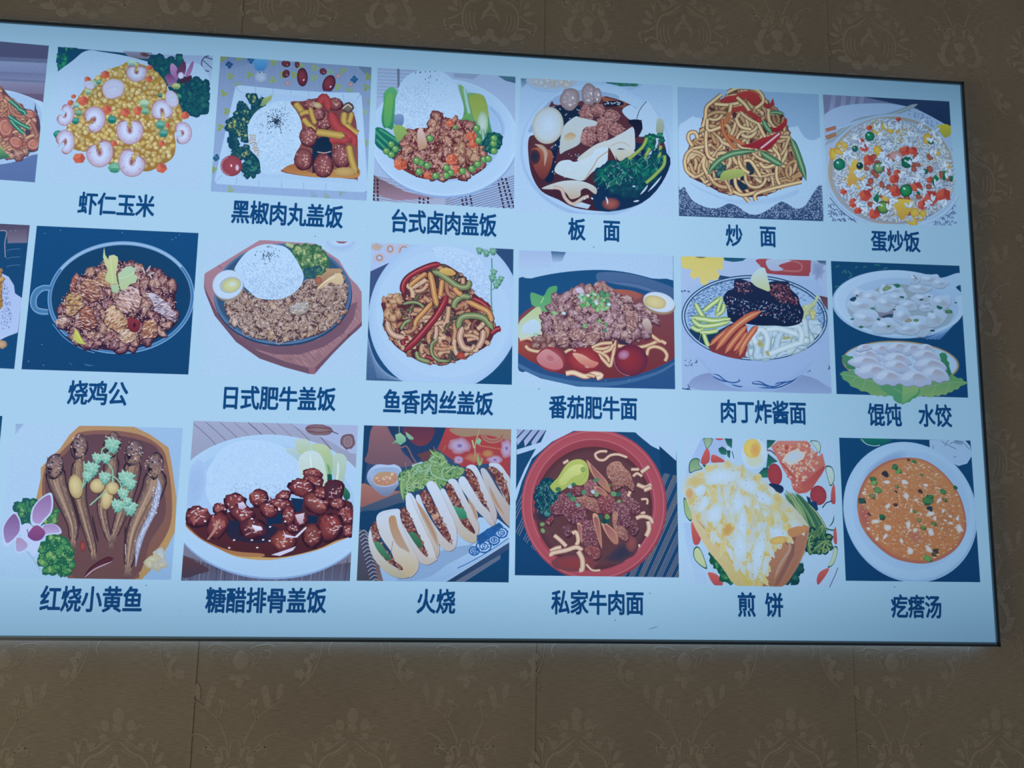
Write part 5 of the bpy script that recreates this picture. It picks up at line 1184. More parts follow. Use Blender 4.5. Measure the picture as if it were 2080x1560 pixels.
    for (x, y) in p.fill('640,320 780,330 820,440 700,460 640,420', 22): p.dot(x, y, 13, 6, p.rnd.uniform(0, 3), p.rnd.choice(['8c6070', '70485c', 'b89098', '3c2c4c']), 5)
    for (x, y) in p.fill('1000,350 1190,340 1220,440 1300,520 1300,580 1200,560 1100,540 1000,440', 22): p.dot(x, y, 15, 7, p.rnd.uniform(0, 3), p.rnd.choice(['8c4c58', '703c4c', 'b08088', '502c44']), 5)
    for (x, y) in p.fill('520,480 800,520 860,520 1340,600 1340,760 1200,780 1000,700 900,700 640,700 560,660', 27, .7): 
        if p.rnd.random() < .6: p.dot(x, y, p.rnd.uniform(6, 16), 6, p.rnd.uniform(0, 3), p.rnd.choice(['8ca0c4', '5c6c98', '8c6078', '3c5080', 'b0c0e0']), 5)
    p.sub('garlic_clove'); p.poly('870,200 905,182 945,185 965,240 985,320 1000,400 985,430 930,410 860,380 815,340 800,290 830,240', 'b8d8ec', 'bccc9c', sm=True)
    p.sub('carrot_shred', each=True)
    for s_, w_ in (('620,790 540,850 440,930 370,1000', 46), ('910,640 780,700 640,800 520,930 430,1050', 74), ('760,790 680,880 600,980 530,1080', 60), ('760,860 700,960 620,1060', 50), ('870,790 800,880 720,1000 680,1110', 60), ('700,1000 640,1090', 36), ('780,1000 740,1100', 34)): p.nxt(); p.st(s_, w_+8, '8c3c44', taper=.15); p.st(s_, w_, 'd08860', 'b0544c', taper=.2); p.st(s_, w_*.2, 'e8b894', 'd08860', taper=.3)
    p.sub('cucumber_shred', each=True)
    for s_, w_ in (('215,550 260,640 320,720 400,740', 50), ('170,710 280,720 420,740 590,720', 56), ('180,720 260,790 400,790 580,750', 50), ('300,640 400,560 500,490', 46), ('440,700 460,600 500,500', 40), ('520,560 500,640 440,680', 44), ('170,800 240,840 300,830', 44), ('260,860 360,860 460,840', 44), ('300,870 330,960 355,1010', 44), ('270,880 255,950', 30), ('380,500 440,500', 34)): p.nxt(); p.st(s_, w_+8, '3c7850', taper=.1); p.st(s_, w_, 'c8dca0', '84ac60', taper=.12); p.st(s_, w_*.3, 'dcecd0', 'c8dca0', taper=.3)
    return p
bean_paste_dish().build()

def dumpling(p, x, y, rx, ry, a=0):
    p.nxt(); ca, sa = math.cos(math.radians(a)), math.sin(math.radians(a))
    def T(q): return [(x+(u*rx)*ca-(v*ry)*sa, y+(u*rx)*sa+(v*ry)*ca) for u, v in q]
    o = T([(-1, .3), (-.85, -.2), (-.4, -.75), (.1, -.9), (.6, -.65), (.95, -.05), (1, .5), (.7, .6), (.4, .9), (0, .75), (-.4, .95), (-.75, .7)])
    p.poly([(u+3, v+6) for u, v in o], '7c84a8', '7c84a8', sm=True); p.poly(o, 'bcd0f2', 'a4b4dc', sm=True)
    p.poly(T([(-.1, -.1), (.15, -.55), (.6, -.3), (.8, .2), (.3, .3), (.1, .6)]), 'a8a8c0', 'b4c4e8', sm=True); p.poly(T([(-.8, .1), (-.4, -.5), (-.05, -.6), (-.2, 0), (-.5, .3)]), 'c8daf8', 'bcd0f2', sm=True)
    p.st(T([(-.85, -.1), (-.3, -.6), (.2, -.72), (.7, -.4)]), ry*.14, 'd0e0fa', 'a8bce4', taper=.3)
def wonton_dish():
    p = picture('printed picture of a bowl of wontons above a plate of dumplings on green leaves', 1680, 520, 5.2, '40,53 1397,103 1490,1497 100,1458', 27, '0d4a7c', '0b4880')
    p.gr = .15
    for s_ in ('90,120 130,100', '160,180 190,150 200,190', '220,160 260,200 230,230', '300,130 320,110', '380,120 420,110', '500,90 560,100', '590,140 640,120', '80,330 120,315'): p.ln(s_, 10, '2c8478')
    p.sub('soup_bowl')
    p.poly('1000,870 1330,740 1200,880 1150,885', '4c8cd0', '2c64ac')
    for k in range(4): p.ln([(1050+k*40, 878), (1290+k*8, 770-k*8)], 5, '8cb8ec')
    p.el(752, 510, 700, 360, 'a4caf4', '98c0ee', 3, n=70, mid=.95); p.el(765, 500, 690, 345, 'aacef6', 'b4d6fa', 3, n=70, mid=.94); p.el(790, 530, 600, 300, '98bcea', 'a0c4f0', 3, n=60)
    p.poly('1000,200 1170,225 1240,225 1400,180 1420,290 1360,330 1420,400 1300,440 1100,330', 'a8ccf4', 'a0c6f2', sm=True)
    p.poly('500,360 620,300 820,300 900,330 1300,560 1310,680 1240,740 1000,820 800,840 600,790 400,760 250,640 240,520', '94a8b8', '98b4d4', sm=True)
    p.poly('500,560 700,560 700,640 560,650', '8c94a8', '84789c'); p.poly('570,640 640,615 700,610 690,660 600,660', '2c5070'); p.poly('380,605 440,600 480,625 440,640', '1c5488')
    p.sub('wonton', each=True)
    for (x, y, rx, ry, a) in ((700, 370, 110, 60, -8), (340, 400, 90, 60, -30), (460, 440, 110, 80, -10), (600, 400, 60, 90, -15), (350, 520, 150, 80, 5), (620, 500, 120, 90, 20), (740, 440, 110, 60, 10), (860, 520, 110, 60, -25), (1010, 450, 120, 70, 10), (1200, 490, 120, 90, 20), (980, 340, 120, 60, 15), (1080, 250, 120, 60, 10), (920, 240, 60, 70, 0), (400, 660, 150, 90, 10), (620, 740, 160, 90, 10), (800, 640, 110, 110, -30), (980, 740, 170, 100, -15), (1140, 660, 120, 110, 30), (860, 780, 120, 60, -10), (1040, 550, 80, 40, 0), (1190, 290, 90, 50, 0)):
        p.nxt(); V = [(x+math.cos(t*.5236+math.radians(a))*rx*p.rnd.uniform(.8, 1.12), y+math.sin(t*.5236+math.radians(a)*.4)*ry*p.rnd.uniform(.8, 1.15)) for t in range(12)]
        p.poly([(u+3, v+7) for u, v in V], '8098bc', '8098bc', sm=True); p.poly(V, 'b4d0f6', 'a4bcdc', sm=True); p.el(x+rx*.2, y+ry*.15, rx*.5, ry*.4, 'a4b0c4', 'a8c0e4', a, n=10, wob=.2); p.el(x-rx*.3, y-ry*.3, rx*.4, ry*.3, 'c4dcfc', 'b4d0f6', a, n=10)
        p.st([(x-rx*.7, y+ry*.1), (x-rx*.1, y+ry*.2), (x+rx*.5, y-ry*.3)], 7, '90a8cc', 'a8c0e8', taper=.3)
    p.sub('chopped_scallion', each=True)
    for (x, y, r, c) in ((740, 315, 40, '2c7c60'), (275, 455, 46, '1c4c6c'), (315, 420, 16, '1c5c6c'), (790, 435, 24, '1c6068'), (480, 555, 24, '3c8c74'), (710, 568, 16, '14605c'), (995, 462, 22, '3c6c60'), (1075, 430, 16, '1c6c60'), (1185, 545, 36, '2c7060'), (1280, 590, 46, '4c8c58'), (1355, 495, 16, '1c6c64'), (265, 668, 22, '3c7c8c'), (650, 745, 20, '2c7464'), (940, 680, 30, '6c9868'), (360, 750, 30, '3c7464'), (1110, 790, 24, '1c4c70'), (540, 670, 20, '2c6870'), (1110, 590, 20, '7c9c78'), (630, 340, 50, '8ca878'), (860, 680, 40, 'a8a088')):
        p.nxt(); p.el(x, y, r, r*.5, c, mix(c, '1c5070', .3), p.rnd.uniform(-20, 20), n=8, wob=.25)
    for (x, y) in ((920, 215), (940, 235)): p.dot(x, y, 16, 5, 1, '34507c')
    p.sub('dumpling_plate')
    p.el(775, 1130, 618, 232, 'bca470', '9c8868', 3, n=60, mid=.97); p.el(772, 1128, 600, 216, 'b4d4f8', 'a8ccf4', 3, n=60)
    p.sub('green_leaf', each=True); p.clip = False
    def vein(s_, c='8cbc88'): p.ln(s_, 5, c)
    def jag(pts, k=3, amp=14):
        q = []; P2 = P_(pts); n = len(P2)
        for i in range(n):
            a, b = P2[i], P2[(i+1) % n]; L = math.hypot(b[0]-a[0], b[1]-a[1]); m = max(1, int(L/34))
            nx, ny = (b[1]-a[1])/L, -(b[0]-a[0])/L
            for j in range(m): u = j/m; q.append((a[0]+(b[0]-a[0])*u+nx*amp*(j % 2), a[1]+(b[1]-a[1])*u+ny*amp*(j % 2)))
        return q
    p.poly(jag('150,1055 270,1060 290,1150 300,1200 240,1200 190,1150'), '4c9470', '3c8464'); p.nxt()
    p.poly(jag('1180,1040 1248,1025 1265,1100 1300,1200 1320,1260 1270,1290 1230,1160'), '3c8c68', '2c7c60'); p.nxt()
    p.poly(jag('130,1245 220,1215 300,1215 500,1300 640,1360 660,1460 640,1480 500,1465 400,1430 290,1390 200,1320'), '5c9c74', '7cac70'); vein('150,1245 350,1290 600,1370'); vein('300,1275 260,1340'); vein('400,1300 380,1400'); p.nxt()
    p.poly(jag('1490,1335 1420,1290 1300,1250 1250,1300 1000,1340 900,1380 900,1480 1100,1495 1250,1470 1380,1410'), '5c9c6c', '84b074'); vein('1480,1335 1250,1340 950,1420'); vein('1300,1340 1250,1440'); vein('1150,1365 1100,1470'); p.nxt()
    p.poly(jag('560,1330 800,1360 1000,1340 960,1470 900,1510 800,1570 740,1550 690,1480 580,1420'), '5ca074', '4c9c70'); p.poly('800,1365 990,1350 950,1450 800,1560', '8cb878', '6cac74'); vein('800,1360 790,1560'); vein('800,1450 700,1400'); vein('800,1470 900,1410')
    p.clip = True
    p.sub('dumpling', each=True)
    for a in ((560, 985, 120, 62, 10), (740, 965, 130, 62, 0), (890, 985, 110, 62, -10), (1040, 975, 90, 50, 10), (420, 1040, 150, 66, 15), (380, 970, 90, 40, -10), (1030, 1050, 150, 66, 5), (730, 1090, 160, 78, 8), (390, 1115, 175, 66, 3), (1080, 1150, 180, 80, 5), (730, 1165, 150, 74, 10), (480, 1220, 190, 90, 5), (1130, 1250, 160, 92, 8), (640, 1285, 160, 92, 5), (920, 1295, 180, 96, 5)): dumpling(p, *a)
    return p
wonton_dish().build()
# ------------------------------------------------------------------ printed pictures, bottom row
p = picture('printed picture in dark navy at the left end of the bottom row', 0, 0, 1.0, '-160,840 5,845 -26,1160 -200,1160', 30, '0d4a78', '0c4474'); p.sub('plate'); p.el(-90, 1000, 55, 80, 'a8ccf4', '9cc2f0'); p.build()

def fish_dish():
    p = picture('printed picture of braised small yellow fish with coriander and an orchid', 0, 850, 4.588, '140,50 1705,88 1595,1505 -60,1480', 31, 'a7cbf0', 'a2c8ef')
    p.gr = .3
    p.poly('148,50 220,52 140,155', '8cacdc', '98b8e8'); p.poly('1250,80 1705,88 1595,1505 1300,1505 1640,1050 1640,760 1570,280', '94bce8', '8cb4e2')
    p.sub('sauce')
    p.poly('740,68 1240,72 1400,150 1570,270 1600,420 1645,740 1630,1060 1560,1200 1400,1420 1320,1502 640,1495 600,1300 500,1000 330,780 380,560 380,460 560,280 650,150', 'b08c68', 'b09060', sm=False)
    p.poly('740,130 1000,110 1300,150 1500,270 1560,420 1600,700 1590,980 1480,1200 1300,1400 1250,1500 640,1500 540,1000 400,760 420,460 560,320 680,200', '845c58', '7c5850', sm=True)
    p.poly('760,170 1000,150 1300,200 1480,300 1520,600 1540,900 1400,1150 1250,1480 700,1490 600,1200 440,760 440,480 600,340', '604454', '6c4c50', sm=True)
    p.chunks('1340,1300 1600,1180 1560,1330 1440,1440', 60, 50, ['b8b4a8', 'c0b890', 'a8bcd0'], 'a8a898', 'c8d0c8', nh=1)
    p.sub('whole_fish', each=True)
    def fish(s_, w_, c='a08878', e='54404c', head=None, belly=None):
        p.nxt(); p.st(s_, w_*1.25, '30243a', taper=.12, w2=w_*.42); p.st(s_, w_*1.12, c, e, taper=.14, k=6, w2=w_*.34)
        pts = smooth(P_(s_), False, 10)
        for i_, (x, y) in enumerate(pts):
            for _ in range(6): o = p.rnd.uniform(-.4, .4)*w_*(1.1-.8*i_/len(pts)); p.dot(x+o, y+p.rnd.uniform(-12, 12), p.rnd.uniform(8, 24), 3, p.rnd.uniform(1.2, 1.9), p.rnd.choice(['a88c7c', '7c6464', 'b49c8c', '6c545c', 'a0806c', '907068']), 5)
        p.st([(x-w_*.16*(1-i_/len(pts)), y) for i_, (x, y) in enumerate(pts)], w_*.14, 'b8a08c', mix(c, e, .3), taper=.3, sm=False); p.st([(x+w_*.2*(1-i_/len(pts)), y) for i_, (x, y) in enumerate(pts)], w_*.12, '6c5450', mix(c, e, .4), taper=.3, sm=False)
        x, y = pts[-1]; p.poly([(x-w_*.1, y-30), (x+w_*.1, y-30), (x+w_*.26, y+50), (x, y+30), (x-w_*.24, y+54)], '8c7468', '54404c')
        if head:
            x, y, r = head; p.el(x, y+6, r*.82, r*1.25, '34283c', '2c2438', 12, n=14, wob=.1); p.el(x, y, r*.76, r*1.18, '8c7478', '4c3c4c', 12, ox=.1, oy=-.2, n=14, wob=.1); p.poly([(x-r*.7, y+r*.1), (x-r*.2, y+r*.3), (x-r*.5, y+r*.9)], '241c34'); p.st([(x-r*.5, y-r*.7), (x+r*.1, y-r*.3), (x+r*.5, y+r*.4), (x+r*.3, y+r*1.1)], r*.14, 'a89494', '5c4850', taper=.3); p.el(x+r*.1, y+r*.5, r*.4, r*.6, 'a08478', '6c5458', 20, n=10, wob=.15)
            for _ in range(40): t = p.rnd.uniform(0, 6.28); q = p.rnd.random()**.5*r; p.dot(x+math.cos(t)*q*.9, y+math.sin(t)*q*1.1, r*.14, r*.05, p.rnd.uniform(0, 3), p.rnd.choice(['c4b8c4', '3c2c40', '94787c', '9c8468']), 5)
            p.el(x-r*.2, y-r*.3, r*.16, r*.14, '1c1c30', '8c8090')
    fish('500,420 540,620 620,820 680,1000 680,1180', 170, head=(510, 440, 100))
    fish('740,330 740,560 750,760 800,960 860,1180 880,1290', 140, '98806c', head=(745, 260, 96))
    fish('1050,280 1030,560 960,800 980,980 1040,1180', 130, '94786c', head=(1050, 240, 98))
    fish('1260,330 1220,600 1160,820 1100,1000 1060,1120', 150, '9c7c6c', head=(1255, 320, 100))
    fish('1470,440 1440,640 1340,860 1260,1050 1220,1250 1200,1440', 200, 'a88c78', head=(1450, 440, 100))
    p.st('1480,560 1490,660 1440,860 1360,1020 1300,1180 1275,1380', 56, 'b4c0e4', '8088a8', taper=.2)
    for (x, y) in p.fill('1440,640 1520,640 1480,860 1340,1080 1290,1300 1260,1300 1330,1040 1420,820', 20): p.dot(x, y, 10, 5, 1, p.rnd.choice(['d0dcf8', '7c84a8', 'a8b4d8']), 5)
    for s_ in ('640,600 690,740 740,900 760,1040', '870,900 900,1040 930,1160', '1180,1000 1180,1120 1170,1300'): p.st(s_, 22, '382838', '44303c', taper=.2)
    p.sub('chilli'); p.st('800,1470 900,1380 1000,1320 1070,1300', 50, '5c2c3c', '3c1c30', taper=.2); p.st('800,1480 900,1400 1060,1330', 14, 'c8b4cc', '8c607c', taper=.2); p.el(785, 1190, 26, 54, 'a04c4c', '703038'); p.ln('1180,1170 1182,1270', 6, 'c8c8e0')
    p.sub('garlic_clove', each=True)
    for (x, y, rx, ry, a) in ((720, 635, 66, 112, -8), (920, 628, 66, 70, 60), (1010, 740, 52, 110, 10), (1060, 650, 60, 60, 0)): p.nxt(); p.el(x+4, y+5, rx*1.05, ry*1.05, '5c4c48', a=a); p.el(x, y, rx, ry, 'd4c898', 'a89468', a, ox=-.2, oy=-.2)
    p.sub('coriander', each=True)
    for s_ in ('850,810 930,740 1000,680', '1060,600 1060,480 1000,400', '960,340 965,290 1000,270', '780,640 800,540 795,400', '1070,540 1130,600 1160,700', '770,660 830,570'): p.nxt(); p.st(s_, 14, 'a0d0b4', '5c9c80')
    for (x, y, r) in ((1060, 250, 88), (920, 370, 62), (1000, 370, 60), (870, 470, 86), (830, 540, 60), (990, 550, 72), (1190, 560, 96), (1230, 610, 66), (1160, 700, 66), (1110, 810, 76), (1225, 830, 86), (1200, 770, 50)): coriander(p, x, y, r)
    p.sub('parsley', stuff=True)
    p.leafy('160,830 240,770 330,765 400,800 420,900 400,980 260,980 190,920', 40, 34, '1c5c5c', '3c8c5c', '7cb46c'); p.leafy('420,960 540,860 560,960 500,990', 34, 28, '2c6c50', '5c9c5c', '8cb46c')
    p.leafy('400,1160 520,1090 640,1140 710,1260 680,1400 600,1480 540,1440 440,1420 380,1300', 44, 36, '1c6450', '4c985c', '8cbc6c')
    p.sub('orchid')
    def petal(q, c, d, e='b4ccf4'):
        P2 = P_(q); p.poly(P2, e, e, sm=True); cx = sum(a for a, b in P2)/len(P2); cy = sum(b for a, b in P2)/len(P2); p.poly([(cx+(a-cx)*.84, cy-6+(b-cy)*.84) for a, b in P2], c, d, sm=True)
    petal('230,1000 290,980 380,1060 400,1140 350,1270 300,1260 230,1120', 'b8c8f4', 'b4ccf8')
    petal('315,860 380,760 490,692 515,770 500,880 430,960 380,1010 310,980', '8c6ca8', 'a890cc'); petal('150,872 200,920 220,1000 200,1090 80,1195 40,1080 60,980', '7c5c98', '9884c0')
    petal('410,1000 500,980 570,1010 590,1070 500,1080 420,1090', '9c84bc', 'b0a4dc'); petal('165,1120 220,1110 290,1180 250,1240 170,1250', 'a890b8', 'a4a0d8')
    p.poly('280,1080 320,1020 370,995 430,1040 440,1080 400,1130 340,1140 290,1110', '8c4c88', '744080', sm=True); p.ln('275,1030 290,1110', 8, '5c4c8c')
    p.st('280,1240 330,1310 400,1420', 16, '94b4d4', 'a0c0e4')
    return p
fish_dish().build()

def ribs_dish():
    p = picture('printed picture of glossy sweet and sour ribs beside white rice on an oval plate', 360, 850, 4.588, '152,22 1685,65 1608,1515 36,1512', 32, '9ca8cc', '6c6c84')
    p.gr = .25
    for k in range(12): p.st([(120+k*130, 20), (300+k*130, 180), (420+k*130, 320)], 9, p.rnd.choice(['7c7c9c', '8c88a8', '6c6484']), taper=.1)
    p.poly('40,1270 700,1500 1620,1340 1620,1520 36,1515', '4c4658', '5c6488')
    for k in range(40): p.st([(40+k*40, 1520), (60+k*40+p.rnd.uniform(-10, 20), 1300)], 6, p.rnd.choice(['3c3c54', '74748c', '5c5870', '8c8ca8']), sm=False)
    p.poly('50,1290 160,1330 300,1410 200,1450 45,1480', '5c3c44', '443c54', sm=True)
    p.poly('1090,40 1690,62 1670,330 1400,200 1200,120', 'a0b0dc', 'a0b4e0', sm=True)
    p.sub('walnut', each=True); p.el(1318, 105, 130, 52, '8c7480', '745868', 5, wob=.06); p.ln('1200,90 1300,85 1440,95', 8, '5c4458'); p.ln('1220,120 1330,130 1430,120', 8, '5c4458'); p.nxt(); p.el(1590, 215, 68, 74, '8c7888', '644c60', 0, wob=.08); p.ring(1590, 215, 36, 44, 10, 'b0a0b0', '6c5468'); p.ln('1440,120 1500,145', 8, '34304c')
    p.sub('plate')
    p.el(870, 830, 950, 670, '98bcec', '7ca0d8', 2, n=80, mid=.97); p.el(870, 815, 950, 665, 'a4caf4', 'a8cef6', 2, n=80, mid=.95)
    p.el(850, 780, 800, 540, 'a0c4f2', '9cc4f2', 2, n=60)
    p.sub('rice')
    p.poly('300,450 400,300 540,220 700,200 900,230 1060,300 1140,400 1170,520 1160,620 1060,680 900,720 700,740 500,760 340,820 270,700 260,560', 'aed2fa', 'acd0f8', sm=True); rice_texture(p, '300,460 540,230 900,240 1120,400 1160,600 900,710 400,780 280,660', 30, ['a4c8f4', 'b8d8fc', 'a8ccf6']); rice_texture(p, '500,600 1050,600 1060,680 700,740 520,740', 24, ['98b8e8', 'bcd8fa', 'a0bce4'])
    p.el(170, 640, 100, 260, '94b8ea', 'a0c4f2', 10)
    p.sub('bok_choy', each=True)
    for q, c, d in (('1010,300 1060,270 1130,300 1190,330 1140,400 1100,370', 'b0ccd8', 'a0c0d0'), ('1100,210 1160,190 1230,210 1250,290 1210,340 1130,320', 'b4cccc', 'a8c4a0'), ('1250,260 1330,235 1410,270 1450,360 1450,480 1430,580 1380,560 1340,400', 'b4cca8', '8cb484'), ('1130,400 1200,310 1300,310 1360,380 1390,500 1400,620 1280,640 1180,600', 'c0d8e4', 'b8d0c0'), ('1450,360 1530,330 1580,380 1570,500 1540,620 1480,620', 'b0ccc4', '9cbcb0')):
        p.nxt(); p.poly(q, c, d, sm=True)
    p.nxt(); p.st('1400,420 1420,500 1410,580', 26, '54986c', '8cb890', taper=.2); p.st('1500,400 1500,500 1480,600', 26, 'd0e4f0', 'a8c8b8', taper=.2); p.poly('1520,600 1600,680 1610,740 1570,760 1540,700', '3c8c5c', '1c5450', sm=True); p.poly('1400,520 1440,520 1450,600 1400,590', '14584c'); p.st('1240,330 1250,450 1260,560', 30, 'd4e8f4', 'b8d0c8', taper=.2)
    p.sub('sauce')
    p.poly('80,980 300,920 500,900 800,880 1200,900 1600,860 1640,1000 1620,1090 1500,1150 1300,1230 1000,1300 800,1320 560,1290 380,1210 200,1110', 'b08c60', 'c0a068', sm=True)
    p.poly('80,970 300,900 560,860 820,800 1100,760 1580,760 1640,900 1630,1080 1480,1140 1300,1220 1000,1290 760,1290 560,1260 380,1190 220,1110', '502838', '4c2430', sm=True)
    p.poly('460,960 600,960 900,1000 950,1080 800,1160 500,1120', '1c2848', '2c2440', sm=True); p.poly('820,890 980,880 980,980 840,990', '0e2c54'); p.poly('1060,740 1180,750 1160,870 1100,870', '10305a'); p.poly('1200,900 1320,910 1300,980 1210,980', '12284c')
    p.poly('80,980 220,1110 380,1190 560,1240 800,1260 780,1290 560,1280 380,1210 200,1110', '8c5040', 'a87850', sm=True)
    p.sub('sparerib', each=True)
    def rib(x, y, rx, ry, a=0, c='8c4448'):
        p.nxt(); p.el(x+5, y+8, rx*1.08, ry*1.08, '24183c', '30182c', a, n=16, wob=.12); p.el(x, y, rx, ry, c, '4c2034', a, ox=-.1, oy=-.3, n=13, wob=.15)
        for _ in range(5): u, v = p.rnd.uniform(-.55, .55), p.rnd.uniform(-.55, .45); p.el(x+u*rx, y+v*ry, rx*p.rnd.uniform(.2, .42), ry*p.rnd.uniform(.15, .34), mix(c, p.rnd.choice(['b87c70', '3c1c34', 'a05c4c', '542838']), .55), c, p.rnd.uniform(0, 180), n=8, wob=.3)
        for _ in range(13):
            t = p.rnd.uniform(0, 6.28); q = p.rnd.uniform(.1, .75); x1, y1 = x+math.cos(t)*q*rx, y+math.sin(t)*q*ry
            p.st([(x1, y1), (x1+p.rnd.uniform(-.2, .25)*rx, y1+p.rnd.uniform(-.1, .1)*ry), (x1+p.rnd.uniform(-.1, .35)*rx, y1+p.rnd.uniform(-.25, .15)*ry)], p.rnd.uniform(8, 17), p.rnd.choice(['dcc8d8', 'c8a0a8', 'b07878', 'e8dcec']), '8c5058', taper=.3)
    for a in ((1260, 520, 90, 56, 10), (1255, 590, 100, 70, 5), (1160, 640, 120, 82, 5), (540, 780, 100, 86, 0), (400, 840, 66, 56, 0), (195, 910, 115, 92, 0), (760, 740, 86, 80, -20), (990, 720, 70, 46, -20), (940, 800, 120, 62, -5), (610, 880, 110, 80, 20), (850, 850, 84, 64, 20), (1300, 780, 120, 100, 20, '94504c'), (1350, 690, 70, 60, 0), (1460, 670, 90, 100, 20, '4c2c40'), (1490, 790, 70, 56, 0), (1570, 900, 80, 86, 0), (1590, 1040, 56, 60, 0), (1430, 1010, 108, 130, 20, '984444'), (1040, 900, 66, 90, 0), (1150, 940, 60, 66, 0), (380, 990, 86, 130, 28), (700, 1020, 125, 92, 10, '5c3040'), (990, 1140, 112, 100, 0, '984c40'), (1260, 1090, 86, 108, 8, '8c4c44'), (1080, 1020, 60, 40, 0, '6c3040')): rib(*a)
    p.sub('sauce_glint', stuff=True); p.poly('280,1130 340,1040 370,960 400,960 360,1060 300,1130', 'c08c7c', 'a07068'); p.poly('570,790 620,780 650,820 620,850 580,840', 'd4d0f0', 'b0a0c4'); p.poly('990,1040 1010,1080 1100,1100 1200,1010 1210,1020 1120,1110 1010,1110', 'd8dcf8', 'c8c8ec'); p.poly('700,990 790,1010 800,1040 730,1050', 'e0e4fc', 'c8c8e8'); p.poly('1100,900 1190,880 1170,980 1130,970', 'd0c4dc', 'b098b0')
    p.poly('880,1270 1060,1210 1110,1190 1080,1230 960,1280', 'c8c8ec'); p.sub('white_sesame', stuff=True)
    for (x, y) in ((490, 1205), (750, 1203), (535, 1133), (700, 1133), (805, 1130), (865, 1140), (600, 900), (955, 850), (700, 935), (1010, 960), (1130, 600), (740, 720), (870, 1010), (265, 958), (200, 840)): p.dot(x, y, 12, 7, p.rnd.uniform(-.6, .3), 'e8ecfc')
    return p
ribs_dish().build()

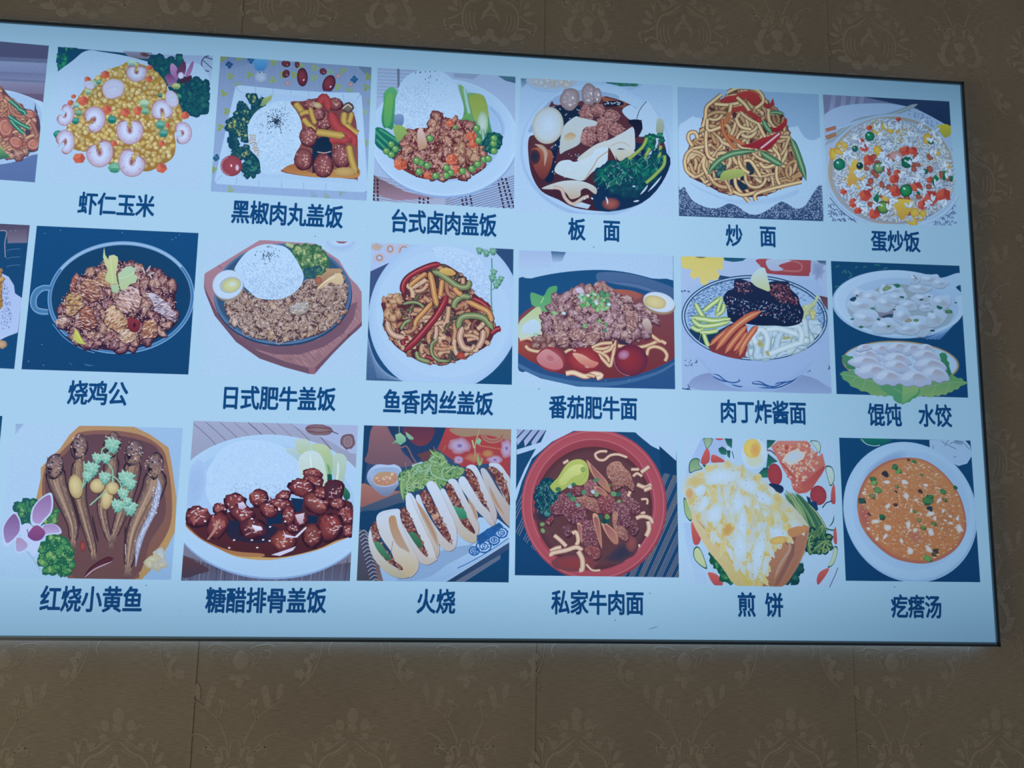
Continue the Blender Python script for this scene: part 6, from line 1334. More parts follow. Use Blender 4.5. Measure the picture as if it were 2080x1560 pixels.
def buns_dish():
    p = picture('printed picture of a row of split white buns stuffed with meat on a blue tray', 720, 860, 4.727, '92,18 1505,57 1480,1527 22,1510', 33, '34507c', '14406c')
    p.gr = .2
    p.poly('92,18 180,20 130,350 60,820 80,400', '14406c', '0e3c68'); p.poly('175,25 330,28 400,160 480,300 600,370 460,420 120,380 130,270', '8c6470', '6c5468', sm=True); p.poly('300,28 900,40 800,220 700,330 560,380 420,200', '1c3c68', '24406c'); p.poly('480,36 760,40 720,180 610,215 500,130', '5c3450', '74384c', sm=True); p.poly('600,300 780,240 840,330 700,400', '64404c')
    p.poly('880,40 1505,57 1490,520 1300,380 1040,420 800,250', 'a84048', '9c3c48', sm=False); p.poly('960,45 1505,60 1500,160 1260,110 1060,130 940,90', '9c8070', '94806c', sm=True); p.ring(1330, 110, 90, 60, 40, 'a05050', 'a08878', 0, 0, 180, 16)
    for (x, y, rx, ry) in ((1010, 215, 110, 75), (1460, 240, 60, 90), (1350, 350, 80, 50), (1000, 350, 50, 40)): p.el(x, y, rx, ry, 'b0a8d8', 'a06478', wob=.15); p.el(x, y, rx*.3, ry*.3, '6c5ca0', 'a8a0d4')
    p.el(1150, 330, 90, 50, 'b07c60', 'a84c4c', wob=.2); p.el(1280, 290, 60, 40, 'b08858', 'a84c4c')
    for k in range(9): p.dot(1210+k*24, 215+k*4, 9, 9, 0, 'b87860')
    p.poly('65,580 240,640 420,650 440,680 70,810', 'a07068', '8c5c60', sm=True); p.poly('60,810 440,660 480,740 500,800 240,820 55,980 50,850', '4c5c7c', '2c486c')
    p.poly('50,860 240,830 480,760 500,900 200,950 140,1100 60,1050', '10406c', '0e3c68', sm=True)
    p.sub('sauce_dish')
    p.poly('120,500 150,440 220,395 330,400 390,395 450,440 455,540 400,620 340,690 260,690 180,620 130,560', 'a8c4f0', '6c7ca4', sm=True); p.poly('150,490 220,430 400,430 445,500 400,580 300,610 200,590', '8ca8d4', '98b8e8', sm=True); p.poly('180,530 240,470 380,470 420,520 380,580 280,600 200,580', 'b09478', 'b88468', sm=True); p.chunks('200,500 380,480 400,550 250,590', 40, 24, ['c09c84', 'b86c5c', 'c8b098'], 'a07868', 'dcccc0', nh=1)
    p.sub('ivy')
    p.st('310,30 360,130 440,230 500,220 560,330 590,370', 16, '8c6c74', '5c4c60'); p.ln('430,30 430,90', 8, '7ca088'); p.st('1200,60 1160,200 1160,320', 12, 'b0b088', '8c7468'); p.st('1130,160 1150,240', 14, 'a8b888')
    for q in ('355,200 400,160 390,110 440,90 490,130 495,170 440,210 400,180', '490,80 520,100 570,140 560,160 520,150 500,120', '1160,190 1190,140 1220,160 1200,210'): p.poly(q, '8cc0a0', '6cac94')
    p.sub('shredded_lettuce', stuff=True)
    R = '430,480 560,420 700,360 760,260 850,300 900,380 1000,420 1060,440 1020,520 900,560 820,640 740,560 640,640 520,660 470,740 430,600'
    p.poly(R, '2c6058', '346850', sm=True)
    p.poly('550,400 640,370 710,380 640,470 570,490', 'a4ccd4', '94c4b8'); p.worms(R, 150, 13, ['9cbc78', '84b070', 'b4cc94', '6ca068', 'a8cca8'], '3c7458', seg=8, L=20, bend=.4)
    for s_ in ('720,250 780,310 860,330', '760,220 780,300', '490,370 500,470', '1180,290 1200,400 1230,330', '850,260 880,210', '830,280 900,370', '1170,330 1200,430', '460,520 450,620 470,740'): p.st(s_, 26, '9cc080', '5c9060', taper=.3)
    p.sub('tray')
    p.poly('240,1380 600,1330 1000,1050 1200,900 1380,920 1490,1010 1490,1140 1200,1330 960,1480 800,1560 290,1560', 'a0c4ec', '8cb4e4'); p.poly('600,1330 900,1200 1150,1150 1300,1000 1200,1180 900,1350 700,1480 400,1520', '7ca0cc', '84a8d8', sm=True)
    p.poly('1160,1110 1400,950 1490,1020 1490,1100 1200,1290 1100,1250', 'a4c8f2', 'a0c4f0'); p.poly('1160,1090 1300,1000 1390,950 1430,990 1200,1180', '1c5498')
    for (x, y, r) in ((1240, 1180, 70), (1410, 1050, 56), (1150, 1225, 46), (1340, 1120, 50), (1300, 1050, 44)): p.ring(x, y, r, r*.85, 14, '1c5ca8'); p.ring(x, y, r*.55, r*.45, 11, '2464b0'); p.ring(x, y, r*.2, r*.18, 8, '1c5ca8', n=12)
    for (x, y) in p.fill('1100,1240 1480,1010 1480,1090 1200,1270', 34): p.dot(x, y, 11, 7, p.rnd.uniform(0, 3), '1c5ca8', 5)
    p.st('990,1390 1150,1310 1350,1190 1480,1100', 8, '2464b0'); p.st('800,1545 1100,1380 1490,1130', 14, 'c0dcfa', '5c88c0'); p.poly('820,1560 1490,1140 1500,1220 960,1560', '34507c', '1c3c64'); p.poly('940,1540 1490,1200 1490,1530', '0c4478', '0c4272'); p.poly('960,1520 1400,1260 1400,1300 1060,1520', '5c6c8c')
    p.sub('striped_cloth')
    p.poly('40,1000 130,1080 240,1380 280,1530 20,1520', '4c506c', '44485c')
    for k in range(15): y = 1040+k*36; x = 40+k*9; p.st([(x, y+20), (x+50, y-14), (x+90+k*2, y+24)], 15, '9ca4c0', '3c4060'); p.st([(x+4, y+32), (x+50, y+2), (x+88+k*2, y+40)], 8, '2c3454')
    p.poly('190,1320 240,1380 280,1530 230,1530', '6c5460', '7c6468')
    p.sub('stuffed_bun', each=True)
    def filling(q, g=False):
        p.poly(q, '5c3440', '543040', sm=True); P2 = P_(q); xs = [a for a, b in P2]; ys = [b for a, b in P2]
        for (x, y) in p.fill(P2, 24, .6): p.el(x, y, p.rnd.uniform(12, 24), p.rnd.uniform(8, 15), p.rnd.choice(['a87468', 'b89088', '8c5450', 'c8b4b0', 'a06850']), '64383c', p.rnd.uniform(0, 180), n=7, wob=.25)
        if g:
            n = len(P2); 
    def half(q, c='b8cce4', d='a8a8a0', hl=True): p.poly([(a+4, b+5) for a, b in P_(q)], '5c6484', sm=True); p.poly(q, c, d, sm=True)
    def brown(s_, w_=50): p.st(s_, w_, 'a88068', 'b0a8a0', taper=.3)
    # far to near
    p.nxt(); half('1290,400 1340,382 1400,400 1460,480 1500,560 1500,820 1440,720 1360,560', 'b8cce8', 'b0a8a0'); filling('1280,430 1340,420 1400,470 1450,560 1490,700 1490,790 1440,700 1360,560'); half('1210,450 1250,435 1300,500 1380,640 1450,740 1490,830 1500,990 1420,920 1340,780 1260,600', 'b4bccc', 'a89c98'); brown('1290,600 1360,760 1440,880', 40)
    p.nxt(); half('1070,430 1110,398 1160,410 1200,470 1260,600 1320,740 1365,860 1350,960 1320,985 1260,930 1230,820 1180,640 1110,500', 'bcd0ec', 'b0a8ac'); filling('1060,440 1110,440 1160,500 1200,620 1250,740 1300,855 1240,800 1160,680 1080,540'); half('1000,540 1030,510 1070,530 1150,660 1220,770 1300,860 1340,980 1260,920 1160,820 1070,690 1010,600', 'bcd4f0', 'b0b0b8')
    p.nxt(); half('900,560 940,532 980,550 1020,620 1080,740 1150,870 1190,960 1190,1050 1150,1080 1080,1000 1010,860 950,700', 'bcd0ec', 'b4aca8'); brown('1090,720 1150,840 1180,940', 40); filling('870,600 920,580 970,660 1020,760 1080,900 1150,1020 1150,1060 1080,1030 1000,920 940,780'); p.poly('950,790 1000,810 1050,820 1080,900 1030,920 990,880', '4c9c84', '2c7c60', sm=True); half('825,650 860,630 900,700 960,820 1030,960 1100,1030 1170,1080 1160,1140 1100,1140 1010,1080 930,960 860,800', 'bcd2f0', 'b0a898')
    p.nxt(); half('690,590 740,555 790,590 840,680 900,820 960,950 985,1080 960,1190 900,1060 830,900 750,720', 'c0d4f0', 'b8bccc'); filling('625,690 680,640 720,680 780,800 840,920 900,1030 940,1150 940,1180 860,1100 780,960 700,830'); p.poly('740,890 800,860 820,890 760,940', 'c8a48c', 'a87c6c'); half('590,700 625,690 660,780 720,900 800,1020 880,1120 950,1170 970,1190 920,1225 860,1210 780,1110 680,950 610,800', 'bcd2f0', 'b4b0b0')
    p.nxt(); half('490,720 520,670 560,690 640,830 700,960 780,1080 815,1180 800,1280 740,1290 680,1160 600,960 520,830', 'c0d4ee', 'b4a498'); brown('590,740 680,900 760,1060 800,1180', 60); half('500,700 520,668 560,760 620,900 700,1070 760,1200 780,1300 720,1300 660,1180 580,980 500,820', 'c4d8f2', 'bcc0c8'); filling('430,850 480,800 530,880 580,1000 650,1130 700,1260 680,1280 600,1200 520,1060 440,950'); p.poly('520,1050 590,1060 650,1160 640,1200 580,1150', '3c7c5c', '2c6450', sm=True); half('405,920 440,930 520,1060 600,1180 690,1280 780,1290 790,1310 710,1356 640,1340 560,1260 470,1120 415,1010', 'bcd0ee', 'b8b0ac')
    p.nxt(); half('210,930 240,860 330,830 430,825 440,900 480,1030 560,1200 615,1330 600,1420 520,1480 460,1400 360,1240 250,1080', 'bcd0ec', 'bcb0a0'); p.poly('330,910 390,890 420,1000 480,1130 530,1230 480,1230 400,1150 350,1040', 'b08868', 'a8968c', sm=True); p.st('225,900 300,850 420,830', 12, 'd0e0f4', '98a0b4', taper=.2); p.poly('350,1200 400,1180 520,1240 600,1340 560,1440 470,1460 400,1350', 'c0c0c0', 'bcac8c', sm=True); p.ln('370,1130 350,1250', 6, '7c7c8c')
    filling('160,1000 200,940 230,1040 240,1120 300,1200 350,1290 450,1370 460,1410 380,1370 280,1290 200,1200 165,1100'); p.poly('180,1150 240,1140 300,1220 350,1300 320,1310 250,1250', '4c8c6c', '2c6c54', sm=True)
    half('135,1080 155,1020 180,1130 230,1230 320,1330 420,1400 470,1440 520,1470 470,1488 380,1470 280,1410 190,1300 145,1190', 'bccce4', 'b0a890')
    return p
buns_dish().build()

def red_bowl_dish():
    p = picture('printed picture of beef noodle soup in a red bowl on a striped navy mat', 1040, 865, 4.952, '48,36 1650,75 1680,1525 28,1503', 34, '144878', '0c4276')
    p.gr = .2
    for k in range(4): a = k*75; p.poly([(60+a, 36), (120+a, 36), (40+a-60, 180+a*.2), (30+a-60, 120+a*.2)], '94a4d4', 'a0b4e0') 
    p.poly('350,36 620,50 400,160 200,330 100,560 40,760 35,650 130,430 240,230 48,290 48,240 290,165', 'a8caf0', 'a0c4ee')
    p.poly('1200,30 1660,40 1650,355 1580,320 1500,250 1400,200 1290,110', 'a6caf0', 'a6caf0')
    for k in range(6):
        for j in range(3):
            o = k*78+j*17; p.st([(-40+o, 1000+o*.95), (160+o, 560+o*.95)], 6, p.rnd.choice(['a8a0a8', '94a0c0', 'b8b0b0']), '3c5078', sm=False)
    for k in range(7):
        for j in range(4):
            o = k*92+j*16; p.st([(1060+o, 1580), (1540+o, 470+k*20)], 7, p.rnd.choice(['a49c9c', '8c98b8', 'b4a894']), '34486c', sm=False)
    p.poly('1480,200 1660,360 1650,500 1500,470', '0e3e6c', '0e4070')
    p.sub('red_bowl')
    p.el(828, 800, 728, 765, '7c3850', '94404c', 0, n=80, mid=.98); p.el(820, 790, 726, 758, 'ac5060', 'a4485a', 0, n=80, mid=.9)
    p.ring(820, 795, 706, 738, 10, 'c47c8c', 'a4485a', 0, 0, 360, 80); p.el(815, 800, 625, 665, '8c3c4c', '9c4456', 0, n=70, mid=.96); p.ring(815, 795, 622, 660, 8, 'c88494', 'a04858', 0, 150, 330, 50); p.ring(820, 800, 618, 650, 26, 'b8607c', '9c4458', 0, -40, 60, 30)
    p.sub('broth')
    p.el(820, 830, 590, 620, '64424c', '50303e', 0, n=70, mid=.9); p.el(800, 860, 470, 480, '5c3840', '5c3c48', 0, n=40); p.el(1100, 1280, 180, 90, '2c3450', '5c3c48', -20, n=14, wob=.2); p.el(330, 900, 120, 90, '302c48', '5c3c48'); p.el(620, 1380, 240, 80, '8c3c44', '70404c', 0, wob=.1); p.el(1200, 1180, 60, 90, '8c4c50', '60404c')
    p.sub('bok_choy'); 
    p.leafy('230,700 290,580 380,550 440,640 480,740 440,840 350,890 260,830', 42, 34, '0c3c58', '145c64', '4c8c88'); 
    for _ in range(50): x, y = p.rnd.uniform(240, 450), p.rnd.uniform(580, 870); p.st([(x, y), (x+p.rnd.uniform(-24, 24), y+26)], 5, '8cb8c0', '1c5c64', sm=False)
    p.poly('385,600 460,520 530,410 600,350 690,338 750,380 772,470 750,560 690,600 600,590 520,640 440,670 400,640', 'b0c068', 'a0b45c', sm=True); p.poly('470,560 560,440 640,390 720,400 690,480 600,520 520,600', 'c8d488', 'b4c470', sm=True); p.st('560,590 680,560 750,480 740,400', 18, '8cac50', 'b0c068', taper=.2); p.el(712, 440, 22, 26, '94b46c', '5c8c4c')
    p.sub('beef_piece', each=True)
    def beef(q, c='8c5460', d='6c3444', n=60):
        p.nxt(); P2 = P_(q); p.poly([(a+5, b+9) for a, b in P2], '301c34', sm=True); p.poly(P2, c, d, sm=True)
        for (x, y) in p.fill(P2, 17, .6): p.dot(x, y, p.rnd.uniform(7, 13), 4, p.rnd.choice([.5, .8, 2.4]), p.rnd.choice([mix(c, 'd8b8bc', .5), mix(d, '2c1c34', .4), mix(c, 'b08080', .5), d, 'b89098']), 4)
    beef('950,430 1000,370 1080,360 1130,420 1190,480 1225,600 1220,660 1140,600 1090,620 1020,650 1000,560 960,510', 'b08474', '7c4c4c')
    beef('380,820 460,740 470,690 540,680 560,720 680,730 740,790 740,880 640,900 520,890 420,900', '84505c', '64344a'); beef('520,880 620,880 740,880 760,950 690,990 640,1000 540,940', '744454', '543048'); beef('640,720 760,700 860,760 920,860 880,880 760,840', 'a87868', '7c4c50'); beef('720,600 780,540 850,580 850,700 750,700', '94606c', '744454'); beef('580,640 660,610 720,640 700,700 600,700', '7c4450', '64344a')
    beef('860,740 980,690 1030,760 1000,880 900,880', '8c4c54', '6c3444'); beef('1090,650 1130,640 1190,720 1280,790 1290,880 1230,900 1150,830 1100,740', '845460', '5c3448'); beef('1000,790 1080,760 1160,820 1190,920 1170,1010 1090,1030 1020,960', '805464', '5c3048')
    beef('1010,870 1060,880 1050,1000 1110,1010 1160,1080 1150,1160 1060,1110 1010,1000', 'b08470', '845458'); beef('1180,960 1240,950 1270,1040 1220,1110 1180,1060', '6c404c', '543048'); beef('655,970 740,950 840,960 880,1050 870,1160 860,1230 760,1250 700,1180 670,1080', '7c4c5c', '64384a'); beef('500,1020 580,1000 600,1080 540,1120', '6c4454', '543048'); beef('325,970 400,900 410,940 370,1000', '8c4450', '64303c'); beef('720,1230 860,1220 880,1320 800,1340', '8c4c50', '74404c')
    p.sub('tendon_slice', each=True)
    for q in ('745,345 800,400 880,480 950,560 985,650 970,670 900,620 820,520 770,430', '820,610 880,620 950,680 940,710 880,690 830,650', '805,890 850,890 880,990 900,1220 870,1180 820,1000', '890,960 980,1010 1050,1090 1060,1180 1010,1180 930,1070', '650,980 690,1000 700,1180 670,1100'): p.nxt(); p.poly(q, 'c49880', 'a87464', sm=True); P2 = P_(q); cx = sum(a for a, b in P2)/len(P2); cy = sum(b for a, b in P2)/len(P2); p.poly([(cx+(a-cx)*.7, cy+(b-cy)*.75) for a, b in P2], '945860', 'a8786c', sm=True)
    p.sub('flat_noodle', each=True)
    def fn(s_, w_=36): p.nxt(); p.st(s_, w_+8, '704040'); p.st(s_, w_, 'dccabc', 'b48c78')
    for s_, w_ in (('950,260 880,260 830,290 860,340 920,345 980,300 1060,290 1150,320', 26), ('1190,440 1270,440', 30), ('1290,470 1370,410', 40), ('1210,510 1250,480 1300,510', 28), ('1250,590 1330,620 1390,590', 40), ('1320,650 1390,620', 40), ('1240,930 1300,910 1380,930 1400,980', 40), ('1290,880 1330,870', 26), ('1360,960 1370,1040 1340,1110', 46), ('420,1100 480,1150 540,1210', 40), ('600,1080 640,1070 660,1150 640,1200', 40), ('380,1260 440,1230 490,1220', 40), ('390,1310 400,1280 540,1250 640,1220 700,1250', 44), ('660,1260 700,1340 700,1440 670,1450', 50), ('740,1390 800,1450 880,1450', 22), ('510,380 560,350', 30), ('1180,660 1160,710', 34), ('1270,1190 1275,1220', 22), ('1290,740 1350,740 1350,790', 22)): fn(s_, w_)
    p.sub('chopped_scallion', each=True)
    for (x, y, r, c) in ((575, 612, 26, 'c8dce8'), (615, 590, 22, '3c7c60'), (610, 735, 34, '5c9c6c'), (657, 797, 26, '7cb4a0'), (570, 695, 28, '3c8474'), (718, 670, 30, '5c9c74'), (808, 665, 26, 'd4e0ec'), (838, 548, 28, '4c9c6c'), (845, 690, 28, '8cb484'), (1015, 685, 34, '74a874'), (1065, 690, 26, '2c7468'), (1068, 760, 22, '8cb470'), (880, 915, 26, '1c5c60'), (950, 915, 32, '74ac60'), (920, 960, 34, '14444c'), (960, 960, 26, '1c4c5c'), (300, 990, 26, '8cac70'), (305, 1055, 28, '8cac70'), (460, 640, 30, '3c7c5c'), (980, 600, 16, '5c8c50')): p.nxt(); p.el(x, y, r, r*.8, c, mix(c, '14504c', .5), p.rnd.uniform(0, 180), n=9); p.el(x, y, r*.4, r*.3, mix(c, '1c3c40', .5), c, 0, n=7)
    return p
red_bowl_dish().build()

def pancake_dish():
    p = picture('printed picture of a folded golden pancake with salad, tomatoes and boiled egg', 1375, 880, 4.875, '60,42 1560,75 1610,1530 40,1500', 35, 'a8ccf2', 'a6cbf0')
    p.gr = .3
    p.poly('245,45 560,50 560,180 470,300 200,300 120,400 80,460 100,360 150,240', '98b8ec', 'a0c4f0')
    p.poly('470,280 500,60 560,50 560,290', 'a8ccf4'); p.ln('1510,1525 1560,1420 1595,1330', 9, '5c6c98')
    p.poly('70,880 150,900 300,1500 200,1500 90,1100', '9cc0ee', 'a4c8f0')
    p.sub('cucumber_slice', each=True)
    def cuc(q, c='a8ccb8', e='1c5c60'): p.nxt(); P2 = P_(q); p.poly(P2, e, e, sm=True); cx = sum(a for a, b in P2)/len(P2); cy = sum(b for a, b in P2)/len(P2); p.poly([(cx+(a-cx)*.86, cy+(b-cy)*.86) for a, b in P2], c, mix(c, 'b0c8a0', .5), sm=True)
    cuc('265,48 350,50 340,110 295,155 275,110', '84ac94'); cuc('135,270 180,245 225,260 220,310 255,350 180,375 125,395 118,320', '6c9c7c'); cuc('1320,75 1400,80 1425,140 1410,200 1370,140', 'b0d0d8'); cuc('1470,330 1530,330 1558,400 1555,480 1520,525 1490,440', 'b4d4dc'); cuc('66,640 110,680 150,760 140,875 80,800', '8cb078'); cuc('165,1150 205,1120 250,1180 300,1340 230,1310 170,1240', 'b8cca0'); cuc('1560,1120 1592,1140 1575,1240 1540,1310 1492,1330 1530,1240', 'b0ccb8')
    p.sub('tomato_slice', each=True)
    for q in ('290,150 325,190 320,280 270,310 235,280', '345,215 400,225 475,280 400,290 340,285', '140,895 170,900 230,1010 235,1060 205,1105 160,1080', '305,1385 380,1390 440,1450 450,1505 370,1505', '1505,1335 1480,1400 1400,1500 1385,1440 1420,1370', '1560,505 1570,690 1525,680 1530,560', '1575,930 1585,1090 1555,1080 1550,980', '385,50 460,52 440,68 400,68'): p.nxt(); p.poly(q, 'c8605c', 'b04c54', sm=True)
    for (x, y, rx, ry) in ((970, 410, 72, 112), (1400, 615, 82, 98)): p.nxt(); p.el(x, y, rx, ry, 'a8404c', '8c3448', -8, n=22, mid=.85)
    p.sub('tomato_stalk', each=True); p.poly('1280,620 1320,640 1330,680 1380,670 1400,760 1350,780 1300,700', '14406c'); p.nxt(); p.poly('910,500 1040,520 1050,580 980,600', '14305c', '1c3864', sm=True); p.nxt(); p.ln('1440,740 1480,690 1540,670', 12, '24406c')
    p.sub('herb_leaf', each=True)
    for q in ('470,50 548,55 545,150 500,120', '410,150 450,130 490,160 490,215 440,210 415,180', '490,170 530,170 525,250 500,230', '890,65 980,70 930,130 890,160', '900,200 1000,280 940,300 880,360 890,290', '250,310 320,310 270,340', '800,405 860,340 905,340 900,440 840,440'): p.nxt(); p.poly(q, '1c5464', '2c7c64')
    p.nxt(); p.ln('545,180 565,250', 8, '245c5c'); p.nxt(); p.ln('830,65 880,160 940,180 1030,270', 14, '6c4c54')
    p.sub('half_egg'); p.el(765, 200, 128, 158, 'c0d8ec', 'b0d0f2', 0, n=30, mid=.9); p.el(770, 260, 90, 80, 'c4d0b8', 'b8d0dc', 0, n=20); p.el(745, 150, 88, 96, 'dccc68', 'd0bc70', 0, n=24, mid=.8); p.el(775, 165, 50, 76, 'd4a060', 'd8bc64', 0, n=18)
    p.sub('ham_slice')
    p.poly('930,130 1000,75 1290,75 1330,160 1400,230 1440,195 1470,320 1440,400 1330,560 1280,590 1200,600 1150,560 1130,470 1060,370 1010,280', 'c48078', 'b85858')
    for (x, y) in p.fill('950,130 1300,85 1400,240 1440,330 1300,400 1220,560 1160,540 1080,360', 32, .6): p.el(x, y, p.rnd.uniform(14, 30), p.rnd.uniform(10, 20), p.rnd.choice(['dcc8b0', 'c86c64', 'd8b090', 'b85050', 'c0ccd8']), 'c47c6c', p.rnd.uniform(0, 180), n=7, wob=.3)
    p.el(1150, 230, 110, 66, 'b0cce8', 'd0c8c0', -20, n=14, wob=.2); p.el(1085, 140, 26, 34, 'b04448', 'c87c70'); p.poly('1300,460 1440,330 1455,370 1310,560 1250,560 1240,480', 'b04c50', 'b85c58', sm=True); p.poly('1010,280 1060,300 1180,440 1130,430', 'b85854')
    p.sub('cucumber_shred', stuff=True)
    for k in range(54):
        u = p.rnd.random(); x0, y0 = 1040+u*170+p.rnd.uniform(-10, 30), 570+u*50+p.rnd.uniform(-20, 40); x1, y1 = 1260+u*230+p.rnd.uniform(-20, 30), 1180-u*160+p.rnd.uniform(-60, 60)
        p.st([(x0, y0), ((x0+x1)/2+20, (y0+y1)/2-20), (x1, y1)], p.rnd.uniform(14, 24), p.rnd.choice(['8cb074', 'a8c488', '5c9468', '2c6458', 'b0c894']), p.rnd.choice(['1c504c', '3c7458']), taper=.15)
    p.leafy('1300,960 1420,900 1540,1060 1540,1160 1420,1210 1290,1180 1260,1080', 50, 30, '14404c', '2c6c54', '74a468'); p.st('1430,930 1530,960 1560,950', 16, '2c6c54', taper=.3); p.st('1500,930 1540,880 1555,810', 12, '2c6454', taper=.3)
    p.worms('1280,1000 1430,900 1540,1060 1520,1180 1300,1200', 22, 18, ['8cb070', '5c8c5c'], '1c4c48', seg=6, L=24, bend=.3)
    p.sub('lettuce', each=True); p.leafy('300,1150 400,1220 520,1400 590,1505 520,1500 420,1380 320,1200', 50, 36, '145848', '2c7c5c', '4c9c64'); p.nxt(); p.leafy('1060,1500 1170,1520 1250,1220 1180,1300 1120,1400', 50, 36, '0c4450', '1c5c5c', '2c7464')
    p.sub('folded_pancake')
    O = '65,520 80,450 140,400 270,350 340,300 480,290 600,310 720,370 830,440 960,560 1080,660 1180,760 1290,900 1300,960 1290,1050 1240,1200 1180,1340 1100,1450 1040,1515 830,1515 580,1500 460,1350 330,1170 240,1050 160,900 140,790 90,660'
    p.poly(O, 'b4c8d4', 'c4b888', sm=True)
    p.poly('840,1515 880,1350 960,1180 1070,1060 1120,900 1290,920 1300,980 1250,1200 1150,1390 1040,1515', 'b48468', 'a06c58', sm=True); p.poly('1070,1060 1180,1010 1240,980 1200,1100 1130,1260 1000,1500 960,1500 1060,1300 1110,1160', '845858', '8c6058', sm=True); p.poly('1180,1010 1290,960 1230,1200 1090,1430 1150,1240', 'a87460', '9c6c5c', sm=True); p.st('1100,1060 1110,1150 1020,1300 960,1440', 40, 'b0988c', 'a8745c', taper=.2)
    p.poly('150,780 200,840 270,930 400,1100 560,1300 700,1515 590,1515 430,1310 300,1150 200,980 145,860', 'c8c0a0', 'c4b478', sm=True); p.st('190,850 330,1010 480,1190 640,1400 700,1515', 14, 'a07054', 'c0ac78', taper=.1)
    T_ = '90,520 270,370 480,310 700,380 940,570 1260,900 1080,1040 930,1240 840,1500 720,1480 560,1270 380,1060 210,840 110,660'
    p.poly('270,960 560,960 760,1130 900,1100 900,1300 840,1515 700,1515 560,1290', 'c8b068', 'c8b868', sm=True)
    for (x, y) in p.fill(T_, 58, .8):
        c = p.rnd.choice(['c4bc84', 'd0c078', 'b4c8dc', 'b8d0ec', 'c8b468', 'bcccc8', 'b4cce4']); p.el(x, y, p.rnd.uniform(40, 95), p.rnd.uniform(20, 44), c, mix(c, 'c0c8b0', .8), p.rnd.uniform(50, 105), n=12, wob=.25)
    for (x, y, rx, ry, a) in ((640, 930, 50, 230, 6), (800, 1200, 60, 240, 8), (620, 1120, 60, 160, 0), (370, 800, 70, 110, 30), (220, 560, 70, 60, 0), (1000, 1000, 110, 70, 20), (440, 430, 200, 80, -5), (700, 520, 120, 70, 30), (850, 640, 120, 60, 35), (260, 700, 40, 90, 25), (600, 700, 60, 120, 10)): p.el(x, y, rx, ry, 'b8d6f8', 'b8ccd0', a, n=14, wob=.2)
    for (x, y) in p.fill(T_, 40, .8):
        if p.rnd.random() < .14: p.dot(x, y, 10, 4, p.rnd.uniform(0, 3), p.rnd.choice(['b08c60', 'c09c5c', 'a87c6c', 'd8ccA0'.lower()]), 5)
    p.el(180, 480, 90, 60, 'c8b474', 'c0c4a8', -10, wob=.2); p.el(120, 600, 40, 60, 'c89c68', 'c4b890', 0); p.el(500, 950, 50, 70, 'c09458', 'ccb870', 30, wob=.3); p.el(1000, 1060, 90, 40, 'd0b868', 'c8a064', -10); p.poly('1090,960 1200,920 1290,940 1240,990 1130,1030', 'c08858', 'b88460', sm=True)
    return p
pancake_dish().build()

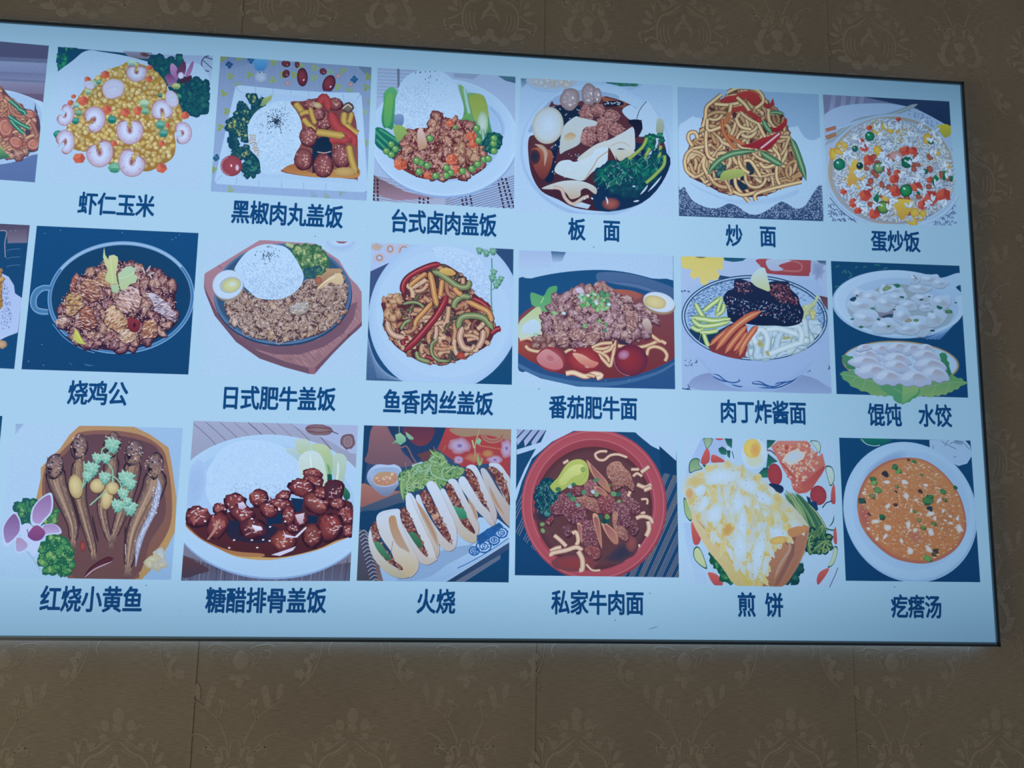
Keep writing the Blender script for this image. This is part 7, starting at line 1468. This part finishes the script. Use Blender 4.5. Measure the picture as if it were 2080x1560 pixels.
def soup_dish():
    p = picture('printed picture of orange dough drop soup in a wide white bowl', 1700, 880, 5.032, '22,45 1365,75 1465,1523 90,1508', 36, '0c4a7e', '0a447a')
    p.gr = .2
    p.sub('green_cup'); p.poly('240,55 550,62 480,110 380,132 290,110', '147470', '0c6468', sm=True); p.st('250,60 300,110 380,130 440,122', 7, 'a8d0e8')
    p.sub('small_cup'); p.poly('945,68 1310,72 1360,130 1380,230 1330,310 1240,335 1100,260 950,170', 'a4c6ee', 'a0c4f2', sm=False)
    for s_ in ('1070,80 1130,120 1220,160', '1100,130 1140,70', '1150,110 1200,90', '980,120 985,160', '1210,75 1280,90 1350,160', '1190,245 1220,235'): p.ln(s_, 7, '5c7c9c')
    p.poly('1190,78 1290,80 1280,130 1210,110', '6c8cb0', '94b8e4')
    p.sub('bowl')
    p.el(750, 810, 665, 735, '8cb4e6', '9cc4f0', -32, n=80, mid=.97); p.el(742, 795, 655, 725, 'a8cef6', 'a4caf4', -32, n=80, mid=.93); p.el(760, 790, 590, 620, '94bcea', 'a2c8f4', -32, n=60); p.el(500, 330, 260, 90, '84a4d8', 'a0c4f2', -32)
    p.sub('soup')
    R = '720,248 880,270 1010,340 1130,450 1230,590 1290,730 1322,900 1310,1030 1230,1170 1100,1270 950,1325 800,1330 600,1285 450,1190 320,1060 240,920 207,760 220,620 290,460 400,350 540,275'
    p.poly(R, 'b47060', 'b46c5c', sm=True); p.poly('730,262 880,285 1000,350 1120,460 1215,600 1275,740 1300,900 1285,1020 1210,1150 1080,1245 940,1295 800,1300 620,1255 480,1170 350,1040 270,910 235,760 250,630 310,480 420,370 560,295', 'c8865c', 'c47c50', sm=True)
    p.el(280, 850, 60, 160, 'b4605c', 'bc7c60', -10); p.el(800, 1060, 90, 60, 'bc6c5c', 'bc8460', 10, wob=.2); p.el(1120, 900, 100, 120, 'bc7850', 'bc8058', wob=.1)
    RR = P_('730,270 1000,360 1210,600 1300,900 1210,1150 940,1290 620,1250 350,1040 240,760 310,480')
    for (x, y) in p.fill(RR, 26, .8):
        if p.rnd.random() < .75: p.st([(x, y), (x+p.rnd.uniform(-14, 14), y+p.rnd.uniform(-10, 10)), (x+p.rnd.uniform(-24, 24), y+p.rnd.uniform(-16, 16))], p.rnd.uniform(4, 11), p.rnd.choice(['d0a888', 'c89470', 'd8c0a8', 'b87858', 'cc9c78', 'b06c5c', 'dcccc0']), k=2)
    p.sub('egg_flower', each=True)
    for (x, y, r) in ((500, 500, 34), (700, 650, 40), (800, 680, 24), (510, 745, 36), (390, 900, 40), (510, 965, 50), (650, 1100, 26), (740, 1200, 50), (1030, 685, 34), (950, 820, 50), (1080, 790, 28), (1150, 850, 24), (1155, 920, 24), (1220, 870, 26), (1095, 890, 18), (950, 1010, 44), (1245, 975, 50), (480, 1060, 34), (400, 1080, 26), (720, 940, 40), (790, 990, 30), (990, 870, 30), (900, 530, 30), (680, 500, 40), (380, 630, 26), (265, 610, 26), (930, 1190, 50), (310, 975, 22), (750, 790, 24)): p.nxt(); p.el(x, y, r, r*.6, 'd8dcec', 'ccb4a4', p.rnd.uniform(0, 180), n=8, wob=.35)
    p.sub('chopped_greens', each=True)
    for (x, y, r, c) in ((780, 292, 26, '3c8c50'), (580, 345, 38, '3c8c5c'), (620, 390, 32, '74ac5c'), (480, 415, 40, '3c3448'), (360, 470, 40, '3c8450'), (370, 505, 34, '84b468'), (405, 585, 42, '6c9c60'), (355, 640, 36, '8c8c58'), (245, 690, 38, '2c5c58'), (445, 850, 38, '2c7450'), (910, 690, 58, '4c8c54'), (940, 650, 36, '3c8450'), (940, 770, 32, '1c3c5c'), (1070, 595, 38, '4c9454'), (1195, 555, 24, '2c6c50'), (1090, 680, 30, '8c7c4c'), (850, 425, 18, '6c8c50'), (840, 590, 24, '4c3c44'), (600, 545, 22, '8c9058'), (785, 800, 24, '7c8c4c'), (590, 730, 24, '6c3440'), (980, 925, 28, '7c8c50'), (870, 965, 30, '7c944c'), (915, 1275, 44, '74ac5c'), (1000, 1200, 30, '4c4444'), (980, 1240, 26, '5c5444'), (320, 825, 20, '7c3c4c'), (830, 890, 26, '8c9464'), (590, 595, 16, '5c3c48'), (720, 270, 18, '6c3840')): p.nxt(); p.el(x+2, y+4, r*1.05, r*.72, mix(c, '2c3c40', .6), a=30, n=8, wob=.3); p.el(x, y, r, r*.66, c, mix(c, '1c5048', .35), p.rnd.uniform(-40, 60), n=8, wob=.35)
    return p
soup_dish().build()
# a stray hair and specks of dust on the film
for pts in ('1317,1279 1328,1275 1338,1273',):
    q = Pic(board, 'hair', None, 0, 0, 1.0, '0,0 2080,0 2080,1560 0,1560', 3); q.ln(pts, 1.3, '5c7c9c', taper=.3); q.build()
q = Pic(board, 'dust_specks', None, 0, 0, 1.0, '0,0 2080,0 2080,1560 0,1560', 4); r_ = random.Random(5)
for (x, y) in [(1206, 502), (1095, 790), (1817, 1192), (297, 1189), (1250, 1260), (600, 1232), (1320, 1205), (640, 480)]: q.dot(x, y, 1.6, 1.2, 0, '4c6c8c')
for _ in range(90): q.dot(r_.uniform(20, 1940), r_.choice([r_.uniform(1190, 1295), r_.uniform(70, 90), r_.uniform(440, 510), r_.uniform(760, 850)]), 1.0, .8, 0, '88acd0')
o_ = q.build(); o_['kind'] = 'stuff'

# the board's origin sits at the middle of its lower edge, on the wall
board.location = ((X_L+X_R)/2, 0, Z_B)
for o in board.children: o.matrix_parent_inverse = Matrix.Translation(board.location).inverted()
